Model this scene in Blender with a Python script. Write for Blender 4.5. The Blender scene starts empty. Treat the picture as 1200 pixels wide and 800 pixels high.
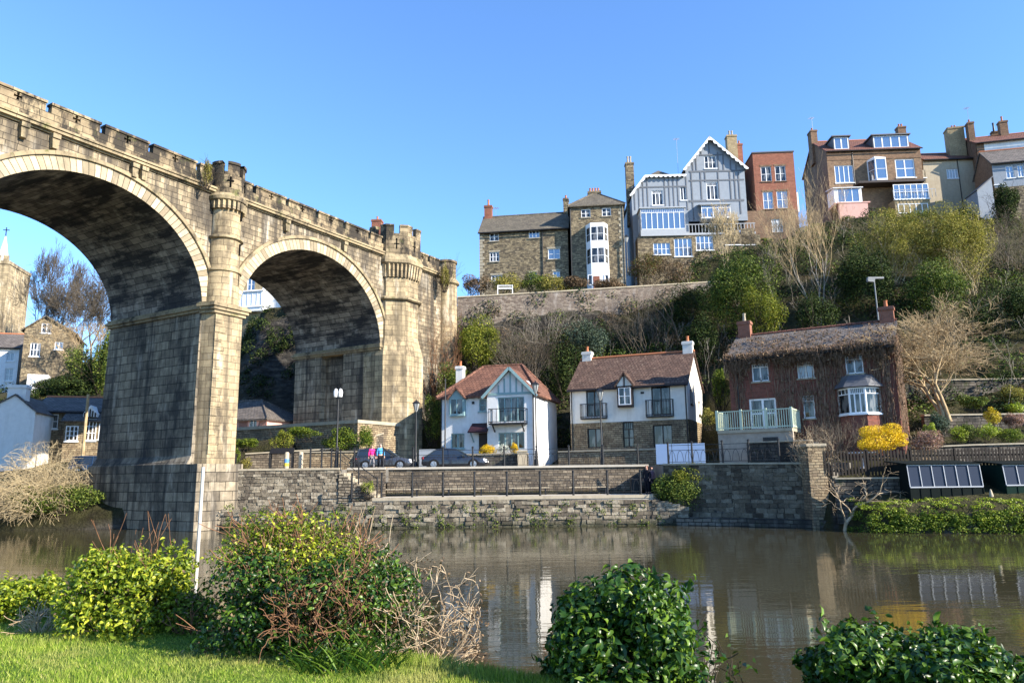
import bpy, bmesh, math, random
import numpy as np
from mathutils import Vector, Matrix
from mathutils.geometry import tessellate_polygon

random.seed(7)
SC = bpy.context.scene
COL = SC.collection
PI = math.pi
# ------------------------------------------------------------------ camera numbers
FPX, CX, CY, EYE = 870.0, 600.0, 400.0, 2.9
TILT, ROLL = math.radians(10.29), math.radians(0.7)

def ray(px, py):
    u = (px - CX) / FPX
    v = -(py - CY) / FPX
    c, s = math.cos(-ROLL), math.sin(-ROLL)
    u, v = c * u - s * v, s * u + c * v
    return Vector((u, math.cos(TILT) - v * math.sin(TILT), math.sin(TILT) + v * math.cos(TILT)))

def atY(px, py, Y):
    d = ray(px, py)
    k = Y / d.y
    return Vector((d.x * k, Y, EYE + d.z * k))

def atZ(px, py, z):
    d = ray(px, py)
    k = (z - EYE) / d.z
    return Vector((d.x * k, d.y * k, z))

# zoom windows used while measuring: (x0, y0, scale)
ZW = dict(s=(540, 200, 5.333), g=(720, 140, 4.704), d=(920, 120, 4.2857), w=(480, 380, 4.445), v=(650, 380, 4.21),
          i=(820, 340, 3.635), r=(940, 440, 4.0), p=(380, 500, 4.2857), q=(640, 500, 3.333), a=(260, 310, 2.58),
          l=(0, 250, 2.162), t=(240, 480, 5.7125), o=(0, 0, 1), k=(780, 180, 2.857), c=(240, 320, 4.0))

def zz(k, x, y):
    a = ZW[k]
    return (a[0] + x / a[2], a[1] + y / a[2])

# ------------------------------------------------------------------ object helpers
def tag(o, label=None, cat=None, group=None, kind=None):
    if label: o['label'] = label
    if cat: o['category'] = cat
    if group: o['group'] = group
    if kind: o['kind'] = kind
    return o

def thing(name, label, cat, loc=(0, 0, 0), rz=0.0, group=None):
    o = bpy.data.objects.new(name, None)
    o.empty_display_size = 0.3
    COL.objects.link(o)
    o.location = loc
    o.rotation_euler = (0, 0, rz)
    return tag(o, label, cat, group)

def copy_tree(o, parent=None):
    c = o.copy()
    COL.objects.link(c)
    c.parent = parent
    for ch in list(o.children):
        copy_tree(ch, c)
    return c

def link_mesh(name, me, parent=None, loc=None, rz=None):
    o = bpy.data.objects.new(name, me)
    COL.objects.link(o)
    if parent is not None: o.parent = parent
    if loc is not None: o.location = loc
    if rz is not None: o.rotation_euler = (0, 0, rz)
    return o

def nrm(p):
    n = Vector((0, 0, 0))
    k = len(p)
    for i in range(k):
        a, b = p[i], p[(i + 1) % k]
        n.x += (a[1] - b[1]) * (a[2] + b[2])
        n.y += (a[2] - b[2]) * (a[0] + b[0])
        n.z += (a[0] - b[0]) * (a[1] + b[1])
    return n.normalized() if n.length > 1e-12 else Vector((0, 0, 1))

class MB:
    """collects faces, builds one mesh with metre UVs"""
    def __init__(s):
        s.v, s.f, s.uv, s.m, s.d = [], [], [], [], {}
    def vi(s, p):
        k = (round(p[0], 4), round(p[1], 4), round(p[2], 4))
        i = s.d.get(k)
        if i is None:
            i = len(s.v)
            s.d[k] = i
            s.v.append(k)
        return i
    def face(s, pts, m=0, uv=None):
        idx = [s.vi(p) for p in pts]
        if len(set(idx)) < 3: return
        if len(set(idx)) != len(idx):
            q, pp = [], []
            for i, p in zip(idx, pts):
                if i not in q:
                    q.append(i); pp.append(p)
            idx, pts, uv = q, pp, None
        s.f.append(idx)
        s.m.append(m)
        if uv is None:
            n = nrm(pts)
            if abs(n.z) > 0.97: t, b = Vector((1, 0, 0)), Vector((0, 1, 0))
            else:
                t = Vector((0, 0, 1)).cross(n).normalized()
                b = n.cross(t)
            uv = [(t.dot(Vector(p)), b.dot(Vector(p))) for p in pts]
        s.uv.append(uv)
    def box(s, x0, x1, y0, y1, z0, z1, m=0, skip=''):
        A = [(x0, y0, z0), (x1, y0, z0), (x1, y1, z0), (x0, y1, z0), (x0, y0, z1), (x1, y0, z1), (x1, y1, z1), (x0, y1, z1)]
        for k, q in (('b', (3, 2, 1, 0)), ('t', (4, 5, 6, 7)), ('f', (0, 1, 5, 4)), ('r', (1, 2, 6, 5)), ('k', (2, 3, 7, 6)), ('l', (3, 0, 4, 7))):
            if k not in skip: s.face([A[i] for i in q], m)
        return s
    def bar(s, p, q, w, h=None, m=0):
        p, q = Vector(p), Vector(q)
        h = h or w
        d = (q - p).normalized()
        up = Vector((0, 0, 1)) if abs(d.z) < 0.9 else Vector((0, 1, 0))
        a = d.cross(up).normalized() * (w / 2)
        b = a.cross(d).normalized() * (h / 2)
        c = [(-1, -1), (1, -1), (1, 1), (-1, 1)]
        P = [p + a * i + b * j for i, j in c]
        Q = [q + a * i + b * j for i, j in c]
        s.face(P[::-1], m); s.face(Q, m)
        for i in range(4):
            j = (i + 1) % 4
            s.face([P[i], P[j], Q[j], Q[i]], m)
        return s
    def tube(s, pts, rad, n=8, m=0, cap=True):
        pts = [Vector(p) for p in pts]
        if not hasattr(rad, '__len__'): rad = [rad] * len(pts)
        rings = []
        a = None
        L = 0
        Ls = []
        for i, p in enumerate(pts):
            d = (pts[min(i + 1, len(pts) - 1)] - pts[max(i - 1, 0)]).normalized()
            if a is None:
                a = d.orthogonal().normalized()
            else:
                a = (a - d * a.dot(d)).normalized()
            b = d.cross(a)
            if i: L += (p - pts[i - 1]).length
            Ls.append(L)
            rings.append([p + (a * math.cos(2 * PI * k / n) + b * math.sin(2 * PI * k / n)) * rad[i] for k in range(n)])
        for i in range(len(pts) - 1):
            c = 2 * PI * max(rad[i], rad[i + 1]) / n
            for k in range(n):
                j = (k + 1) % n
                s.face([rings[i][k], rings[i][j], rings[i + 1][j], rings[i + 1][k]], m, [(c * k, Ls[i]), (c * k + c, Ls[i]), (c * k + c, Ls[i + 1]), (c * k, Ls[i + 1])])
        if cap:
            s.face(rings[0][::-1], m); s.face(rings[-1], m)
        return s
    def lathe(s, cx, cy, prof, n=24, a0=0, a1=2 * PI, m=0, cap=True):
        """profile list of (radius, z) bottom to top"""
        full = abs(a1 - a0 - 2 * PI) < 1e-6
        R0 = max(r for r, z in prof)
        L = 0
        for i in range(len(prof) - 1):
            (r0, z0), (r1, z1) = prof[i], prof[i + 1]
            L1 = L + math.hypot(r1 - r0, z1 - z0)
            for k in range(n):
                t0, t1 = a0 + (a1 - a0) * k / n, a0 + (a1 - a0) * (k + 1) / n
                P = lambda r, t, z: (cx + r * math.cos(t), cy + r * math.sin(t), z)
                s.face([P(r0, t0, z0), P(r0, t1, z0), P(r1, t1, z1), P(r1, t0, z1)], m, [(t0 * R0, L), (t1 * R0, L), (t1 * R0, L1), (t0 * R0, L1)])
            L = L1
        if cap:
            for (r, z), rev in ((prof[0], True), (prof[-1], False)):
                if r < 1e-4: continue
                q = [(cx + r * math.cos(a0 + (a1 - a0) * k / n), cy + r * math.sin(a0 + (a1 - a0) * k / n), z) for k in range(n + (0 if full else 1))]
                s.face(q[::-1] if rev else q, m)
        return s
    def prism(s, poly, y0, y1, m=0, holes=()):
        """(x, z) polygon, counter-clockwise seen from the front (-y), extruded along y; holes through the front only get reveals"""
        s.sheet(poly, y0, m, holes)
        n = len(poly)
        q = [(x, y1, z) for x, z in poly]
        s.tess([q], m, True)
        for i in range(n):
            a, b = poly[i], poly[(i + 1) % n]
            s.face([(b[0], y0, b[1]), (a[0], y0, a[1]), (a[0], y1, a[1]), (b[0], y1, b[1])], m)
        return s
    def tess(s, loops, m=0, flip=False):
        flat = [p for l in loops for p in l]
        for t in tessellate_polygon([[Vector(p) for p in l] for l in loops]):
            q = [flat[i] for i in t]
            n = nrm(q)
            s.face(q, m)
    def sheet(s, poly, y, m=0, holes=(), depth=0.0):
        loops = [[(x, y, z) for x, z in poly]] + [[(x, y, z) for x, z in h] for h in holes]
        flat = [p for l in loops for p in l]
        for t in tessellate_polygon([[Vector((p[0], p[2], 0)) for p in l] for l in loops]):
            q = [flat[i] for i in t]
            if nrm(q).y > 0: q = q[::-1]
            s.face(q, m)
        if depth:
            for h in holes:
                n = len(h)
                for i in range(n):
                    a, b = h[i], h[(i + 1) % n]
                    s.face([(a[0], y, a[1]), (b[0], y, b[1]), (b[0], y + depth, b[1]), (a[0], y + depth, a[1])], m)
        return s
    def prism_z(s, poly, z0, z1, m=0):
        n = len(poly)
        loops = [Vector((x, y, 0)) for x, y in poly]
        for t in tessellate_polygon([loops]):
            q = [(poly[i][0], poly[i][1], z1) for i in t]
            if nrm(q).z < 0: q = q[::-1]
            s.face(q, m)
            s.face([(p[0], p[1], z0) for p in q[::-1]], m)
        ar = sum(poly[i][0] * poly[(i + 1) % n][1] - poly[(i + 1) % n][0] * poly[i][1] for i in range(n))
        pl = poly if ar > 0 else poly[::-1]
        for i in range(n):
            a, b = pl[i], pl[(i + 1) % n]
            s.face([(a[0], a[1], z0), (b[0], b[1], z0), (b[0], b[1], z1), (a[0], a[1], z1)], m)
        return s
    def slab(s, pts, t, m=0):
        """thick roof slab below a 3D polygon seen from above"""
        pts = [Vector(p) for p in pts]
        n = nrm(pts)
        if n.z < 0:
            pts = pts[::-1]
            n = -n
        q = [p - n * t for p in pts]
        s.face(pts, m); s.face(q[::-1], m)
        for i in range(len(pts)):
            j = (i + 1) % len(pts)
            s.face([q[i], q[j], pts[j], pts[i]], m)
        return s
    def build(s, name, mats, parent=None, smooth=False, loc=None, rz=None, angle=0.6):
        me = bpy.data.meshes.new(name)
        me.from_pydata(s.v, [], s.f)
        ul = me.uv_layers.new(name='UVMap')
        flat = np.array([c for q in s.uv for p in q for c in p], dtype=np.float32)
        ul.data.foreach_set('uv', flat)
        mats = mats if isinstance(mats, (list, tuple)) else [mats]
        for m in mats: me.materials.append(m)
        if len(mats) > 1: me.polygons.foreach_set('material_index', s.m)
        if smooth:
            me.polygons.foreach_set('use_smooth', [True] * len(s.f))
            try: me.set_sharp_from_angle(angle=angle)
            except Exception: pass
        me.update()
        return link_mesh(name, me, parent, loc, rz)

def np_mesh(name, V, Fq, mat, parent=None, loc=None, smooth=False, rz=None):
    """numpy quads/tris -> mesh (uniform face size)"""
    me = bpy.data.meshes.new(name)
    k = Fq.shape[1]
    me.vertices.add(len(V)); me.vertices.foreach_set('co', V.astype(np.float32).ravel())
    me.loops.add(Fq.size); me.loops.foreach_set('vertex_index', Fq.astype(np.int32).ravel())
    me.polygons.add(len(Fq))
    me.polygons.foreach_set('loop_start', np.arange(0, Fq.size, k, dtype=np.int32))
    try: me.polygons.foreach_set('loop_total', np.full(len(Fq), k, dtype=np.int32))
    except Exception: pass
    if smooth: me.polygons.foreach_set('use_smooth', np.ones(len(Fq), dtype=bool))
    me.materials.append(mat)
    me.update(calc_edges=True)
    return link_mesh(name, me, parent, loc, rz)

# ------------------------------------------------------------------ material helpers
class MT:
    def __init__(s, name):
        s.m = bpy.data.materials.new(name)
        s.m.use_nodes = True
        s.nt = s.m.node_tree
        s.b = next(n for n in s.nt.nodes if n.type == 'BSDF_PRINCIPLED')
        s.out = next(n for n in s.nt.nodes if n.type == 'OUTPUT_MATERIAL')
    def n(s, typ, ins=None, **at):
        nd = s.nt.nodes.new('ShaderNode' + typ)
        for k, v in at.items(): setattr(nd, k, v)
        for k, v in (ins or {}).items(): s.set(nd.inputs[k], v)
        return nd
    def set(s, sock, v):
        if isinstance(v, bpy.types.NodeSocket): s.nt.links.new(v, sock)
        elif isinstance(v, bpy.types.Node): s.nt.links.new(v.outputs[0], sock)
        else:
            if sock.type == 'RGBA' and len(v) == 3: v = (*v, 1)
            sock.default_value = v
    def ramp(s, fac, stops, interp='LINEAR'):
        r = s.n('ValToRGB')
        r.color_ramp.interpolation = interp
        e = r.color_ramp.elements
        while len(e) < len(stops): e.new(0.5)
        for i, (p, c) in enumerate(stops):
            e[i].position = p
            e[i].color = (*c, 1) if hasattr(c, '__len__') else (c, c, c, 1)
        s.set(r.inputs[0], fac)
        return r.outputs[0]
    def mix(s, f, a, b, blend='MIX'):
        m = s.n('Mix', data_type='RGBA', blend_type=blend)
        m.clamp_factor = True
        s.set(m.inputs[0], f); s.set(m.inputs[6], a); s.set(m.inputs[7], b)
        return m.outputs[2]
    def math(s, op, a, b=0.0):
        m = s.n('Math', operation=op)
        s.set(m.inputs[0], a); s.set(m.inputs[1], b)
        return m.outputs[0]
    def noise(s, vec, scale, detail=4, rough=0.55):
        n = s.n('TexNoise', {'Scale': scale, 'Detail': detail, 'Roughness': rough})
        if vec is not None: s.set(n.inputs['Vector'], vec)
        return n.outputs[0]
    def uv(s): return s.n('TexCoord').outputs['UV']
    def obj(s): return s.n('TexCoord').outputs['Object']
    def pos(s): return s.n('NewGeometry').outputs['Position']
    def scl(s, vec, v):
        m = s.n('Mapping'); s.set(m.inputs['Vector'], vec); m.inputs['Scale'].default_value = v
        return m.outputs[0]
    def bump(s, h, strength=0.5, dist=0.02):
        b = s.n('Bump', {'Height': h, 'Strength': strength, 'Distance': dist})
        s.set(s.b.inputs['Normal'], b.outputs[0])
    def fin(s, color=None, rough=0.85, spec=0.3, metal=0.0):
        if color is not None: s.set(s.b.inputs['Base Color'], color)
        s.set(s.b.inputs['Roughness'], rough)
        s.b.inputs['Specular IOR Level'].default_value = spec
        s.b.inputs['Metallic'].default_value = metal
        return s.m

def masonry(name, c1, c2, mortar, bw, bh, ms=0.012, dark=(0.03, 0.027, 0.022), d0=0.5, d1=0.7, dscale=0.35, bump=0.6, streak=0.0, moss=None, light=None, var=0.35, warp=0.05, along=None, top=None):
    t = MT(name)
    uv, pos = t.uv(), t.pos()
    wn = t.n('TexNoise', {'Vector': uv, 'Scale': 1.3, 'Detail': 2})
    w = t.n('VectorMath', {0: wn.outputs['Color'], 1: (0.5, 0.5, 0.5)}, operation='SUBTRACT')
    w2 = t.n('VectorMath', {0: w.outputs[0], 'Scale': warp}, operation='SCALE')
    w3 = t.n('VectorMath', {0: uv, 1: w2.outputs[0]}, operation='ADD')
    br = t.n('TexBrick', {'Vector': w3.outputs[0], 'Color1': c1, 'Color2': c2, 'Mortar': mortar, 'Scale': 1.0, 'Mortar Size': ms, 'Mortar Smooth': 0.3, 'Bias': 0.0, 'Brick Width': bw, 'Row Height': bh}, offset=0.45, squash=0.75, squash_frequency=3)
    n1 = t.noise(pos, 2.2, 5, 0.65)
    col = t.mix(var, br.outputs[0], t.ramp(n1, [(0.3, 0.25), (0.7, 1.0)]), 'MULTIPLY')
    if light:
        nl = t.noise(t.scl(pos, (1.2, 1.2, 0.35)), 0.9, 4, 0.6)
        col = t.mix(t.ramp(nl, [(0.56, 0.0), (0.68, 0.75)]), col, light)
    nd = t.noise(t.scl(uv, along) if along else t.scl(pos, (1, 1, 0.5)), 1.0 if along else dscale, 6, 0.68)
    f = t.ramp(nd, [(d0, 0.0), (d1, 0.9)])
    col = t.mix(f, col, dark)
    if streak:
        ns = t.noise(t.scl(pos, (1.4, 1.4, 0.06)), 1.6, 4, 0.6)
        col = t.mix(t.math('MULTIPLY', t.ramp(ns, [(0.5, 0.0), (0.64, 1.0)]), streak), col, dark)
    if top:
        zt = t.n('SeparateXYZ', {0: pos}).outputs[2]
        hz = t.n('MapRange', {0: zt, 1: top[0], 2: top[1], 3: 0.0, 4: 1.0}).outputs[0]
        nt_ = t.noise(t.scl(pos, (1.8, 1.8, 0.12)), 1.3, 5, 0.65)
        col = t.mix(t.math('MULTIPLY', hz, t.ramp(nt_, [(0.40, 0.0), (0.58, 0.85)])), col, dark)
    if moss:
        nm = t.noise(pos, 1.1, 5, 0.7)
        col = t.mix(t.ramp(nm, [(0.57, 0.0), (0.68, 0.8)]), col, moss)
    nb = t.noise(pos, 14, 4, 0.6)
    h = t.math('ADD', t.math('MULTIPLY', br.outputs[1], -1.0), t.math('MULTIPLY', nb, 0.5))
    t.bump(h, bump, 0.04)
    return t.fin(col, 0.9, 0.2)

def rubble(name, cols, mortar, sx=0.45, sy=0.25, bump=0.9, dark=None, moss=None, edge=0.06):
    t = MT(name)
    uv, pos = t.uv(), t.pos()
    wn = t.n('TexNoise', {'Vector': uv, 'Scale': 2.0, 'Detail': 2})
    w2 = t.n('VectorMath', {0: wn.outputs['Color'], 'Scale': 0.16}, operation='SCALE')
    w3 = t.n('VectorMath', {0: uv, 1: w2.outputs[0]}, operation='ADD')
    mp = t.scl(w3.outputs[0], (1 / sx, 1 / sy, 1))
    v = t.n('TexVoronoi', {'Vector': mp, 'Scale': 1.0, 'Randomness': 0.8}, voronoi_dimensions='2D')
    ve = t.n('TexVoronoi', {'Vector': mp, 'Scale': 1.0, 'Randomness': 0.8}, voronoi_dimensions='2D', feature='DISTANCE_TO_EDGE')
    sep = t.n('SeparateColor', {0: v.outputs['Color']})
    k = len(cols)
    col = t.ramp(sep.outputs[0], [(i / (k - 1), c) for i, c in enumerate(cols)])
    n1 = t.noise(pos, 4, 5, 0.65)
    col = t.mix(0.5, col, t.ramp(n1, [(0.3, 0.2), (0.7, 1.0)]), 'MULTIPLY')
    e = t.ramp(ve.outputs[0], [(0.0, 1.0), (edge, 0.9), (edge * 2.2, 0.0)])
    col = t.mix(e, col, mortar)
    if dark:
        nd = t.noise(pos, 0.5, 5, 0.7)
        col = t.mix(t.ramp(nd, [(0.48, 0.0), (0.66, 0.85)]), col, dark)
    if moss:
        nm = t.noise(pos, 0.9, 5, 0.7)
        col = t.mix(t.ramp(nm, [(0.52, 0.0), (0.64, 0.85)]), col, moss)
    h = t.math('ADD', t.ramp(ve.outputs[0], [(0.0, 0.0), (0.25, 1.0)]), t.math('MULTIPLY', t.noise(pos, 12, 4), 0.5))
    t.bump(h, bump, 0.06)
    return t.fin(col, 0.92, 0.15)

def plain(name, c, rough=0.6, spec=0.4, metal=0.0, var=0.25, scale=3.0, dirt=None):
    t = MT(name)
    n = t.noise(t.obj(), scale, 5, 0.6)
    col = t.mix(var, c, t.ramp(n, [(0.3, 0.45), (0.7, 1.0)]), 'MULTIPLY')
    if dirt:
        nd = t.noise(t.scl(t.obj(), (1.5, 1.5, 0.25)), 1.2, 5, 0.65)
        col = t.mix(t.ramp(nd, [(0.5, 0.0), (0.75, 0.6)]), col, dirt)
    t.bump(t.noise(t.obj(), 25, 3), 0.15, 0.01)
    return t.fin(col, rough, spec, metal)

def tiles(name, cols, tw, th, bump=0.8, lichen=None):
    t = MT(name)
    uv, pos = t.uv(), t.pos()
    br = t.n('TexBrick', {'Vector': uv, 'Color1': cols[0], 'Color2': cols[1], 'Mortar': cols[2], 'Scale': 1.0, 'Mortar Size': 0.02, 'Mortar Smooth': 0.5, 'Brick Width': tw, 'Row Height': th}, offset=0.5)
    n1 = t.noise(pos, 1.6, 5, 0.65)
    col = t.mix(0.55, br.outputs[0], t.ramp(n1, [(0.32, 0.3), (0.68, 1.0)]), 'MULTIPLY')
    if lichen:
        nm = t.noise(pos, 3.5, 5, 0.75)
        col = t.mix(t.ramp(nm, [(0.56, 0.0), (0.66, 0.7)]), col, lichen)
    sp = t.n('SeparateXYZ', {0: uv})
    row = t.math('FRACT', t.math('DIVIDE', sp.outputs[1], th))
    h = t.math('SUBTRACT', t.math('MULTIPLY', row, -0.8), br.outputs[1])
    t.bump(h, bump, 0.05)
    return t.fin(col, 0.85, 0.25)

def leafmat(name, c0, c1, c2, rough=0.45, trans=0.25, spec=0.35):
    t = MT(name)
    g = t.n('NewGeometry')
    col = t.ramp(g.outputs['Random Per Island'], [(0.0, c0), (0.45, c1), (0.85, c2), (1.0, tuple(min(1, x * 1.35) for x in c2))])
    t.fin(col, rough, spec)
    if trans:
        tr = t.n('BsdfTranslucent', {'Color': t.mix(0.5, col, (0.6, 0.8, 0.1), 'OVERLAY')})
        mx = t.n('MixShader', {0: trans, 1: t.b.outputs[0], 2: tr.outputs[0]})
        t.nt.links.new(mx.outputs[0], t.out.inputs[0])
    return t.m

def barkmat(name, c0, c1, rough=0.9):
    t = MT(name)
    n = t.noise(t.scl(t.pos(), (3, 3, 0.8)), 3.0, 4, 0.6)
    return t.fin(t.ramp(n, [(0.35, c0), (0.65, c1)]), rough, 0.15)
# ------------------------------------------------------------------ materials
M = {}
M['via'] = masonry('viaduct_sandstone', (0.54, 0.435, 0.28), (0.25, 0.197, 0.125), (0.085, 0.068, 0.048), 0.72, 0.34, 0.018, dark=(0.055, 0.047, 0.038), d0=0.43, d1=0.63, dscale=0.5, light=(0.62, 0.56, 0.45), streak=0.75, var=0.65, bump=0.9, warp=0.09, top=(18.2, 20.9))
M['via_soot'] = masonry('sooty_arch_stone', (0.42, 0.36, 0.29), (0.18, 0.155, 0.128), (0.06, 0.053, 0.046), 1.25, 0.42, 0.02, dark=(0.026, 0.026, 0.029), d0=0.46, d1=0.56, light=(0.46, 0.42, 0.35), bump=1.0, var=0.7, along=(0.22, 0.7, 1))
M['via_pier'] = masonry('weathered_pier_stone', (0.42, 0.35, 0.245), (0.19, 0.158, 0.115), (0.05, 0.043, 0.034), 1.2, 0.56, 0.02, dark=(0.034, 0.032, 0.03), d0=0.47, d1=0.64, dscale=0.4, light=(0.46, 0.40, 0.31), bump=1.0, streak=0.7, var=0.65)
M['via_ring'] = masonry('dressed_arch_stone', (0.56, 0.465, 0.31), (0.27, 0.22, 0.145), (0.09, 0.075, 0.05), 0.42, 3.0, 0.02, dark=(0.09, 0.075, 0.055), d0=0.55, d1=0.75, dscale=0.8, var=0.35)
M['via_band'] = masonry('moulded_band_stone', (0.40, 0.32, 0.19), (0.28, 0.22, 0.135), (0.10, 0.08, 0.05), 1.4, 2.0, 0.01, dark=(0.035, 0.03, 0.025), d0=0.5, d1=0.66, dscale=0.9, moss=(0.07, 0.085, 0.02))
M['via_cap'] = masonry('blackened_parapet_stone', (0.42, 0.33, 0.20), (0.21, 0.16, 0.10), (0.06, 0.048, 0.035), 1.0, 0.36, 0.016, dark=(0.022, 0.02, 0.018), d0=0.45, d1=0.55, dscale=1.1, moss=(0.08, 0.09, 0.025), var=0.6)
M['via_col'] = masonry('turret_ashlar', (0.53, 0.415, 0.245), (0.33, 0.26, 0.16), (0.12, 0.095, 0.065), 0.95, 0.42, 0.014, dark=(0.055, 0.045, 0.034), d0=0.5, d1=0.68, dscale=0.75, streak=0.55, var=0.5, light=(0.62, 0.53, 0.38))
M['black'] = plain('black_void', (0.006, 0.006, 0.006), 0.95, 0.05, var=0)
M['river_wall'] = masonry('river_wall_rubble', (0.40, 0.335, 0.24), (0.15, 0.125, 0.095), (0.05, 0.043, 0.034), 0.36, 0.17, 0.026, dark=(0.03, 0.029, 0.025), d0=0.46, d1=0.68, warp=0.22, var=0.7, bump=1.0, moss=(0.05, 0.06, 0.02), streak=.3)
def blockstone(name, k):
    t = MT(name)
    g = t.n('NewGeometry')
    col = t.ramp(g.outputs['Random Per Island'], [(p_, tuple(k * c_ for c_ in q_)) for p_, q_ in ((0.0, (0.12, 0.10, 0.078)), (0.35, (0.24, 0.20, 0.145)), (0.7, (0.36, 0.305, 0.22)), (1.0, (0.46, 0.40, 0.30)))])
    p = t.pos()
    col = t.mix(0.75, col, t.ramp(t.noise(p, 5, 5, 0.7), [(0.3, 0.25), (0.7, 1.0)]), 'MULTIPLY')
    sp = t.n('SeparateXYZ', {0: p})
    wet = t.math('ADD', sp.outputs[2], t.math('MULTIPLY', t.noise(p, 1.5, 4), 0.9))
    col = t.mix(t.ramp(wet, [(0.45, 0.85), (0.95, 0.0)]), col, (0.035, 0.04, 0.02))
    col = t.mix(t.ramp(t.noise(p, 0.7, 5, 0.7), [(0.5, 0.0), (0.66, 0.7)]), col, (0.06, 0.052, 0.042))
    t.bump(t.noise(p, 10, 5, 0.65), 0.8, 0.05)
    return t.fin(col, 0.95, 0.1)
M['rough_stone'] = blockstone('rough_wall_block', 1.0)
M['damp_shaded_stone'] = blockstone('damp_shaded_wall_block', 0.6)  # damp quay blocks; darker copy with the wall's shade put into the colour
M['old_wall'] = masonry('old_garden_wall', (0.30, 0.245, 0.175), (0.13, 0.105, 0.078), (0.06, 0.05, 0.04), 0.42, 0.17, 0.02, dark=(0.04, 0.035, 0.03), d0=0.48, d1=0.7, warp=0.1, var=0.6, bump=0.9)
M['tan_wall'] = masonry('warm_stone_wall', (0.46, 0.36, 0.22), (0.25, 0.18, 0.11), (0.10, 0.08, 0.055), 0.40, 0.15, 0.018, dark=(0.08, 0.065, 0.05), d0=0.52, d1=0.75, warp=0.1, var=0.6, bump=0.9)
M['dark_wall'] = masonry('damp_dark_wall', (0.25, 0.215, 0.17), (0.10, 0.088, 0.07), (0.04, 0.035, 0.03), 0.5, 0.2, 0.022, dark=(0.025, 0.024, 0.022), d0=0.46, d1=0.66, warp=0.14, var=0.65, bump=1.0, streak=.4, moss=(0.04,0.05,0.018), light=(0.30, 0.27, 0.23))
M['brickish'] = masonry('patched_retaining_wall', (0.36, 0.30, 0.235), (0.16, 0.12, 0.095), (0.13, 0.11, 0.09), 0.38, 0.14, 0.018, dark=(0.14, 0.115, 0.10), d0=0.45, d1=0.68, warp=0.1, var=0.5, bump=0.8, light=(0.40, 0.37, 0.34), streak=.35)
M['hill_stone'] = masonry('coursed_house_stone', (0.44, 0.35, 0.21), (0.13, 0.105, 0.075), (0.11, 0.09, 0.065), 0.34, 0.15, 0.016, dark=(0.07, 0.06, 0.048), d0=0.56, d1=0.8, warp=0.1, var=0.7, bump=0.9)
M['brick_red'] = masonry('red_brick', (0.36, 0.13, 0.075), (0.25, 0.085, 0.05), (0.24, 0.17, 0.13), 0.23, 0.077, 0.012, dark=(0.10, 0.05, 0.035), d0=0.58, d1=0.8, bump=0.4, warp=0.0)
M['brick_dark'] = masonry('dark_red_brick', (0.28, 0.088, 0.058), (0.16, 0.052, 0.036), (0.15, 0.10, 0.08), 0.23, 0.077, 0.012, dark=(0.06, 0.03, 0.024), d0=0.52, d1=0.78, bump=0.4, warp=0.0)
M['brick_brown'] = masonry('brown_brick', (0.28, 0.17, 0.10), (0.18, 0.105, 0.065), (0.18, 0.14, 0.10), 0.3, 0.1, 0.014, dark=(0.07, 0.045, 0.035), d0=0.52, d1=0.75, bump=0.4, warp=0.0)
M['brick_mid'] = masonry('mixed_brown_brick', (0.34, 0.22, 0.13), (0.20, 0.125, 0.08), (0.2, 0.155, 0.11), 0.3, 0.1, 0.014, dark=(0.10, 0.07, 0.05), d0=0.52, d1=0.75, bump=0.4, warp=0.0, var=.5)
M['brick_tan'] = masonry('buff_stone_blocks', (0.42, 0.33, 0.19), (0.33, 0.25, 0.145), (0.2, 0.16, 0.1), 0.4, 0.15, 0.014, dark=(0.15, 0.115, 0.075), d0=0.55, d1=0.8, bump=0.4)
M['white'] = plain('white_render', (0.78, 0.77, 0.74), 0.85, 0.2, var=0.22, dirt=(0.50, 0.48, 0.43))
M['cream'] = plain('cream_render', (0.76, 0.73, 0.65), 0.85, 0.2, var=0.22, dirt=(0.48, 0.45, 0.38))
M['grey_render'] = plain('stained_grey_render', (0.40, 0.34, 0.27), 0.9, 0.15, var=0.5, dirt=(0.17, 0.14, 0.11))
M['tan_render'] = plain('buff_render', (0.42, 0.36, 0.26), 0.9, 0.15, var=0.3, dirt=(0.28, 0.23, 0.16))
M['paint'] = plain('white_gloss_paint', (0.80, 0.80, 0.79), 0.4, 0.4, var=0.06)
M['grey_paint'] = plain('grey_timber_paint', (0.36, 0.38, 0.40), 0.6, 0.3, var=0.15)
M['pale_grey'] = plain('pale_grey_panel', (0.27, 0.30, 0.335), 0.8, 0.15, var=0.25)
M['mid_grey'] = plain('dark_grey_stud', (0.13, 0.14, 0.155), 0.7, 0.25, var=0.15)
M['teal'] = plain('teal_paint', (0.25, 0.38, 0.38), 0.5, 0.35, var=0.12)
M['sage'] = plain('sage_railing_paint', (0.50, 0.56, 0.42), 0.5, 0.3, var=0.12)
M['darkwood'] = plain('dark_stained_timber', (0.03, 0.017, 0.012), 0.5, 0.35, var=0.3)
M['maroon'] = plain('maroon_lead_roof', (0.035, 0.014, 0.02), 0.5, 0.3)
M['metal'] = plain('black_railing_paint', (0.012, 0.012, 0.013), 0.45, 0.4, var=0.1)
M['greymetal'] = plain('grey_galvanised_metal', (0.42, 0.43, 0.44), 0.45, 0.4, 0.5, var=0.15)
M['post_grey'] = plain('dull_grey_lamp_paint', (0.24, 0.25, 0.25), 0.7, 0.2)
M['lead'] = plain('lead_sheet', (0.10, 0.105, 0.115), 0.55, 0.35, var=0.3)
M['pot'] = plain('terracotta', (0.42, 0.16, 0.075), 0.8, 0.2)
M['shed'] = plain('dark_shed_boards', (0.008, 0.012, 0.011), 0.9, 0.08, var=0.4)
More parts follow.
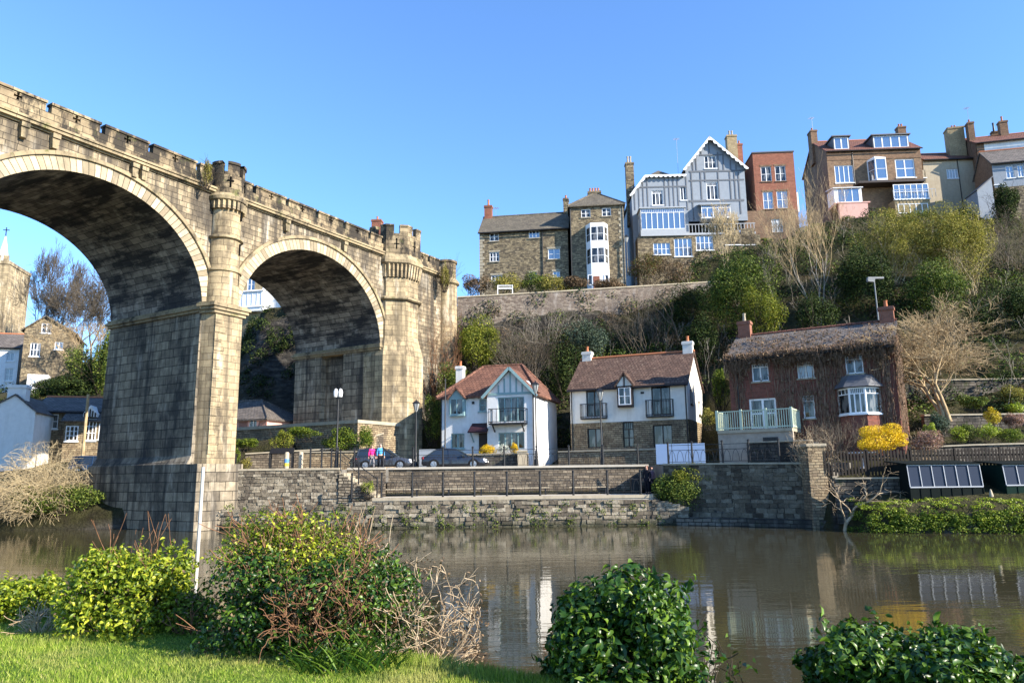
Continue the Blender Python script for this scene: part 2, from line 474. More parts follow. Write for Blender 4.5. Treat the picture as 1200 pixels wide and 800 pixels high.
M['fence'] = plain('weathered_dark_pales', (0.035, 0.028, 0.022), 0.8, 0.2, var=0.5)
M['coping'] = plain('coping_stone', (0.40, 0.345, 0.25), 0.9, 0.2, var=0.35, dirt=(0.18, 0.155, 0.115))
M['lightpath'] = plain('pale_walkway', (0.42, 0.385, 0.32), 0.9, 0.2, var=0.3)
M['timber_post'] = plain('bleached_timber', (0.42, 0.35, 0.25), 0.85, 0.2, var=0.35)
M['bluepaint'] = plain('pale_blue_board', (0.32, 0.43, 0.60), 0.6, 0.3, var=0.1)
M['yellow'] = plain('yellow_paint', (0.65, 0.5, 0.06), 0.6, 0.3)
M['bluestripe'] = plain('blue_paint', (0.10, 0.25, 0.5), 0.6, 0.3)
M['pink'] = plain('pink_render', (0.62, 0.36, 0.30), 0.8, 0.2, var=0.2)
M['clay'] = tiles('clay_roof_tiles', [(0.24, 0.115, 0.075), (0.155, 0.073, 0.05), (0.06, 0.028, 0.02)], 0.3, 0.34, bump=1.0)
M['pantile'] = tiles('brown_pantiles', [(0.155, 0.095, 0.068), (0.10, 0.06, 0.044), (0.04, 0.023, 0.017)], 0.26, 0.32, lichen=(0.28, 0.20, 0.14), bump=1.0)
M['stone_slate'] = tiles('stone_slates', [(0.17, 0.145, 0.105), (0.125, 0.107, 0.08), (0.05, 0.045, 0.035)], 0.38, 0.26, lichen=(0.24, 0.21, 0.14))
M['slate'] = tiles('grey_slates', [(0.19, 0.165, 0.145), (0.125, 0.108, 0.096), (0.05, 0.045, 0.04)], 0.3, 0.22, lichen=(0.27, 0.235, 0.19))
M['redtile'] = tiles('red_pantiles', [(0.22, 0.095, 0.062), (0.15, 0.065, 0.045), (0.06, 0.03, 0.024)], 0.26, 0.32)

def glassmat(name, c, ior=1.9, rough=0.03, drape=0.0):
    t = MT(name)
    n = t.noise(t.pos(), 1.3, 2)
    t.bump(n, 0.05, 0.03)
    cur = t.ramp(t.noise(t.scl(t.obj(), (1.6, 1.6, 0.35)), 1.7, 2), [(0.5, 0.0), (0.58, 1.0)])
    t.fin(t.mix(t.math('MULTIPLY', cur, drape), c, (0.42, 0.41, 0.38)), rough, 0.5)
    t.b.inputs['IOR'].default_value = ior
    return t.m
M['glass'] = glassmat('dark_window_glass', (0.010, 0.012, 0.014), 1.6, drape=0.3)
M['skyglass'] = glassmat('sky_reflecting_glass', (0.05, 0.075, 0.12), 3.0, 0.02)
M['curtain'] = glassmat('curtained_window', (0.32, 0.34, 0.34), 1.7, 0.08)
M['carglass'] = glassmat('car_window_glass', (0.015, 0.02, 0.025), 1.9, 0.02)
M['shedglass'] = glassmat('dusty_shed_glass', (0.022, 0.03, 0.05), 1.25, 0.35)

def carpaint(name, c):
    t = MT(name)
    t.fin(c, 0.28, 0.5, 0.4)
    t.b.inputs['Coat Weight'].default_value = 0.8
    t.b.inputs['Coat Roughness'].default_value = 0.05
    return t.m
M['car_grey'] = carpaint('graphite_car_paint', (0.06, 0.065, 0.075))
M['car_black'] = carpaint('dark_car_paint', (0.028, 0.032, 0.042))
M['car_blue'] = carpaint('navy_car_paint', (0.03, 0.06, 0.11))
M['tyre'] = plain('tyre_rubber', (0.012, 0.012, 0.012), 0.8, 0.2)
M['alloy'] = plain('alloy_wheel', (0.5, 0.5, 0.52), 0.35, 0.5, 0.8)
M['lamp_red'] = plain('red_tail_lens', (0.25, 0.01, 0.01), 0.25, 0.5, var=0)
M['lamp_white'] = plain('clear_headlight_lens', (0.7, 0.72, 0.75), 0.15, 0.6, var=0)
M['frost'] = plain('frosted_lantern_glass', (0.30, 0.31, 0.30), 0.2, 0.5, var=0.05)
M['whitelamp'] = plain('white_lamp_globe', (0.66, 0.67, 0.66), 0.3, 0.4, var=0.05)
M['skin'] = plain('skin', (0.55, 0.33, 0.24), 0.6, 0.3, var=0.05)
M['pinkcloth'] = plain('hot_pink_cloth', (0.75, 0.035, 0.22), 0.85, 0.15, var=0.2)
M['bluecloth'] = plain('sky_blue_cloth', (0.07, 0.28, 0.52), 0.85, 0.15, var=0.2)
M['greycloth'] = plain('grey_cloth', (0.22, 0.21, 0.22), 0.9, 0.1)
M['darkcloth'] = plain('dark_cloth', (0.02, 0.019, 0.024), 0.9, 0.1)
M['mauvecloth'] = plain('mauve_cloth', (0.27, 0.15, 0.17), 0.9, 0.1)
M['hair_grey'] = plain('grey_hair', (0.42, 0.38, 0.33), 0.7, 0.3)
M['hair_brown'] = plain('auburn_hair', (0.13, 0.04, 0.02), 0.6, 0.3)

def asphalt():
    t = MT('asphalt')
    n = t.noise(t.pos(), 0.6, 5, 0.6)
    col = t.ramp(n, [(0.3, (0.10, 0.095, 0.085)), (0.7, (0.20, 0.185, 0.16))])
    t.bump(t.noise(t.pos(), 60, 3), 0.3, 0.01)
    return t.fin(col, 0.95, 0.15)
M['asphalt'] = asphalt()

def terrain_mat():
    t = MT('earth_and_scrub')
    pos = t.pos()
    n = t.noise(pos, 0.35, 6, 0.65)
    n2 = t.noise(pos, 3.0, 5, 0.7)
    col = t.ramp(n, [(0.3, (0.035, 0.03, 0.018)), (0.5, (0.06, 0.058, 0.024)), (0.7, (0.10, 0.085, 0.05))])
    col = t.mix(0.6, col, t.ramp(n2, [(0.3, 0.25), (0.7, 1.0)]), 'MULTIPLY')
    g = t.n('NewGeometry')
    sp = t.n('SeparateXYZ', {0: g.outputs['Normal']})
    rock = t.ramp(t.noise(t.scl(pos, (0.5, 0.5, 1.6)), 1.2, 6, 0.7), [(0.35, (0.02, 0.019, 0.018)), (0.5, (0.055, 0.05, 0.043)), (0.65, (0.12, 0.107, 0.088))])
    col = t.mix(t.ramp(sp.outputs[2], [(0.36, 1.0), (0.55, 0.0)]), col, rock)
    t.bump(t.math('ADD', n2, t.noise(t.scl(pos, (0.6, 0.6, 2.2)), 1.3, 6, 0.7)), 1.0, 0.35)
    return t.fin(col, 0.95, 0.1)
M['terrain'] = terrain_mat()

def lawn_mat():
    t = MT('lawn_turf')
    pos = t.pos()
    n = t.noise(pos, 0.8, 5, 0.6)
    n2 = t.noise(pos, 18, 3, 0.6)
    col = t.ramp(n, [(0.3, (0.055, 0.11, 0.012)), (0.6, (0.11, 0.19, 0.02)), (0.75, (0.17, 0.21, 0.04))])
    col = t.mix(0.6, col, t.ramp(n2, [(0.3, 0.3), (0.7, 1.0)]), 'MULTIPLY')
    t.bump(n2, 0.8, 0.04)
    return t.fin(col, 0.9, 0.15)
M['lawn'] = lawn_mat()

def water_mat():
    t = MT('brown_river_water')
    pos = t.pos()
    w = t.n('TexNoise', {'Vector': t.scl(pos, (0.55, 1.5, 1)), 'Scale': 1.1, 'Detail': 3, 'Roughness': 0.5}).outputs[0]
    w2 = t.n('TexNoise', {'Vector': t.scl(pos, (0.9, 2.2, 1)), 'Scale': 4.0, 'Detail': 2, 'Roughness': 0.5}).outputs[0]
    big = t.noise(t.scl(pos, (0.1, 0.25, 1)), 1.0, 3)
    h = t.math('ADD', w, t.math('MULTIPLY', w2, 0.26))
    h = t.math('MULTIPLY', h, t.ramp(big, [(0.35, 0.35), (0.65, 1.0)]))
    t.bump(h, 0.32, 0.03)
    t.fin((0.042, 0.038, 0.020), 0.015, 0.5)
    t.b.inputs['IOR'].default_value = 1.33
    return t.m
M['water'] = water_mat()

# foliage
M['lf_laurel'] = leafmat('dark_laurel_leaf', (0.012, 0.036, 0.006), (0.028, 0.075, 0.010), (0.10, 0.165, 0.018), 0.36, 0.2, 0.3)
M['lf_laurel_y'] = leafmat('sunny_laurel_leaf', (0.06, 0.10, 0.008), (0.16, 0.22, 0.015), (0.38, 0.40, 0.035), 0.42, 0.3, 0.3)
M['lf_mix'] = leafmat('mixed_hedge_leaf', (0.03, 0.07, 0.01), (0.09, 0.135, 0.016), (0.20, 0.235, 0.03), 0.55, 0.25, 0.15)
M['lf_ivy'] = leafmat('ivy_leaf', (0.022, 0.042, 0.01), (0.06, 0.095, 0.015), (0.17, 0.205, 0.035), 0.6, 0.12, 0.15)
M['lf_bright'] = leafmat('bright_evergreen_leaf', (0.035, 0.06, 0.01), (0.12, 0.145, 0.016), (0.26, 0.26, 0.035), 0.6, 0.2, 0.15)
M['lf_dark'] = leafmat('dark_evergreen_leaf', (0.010, 0.020, 0.008), (0.024, 0.042, 0.012), (0.065, 0.088, 0.02), 0.7, 0.08, 0.1)
M['lf_olive'] = leafmat('olive_willow_leaf', (0.09, 0.085, 0.02), (0.21, 0.185, 0.04), (0.38, 0.33, 0.09), 0.75, 0.2, 0.1)
M['lf_brown'] = leafmat('dry_brown_leaf', (0.05, 0.032, 0.018), (0.11, 0.07, 0.038), (0.21, 0.14, 0.08), 0.8, 0.15)
M['lf_russet'] = leafmat('russet_leaf', (0.07, 0.025, 0.012), (0.14, 0.075, 0.02), (0.10, 0.12, 0.02), 0.6, 0.2)
M['lf_yellow'] = leafmat('forsythia_blossom', (0.42, 0.25, 0.006), (0.72, 0.44, 0.008), (0.85, 0.58, 0.02), 0.6, 0.25)
M['lf_gold'] = leafmat('golden_leaf', (0.28, 0.20, 0.01), (0.48, 0.34, 0.015), (0.6, 0.45, 0.03), 0.6, 0.25)
M['lf_lime'] = leafmat('lime_leaf', (0.10, 0.15, 0.012), (0.22, 0.28, 0.02), (0.36, 0.40, 0.04), 0.5, 0.25)
M['lf_blue'] = leafmat('blue_green_leaf', (0.02, 0.036, 0.026), (0.045, 0.07, 0.05), (0.10, 0.13, 0.085), 0.7, 0.1, 0.1)
M['lf_pink'] = leafmat('dusky_pink_twig', (0.14, 0.07, 0.055), (0.26, 0.14, 0.11), (0.36, 0.22, 0.17), 0.7, 0.15)
def grassblade():
    t = MT('grass_blade')
    g = t.n('NewGeometry')
    col = t.ramp(g.outputs['Random Per Island'], [(0.0, (0.08, 0.15, 0.012)), (0.5, (0.22, 0.32, 0.03)), (0.9, (0.42, 0.48, 0.08)), (1.0, (0.52, 0.44, 0.18))])
    n = t.noise(t.pos(), 1.3, 5, 0.65)
    col = t.mix(t.ramp(n, [(0.5, 0.0), (0.66, 0.75)]), col, (0.42, 0.38, 0.13))
    n2 = t.noise(t.pos(), 2.6, 4, 0.6)
    col = t.mix(t.ramp(n2, [(0.52, 0.0), (0.7, 0.7)]), col, (0.09, 0.17, 0.018))
    t.fin(col, 0.55, 0.2)
    tr = t.n('BsdfTranslucent', {'Color': col})
    mx = t.n('MixShader', {0: 0.3, 1: t.b.outputs[0], 2: tr.outputs[0]})
    t.nt.links.new(mx.outputs[0], t.out.inputs[0])
    return t.m
M['lf_grass'] = grassblade()
M['bk_dark'] = barkmat('dark_bark', (0.03, 0.024, 0.018), (0.08, 0.062, 0.045))
M['bk_grey'] = barkmat('pale_grey_bark', (0.13, 0.11, 0.085), (0.36, 0.32, 0.26))
M['bk_tan'] = barkmat('tan_twig', (0.26, 0.185, 0.10), (0.50, 0.38, 0.22))
M['bk_straw'] = barkmat('straw_twig', (0.34, 0.265, 0.15), (0.58, 0.47, 0.29))
M['bk_red'] = barkmat('reddish_twig', (0.12, 0.06, 0.032), (0.27, 0.14, 0.075))
M['bk_pinkdry'] = barkmat('pale_dry_stem', (0.30, 0.215, 0.13), (0.52, 0.41, 0.27))
M['bk_brown'] = barkmat('brown_twig', (0.075, 0.062, 0.047), (0.165, 0.135, 0.10))

# ------------------------------------------------------------------ world, sun, camera
w = bpy.data.worlds.new('World')
SC.world = w
w.use_nodes = True
nt = w.node_tree
bg = nt.nodes['Background']
sky = nt.nodes.new('ShaderNodeTexSky')
sky.sky_type = 'NISHITA'
sky.sun_disc = False
SUN = Vector((.905, -.46, .54)).normalized()
sky.sun_elevation = math.asin(SUN.z)
sky.sun_rotation = math.atan2(SUN.x, SUN.y)
sky.air_density = 1.0
sky.dust_density = 0.0
sky.ozone_density = 8.0
bg.inputs[1].default_value = SKY_STRENGTH = 0.15
nt.links.new(sky.outputs[0], bg.inputs[0])
ld = bpy.data.lights.new('sun', 'SUN')
ld.energy = 5.0
ld.angle = math.radians(0.5)
ld.color = (1.0, 0.91, 0.78)
lo = bpy.data.objects.new('sun', ld)
COL.objects.link(lo)
lo.rotation_euler = SUN.to_track_quat('Z', 'Y').to_euler()
SC.view_settings.view_transform = 'Standard'
SC.view_settings.look = 'None'
SC.view_settings.exposure = 1.35
SC.view_settings.gamma = 1.0
cd = bpy.data.cameras.new('camera')
cd.sensor_width = 36.0
cd.lens = FPX / 1200 * 36
cd.clip_end = 9000
cd.clip_start = 0.1
co = bpy.data.objects.new('camera', cd)
COL.objects.link(co)
r0, u0 = Vector((1, 0, 0)), Vector((0, -math.sin(TILT), math.cos(TILT)))
fw = Vector((0, math.cos(TILT), math.sin(TILT)))
c_, s_ = math.cos(ROLL), math.sin(ROLL)
rc, uc = c_ * r0 - s_ * u0, s_ * r0 + c_ * u0
co.matrix_world = Matrix(((rc.x, uc.x, -fw.x, 0), (rc.y, uc.y, -fw.y, 0), (rc.z, uc.z, -fw.z, EYE), (0, 0, 0, 1)))
SC.camera = co
SC.cycles.max_bounces = 5
SC.cycles.diffuse_bounces = 2
SC.cycles.glossy_bounces = 3
SC.cycles.transmission_bounces = 2
SC.cycles.use_denoising = True
# ------------------------------------------------------------------ terrain
ST = [  # x, [(y, z) ...8 points of the far bank]
 (-160, [(70, -1), (70.6, .8), (80, 3), (95, 5), (115, 10), (140, 14), (170, 18), (240, 20)]),
 (-90, [(60, -1), (60.6, .8), (66, 3), (75, 4), (95, 10), (115, 16), (140, 22), (200, 24)]),
 (-55, [(50, -1), (50.5, .8), (56, 3), (68, 4.8), (79, 11), (86, 13.5), (110, 19), (170, 23)]),
 (-40, [(47, -1), (47.5, .7), (53, 3), (66, 4.9), (78, 11), (86, 14.5), (105, 20), (160, 24)]),
 (-27, [(46.6, -1), (47.2, .5), (50, 3.2), (66, 5.9), (74, 8), (77, 15), (79, 21.3), (140, 25)]),
 (-18, [(46.9, -1), (47.4, 3.1), (56, 3.2), (57.5, 6), (73.5, 8), (76, 15), (77.5, 21.6), (140, 25)]),
 (-14, [(48, -1), (50, 3.1), (57, 3.2), (61, 5), (68, 12), (71.5, 19), (74, 23), (140, 25)]),  # unseen ridge behind the abutment, raised to throw shade on the cliff
 (-9, [(48, -1), (50, 3.1), (57, 3.2), (61, 4.2), (66, 9), (69, 15), (71.5, 19.5), (140, 25)]),
 (0, [(48, -1), (50, 3.1), (57, 3.4), (64, 4.5), (66.5, 11), (70.4, 16), (71.4, 19.7), (140, 26)]),
 (9, [(48, -1), (50, 3.1), (56, 3.4), (62.5, 4.5), (66.5, 10.5), (71.3, 16.5), (72.6, 20.5), (140, 27)]),
 (16, [(43, -1), (44, 2.9), (50, 3.4), (57, 4.8), (63, 10), (70, 16.5), (76, 22), (140, 30)]),
 (17.4, [(36.9, -1), (37.5, 1.1), (41, 2.4), (54, 5.0), (62, 10.5), (70.5, 17), (77, 23), (140, 31)]),
 (21, [(35.9, -1), (36.5, 1.2), (41, 2.9), (54, 5.2), (62, 11), (71, 18), (79, 26), (140, 32)]),
 (27, [(34.6, -1), (35.2, 1.25), (40.6, 2.8), (50, 5.6), (58, 11), (69, 19), (80, 28), (140, 34)]),
 (36, [(33.6, -1), (34.2, 1.25), (40.3, 2.8), (47, 6), (56, 12), (68, 20), (81, 31), (140, 36)]),
 (50, [(33, -1), (33.8, 1.2), (40, 3.0), (46, 6), (56, 13), (68, 21), (82, 32), (140, 38)]),
 (100, [(34, -1), (35, 1.2), (40, 3.5), (46, 6), (56, 13), (68, 21), (82, 32), (140, 38)]),
 (160, [(32, -1), (33, 1.2), (40, 3.5), (46, 6), (56, 13), (68, 21), (82, 30), (140, 36)])]
EDGE = [(-160, 16), (-30, 12), (-12, 11.8), (-7, 10.5), (-4, 9.1), (-1.5, 7.6), (0.2, 6.6), (3, 5.1), (8, 4.2), (30, 2), (160, -6)]
_hr = random.Random(5)
_W = [(_hr.uniform(.1, .55), _hr.uniform(.1, .55), _hr.uniform(0, 6), _hr.uniform(.15, .4)) for _ in range(9)]

def rough(x, y):
    return sum(a * math.sin(p * x + c) * math.cos(q * y + c * 1.7) for p, q, c, a in _W)

def prof(x):
    x = max(ST[0][0], min(ST[-1][0], x))
    for i in range(len(ST) - 1):
        if ST[i][0] <= x <= ST[i + 1][0]:
            f = (x - ST[i][0]) / (ST[i + 1][0] - ST[i][0])
            return [(a[0] + (b[0] - a[0]) * f, a[1] + (b[1] - a[1]) * f) for a, b in zip(ST[i][1], ST[i + 1][1])]

def edge_y(x):
    for i in range(len(EDGE) - 1):
        if EDGE[i][0] <= x <= EDGE[i + 1][0]:
            f = (x - EDGE[i][0]) / (EDGE[i + 1][0] - EDGE[i][0])
            return EDGE[i][1] + (EDGE[i + 1][1] - EDGE[i][1]) * f
    return EDGE[0][1] if x < 0 else EDGE[-1][1]

def gz(x, y):
    e = edge_y(x)
    if y < e: return 1.2 + min(1.5, max(0, (e - y - 3) * 0.02))
    if y < e + 1.6: return 1.2 - 2.2 * ((y - e) / 1.6) ** 1.3
    P = prof(x)
    if y <= P[0][0]: return -1.0
    for a, b in zip(P, P[1:]):
        if y <= b[0]:
            z = a[1] + (b[1] - a[1]) * (y - a[0]) / max(1e-6, b[0] - a[0])
            if y > P[3][0]:
                z += rough(x, y) * min(1, (y - P[3][0]) / 4) * (0.8 if y < P[6][0] else 0.25)
            return z
    return P[-1][1] + min(0, -(y - 300) * 0.01) + rough(x * .1, y * .1) * 2

def span(stops):
    out = []
    for (a, b, d) in stops:
        k = max(1, int((b - a) / d))
        out += [a + (b - a) * i / k for i in range(k)]
    return out + [stops[-1][1]]
xs = span([(-4000, -160, 640), (-160, -40, 4), (-40, 60, 0.8), (60, 160, 4), (160, 4000, 640)])
ys = span([(-300, -10, 60), (-10, 4, 1.5), (4, 14, .4), (14, 32, 3), (32, 48, .35), (48, 100, 0.7), (100, 240, 7), (240, 6000, 720)])
V = np.array([(x, y, gz(x, y)) for y in ys for x in xs])
nx = len(xs)
I = np.array([[j * nx + i, j * nx + i + 1, (j + 1) * nx + i + 1, (j + 1) * nx + i] for j in range(len(ys) - 1) for i in range(nx - 1)])
g = np_mesh('ground', V, I, M['terrain'], smooth=True)
tag(g, kind='structure')
# water sheet
mb = MB()
mb.face([(-4000, -290, 0), (4000, -290, 0), (4000, 90, 0), (-4000, 90, 0)])
tag(mb.build('river', M['water']), kind='structure')
# lawn: strip of turf lying on the near bank
lx = span([(-40, -12, 2), (-12, 6, .3), (6, 30, 2)])
LV, LF = [], []
ly = [i / 24 for i in range(25)]
for x in lx:
    e = edge_y(x) + 0.12
    for f in ly:
        y = -12 + (e + 12) * (1 - (1 - f) ** 2)
        LV.append((x, y, gz(x, min(y, edge_y(x) - .01)) + 0.02 + 0.02 * math.sin(x * 3.1 + y) * math.sin(y * 2.3) - (0.10 if f == 1 else 0)))
n_ = len(ly)
for i in range(len(lx) - 1):
    for j in range(n_ - 1):
        LF.append((i * n_ + j, (i + 1) * n_ + j, (i + 1) * n_ + j + 1, i * n_ + j + 1))
tag(np_mesh('lawn', np.array(LV), np.array(LF), M['lawn'], smooth=True), kind='structure')

# ------------------------------------------------------------------ viaduct
VA = Vector((-25.42, 34.14, 0))
VYAW = math.radians(59.277)
VD = Vector((math.cos(VYAW), math.sin(VYAW), 0))
VN = Vector((-VD.y, VD.x, 0))
def vplane(px, py, off=0.0):
    d = ray(px, py)
    eye = Vector((0, 0, EYE))
    k = ((VA + VN * off - eye).dot(VN)) / d.dot(VN)
    p = eye + d * k - VA
    return p.dot(VD), p.z
via = thing('viaduct', 'tall sandstone railway viaduct with round arches and battlements striding over the river', 'viaduct', VA, VYAW)
AC, AA, AB, SPR, TH = [-11.3, 5.3, 21.9], 6.95, 6.05, 13.3, 9.5
def arc(c, a, b, n=40):
    return [(c - a * math.cos(PI * i / n), SPR + b * math.sin(PI * i / n)) for i in range(n + 1)]
poly = [(-18.9, SPR)]
for c in AC: poly += arc(c, AA, AB)
poly += [(38.0, SPR), (38.0, 20.95), (-18.9, 20.95)]
mb = MB()
mb.sheet(poly, 0.0)
mb2 = MB(); mb2.sheet(poly, TH)
for q in mb2.f: mb.face([mb2.v[i] for i in q[::-1]])
mb.face([(38, 0, SPR), (38, TH, SPR), (38, TH, 20.95), (38, 0, 20.95)])
mb.face([(-18.9, TH, SPR), (-18.9, 0, SPR), (-18.9, 0, 20.95), (-18.9, TH, 20.95)])
mb.build('spandrel_wall', M['via'], via)
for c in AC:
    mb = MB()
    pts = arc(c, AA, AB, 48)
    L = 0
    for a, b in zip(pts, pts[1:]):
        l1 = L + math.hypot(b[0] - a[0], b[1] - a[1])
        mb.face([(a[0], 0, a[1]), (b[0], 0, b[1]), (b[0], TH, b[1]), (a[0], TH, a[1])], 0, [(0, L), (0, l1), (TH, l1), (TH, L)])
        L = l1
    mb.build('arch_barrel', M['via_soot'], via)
    for nm, i0, i1, y0, y1, mt in (('arch_ring', 0, .78, -.07, 0, 'via_ring'), ('hood_mould', .78, 1.0, -.2, 0, 'via_band')):
        mb = MB()
        A, B = arc(c, AA + i0, AB + i0, 48), arc(c, AA + i1, AB + i1, 48)
        L = 0
        for k in range(48):
            l1 = L + math.hypot(A[k + 1][0] - A[k][0], A[k + 1][1] - A[k][1])
            mb.face([(A[k][0], y0, A[k][1]), (A[k + 1][0], y0, A[k + 1][1]), (B[k + 1][0], y0, B[k + 1][1]), (B[k][0], y0, B[k][1])], 0, [(L, .1), (l1, .1), (l1, .9), (L, .9)])
            mb.face([(A[k][0], y1, A[k][1]), (A[k + 1][0], y1, A[k + 1][1]), (A[k + 1][0], y0, A[k + 1][1]), (A[k][0], y0, A[k][1])], 0, [(L, 0), (l1, 0), (l1, .1), (L, .1)])
            mb.face([(B[k][0], y0, B[k][1]), (B[k + 1][0], y0, B[k + 1][1]), (B[k + 1][0], y1, B[k + 1][1]), (B[k][0], y1, B[k][1])], 0, [(L, .9), (l1, .9), (l1, 1), (L, 1)])
            L = l1
        mb.build(nm, M[mt], via)
# piers
for k, (s0, s1) in enumerate(((-4.35, -1.65), (12.25, 14.95), (28.85, 38.0))):
    zb = 3.0 if k == 2 else -1.2
    mb = MB()
    if k == 2:
        mb.box(s0 + .55, s1, .004, TH - .004, zb, SPR - .004)
        mb.box(s0, s0 + .55, 0, 3.9, zb, SPR - .004, skip='r')
        mb.box(s0, s0 + .55, 6.4, TH, zb, SPR - .004, skip='r')
    else:
        t = 0.12   # slight batter
        b0, b1 = (s0 - t, -t), (s1 + t, TH + t)
        P = [(s0 - t, -t, 4.3), (s1 + t, -t, 4.3), (s1 + t, TH + t, 4.3), (s0 - t, TH + t, 4.3), (s0, 0, SPR - .004), (s1, 0, SPR - .004), (s1, TH, SPR - .004), (s0, TH, SPR - .004)]
        for q in ((0, 1, 5, 4), (1, 2, 6, 5), (2, 3, 7, 6), (3, 0, 4, 7)): mb.face([P[i] for i in q])
    mb.build('pier', M['via_pier'], via)
    mb = MB()
    for dz, dd in ((0, .14), (.17, .26), (.34, .14)):
        mb.box(s0 - dd, min(s1 + dd, s0 + 2.7 + dd if k == 2 else 99), -dd, TH + dd, SPR - .22 + dz, SPR - .22 + dz + .17)
    mb.build('impost_band', M['via_band'], via)
    if k < 2:
        mb = MB()
        mb.box(s0 - .42, s1 + .12, -1.15, TH + .5, zb, 3.85)
        mb.prism([(s0 - .42, 3.85), (s1 + .124, 3.85), (s1 + .12, 4.35), (s0 - .12, 4.35)], -.13, TH + .13)
        mb.build('plinth', M['via_pier'], via)
        # pilaster and half-round turret
        cs = (s0 + s1) / 2
        mb = MB()
        mb.prism_z([(s0 + .05, 0), (s0 + .35, -.95), (s1 - .35, -.95), (s1 - .05, 0)], 3.5, SPR + .1)
        zq, kq = 4.4, 0
        while zq < SPR - .5:
            wq = .75 if kq % 2 else .5
            mb.box(s0 + .34, s0 + .34 + wq, -1.0, -.9, zq + .02, zq + .53)
            zq += .57; kq += 1
        mb.build('pilaster', M['via_col'], via)
        mb = MB()
        for dz, dd in ((-.3, .12), (-.1, .24), (.1, .34), (.28, .16)):
            mb.prism_z([(s0 - dd, .0), (s0 + .3 - dd, -.95 - dd), (s1 - .3 + dd, -.95 - dd), (s1 + dd, 0)], SPR + dz, SPR + dz + (.19 if dz < .2 else .12))
        mb.build('impost_band', M['via_band'], via)
        R = 1.0
        mb = MB()
        mb.lathe(cs, -.05, [(R + .06, SPR + .4), (R + .06, 15.85), (R + .0, 15.9), (R, 18.0), (R - .04, 18.05), (R - .04, 20.1)], 32, PI, 2 * PI, cap=False)
        mb.build('turret_shaft', M['via_col'], via, True)
        for zr in (15.85, 18.0):
            mb = MB(); mb.lathe(cs, -.05, [(R, zr - .12), (R + .16, zr - .05), (R + .16, zr + .05), (R, zr + .14)], 32, PI, 2 * PI, cap=False)
            mb.build('turret_band', M['via_band'], via, True)
        mb = MB()
        for q in range(11):
            a = PI + PI * (q + .5) / 11
            x, y = cs + math.cos(a) * (R + .08), -.05 + math.sin(a) * (R + .08)
            mb.bar((x, y, 19.85), (x, y, 20.37), .2, .3)
        mb.build('corbel_table', M['via_band'], via)
        mb = MB()
        mb.lathe(cs, -.05, [(R + .1, 20.35), (R + .26, 20.45), (R + .3, 20.65), (R + .1, 20.90)], 32)
        mb.build('turret_cornice', M['via_band'], via, True)
        mb = MB()
        R2 = R + .05
        mb.lathe(cs, -.05, [(R2, 20.85), (R2, 22.15)], 32, cap=False)
        mb.lathe(cs, -.05, [(R2 - .35, 22.15), (R2 - .35, 21.75)], 32, cap=False)
        mb.face([(cs + (R2 - .35) * math.cos(2 * PI * q / 24), -.05 + (R2 - .35) * math.sin(2 * PI * q / 24), 21.75) for q in range(24)])
        mb.build('turret_drum', M['via_cap'], via, True)
        for q in range(6):
            a0 = math.radians(-130 + q * 60)
            a1 = a0 + math.radians(43)
            mb = MB()
            mb.lathe(cs, -.05, [(R2, 22.14), (R2, 22.85), (R2 + .08, 22.85), (R2 + .08, 23.02), (R2 - .4, 23.02), (R2 - .4, 22.85), (R2 - .35, 22.85), (R2 - .35, 22.14)], 8, a0, a1)
            for a in (a0, a1):
                c, s = math.cos(a), math.sin(a)
                mb.face([(cs + r * c, -.05 + r * s, z) for r, z in ((R2, 22.14), (R2, 22.85), (R2 - .35, 22.85), (R2 - .35, 22.14))])
            mb.build('merlon', M['via_cap'], via)
        for az in (-50, -118):
            a = math.radians(az)
            mb = MB()
            o = Vector((cs + math.cos(a) * (R2 + .01), -.05 + math.sin(a) * (R2 + .01), 21.65))
            tg = Vector((-math.sin(a), math.cos(a), 0))
            mb.bar(o - Vector((0, 0, .35)), o + Vector((0, 0, .35)), .09, .09)
            mb.bar(o - tg * .2 + Vector((0, 0, .08)), o + tg * .2 + Vector((0, 0, .08)), .09, .09)
            mb.build('cross_loop', M['black'], via)
        for zs in (15.0, 17.0, 19.3):
            mb = MB(); a = math.radians(-62)
            mb.bar((cs + math.cos(a) * (R + .02), -.05 + math.sin(a) * (R + .02), zs), (cs + math.cos(a) * (R + .02), -.05 + math.sin(a) * (R + .02), zs + .75), .1, .1)
            mb.build('slit_window', M['black'], via)
# string course
mb = MB()
for y0, y1, z0, z1 in ((-.12, .3, 20.85, 20.95), (-.3, .3, 20.95, 21.12), (-.38, .3, 21.12, 21.24), (-.1, .35, 21.24, 21.32)):
    mb.box(-18.9, 28.9, y0, y1, z0, z1)
    mb.box(33.4, 38.0, y0, y1, z0, z1)
mb.build('string_course', M['via_band'], via)
mb = MB(); mb.box(-18.9, 38, .35, TH, 20.95, 21.3)
mb.build('deck', M['asphalt'], via)
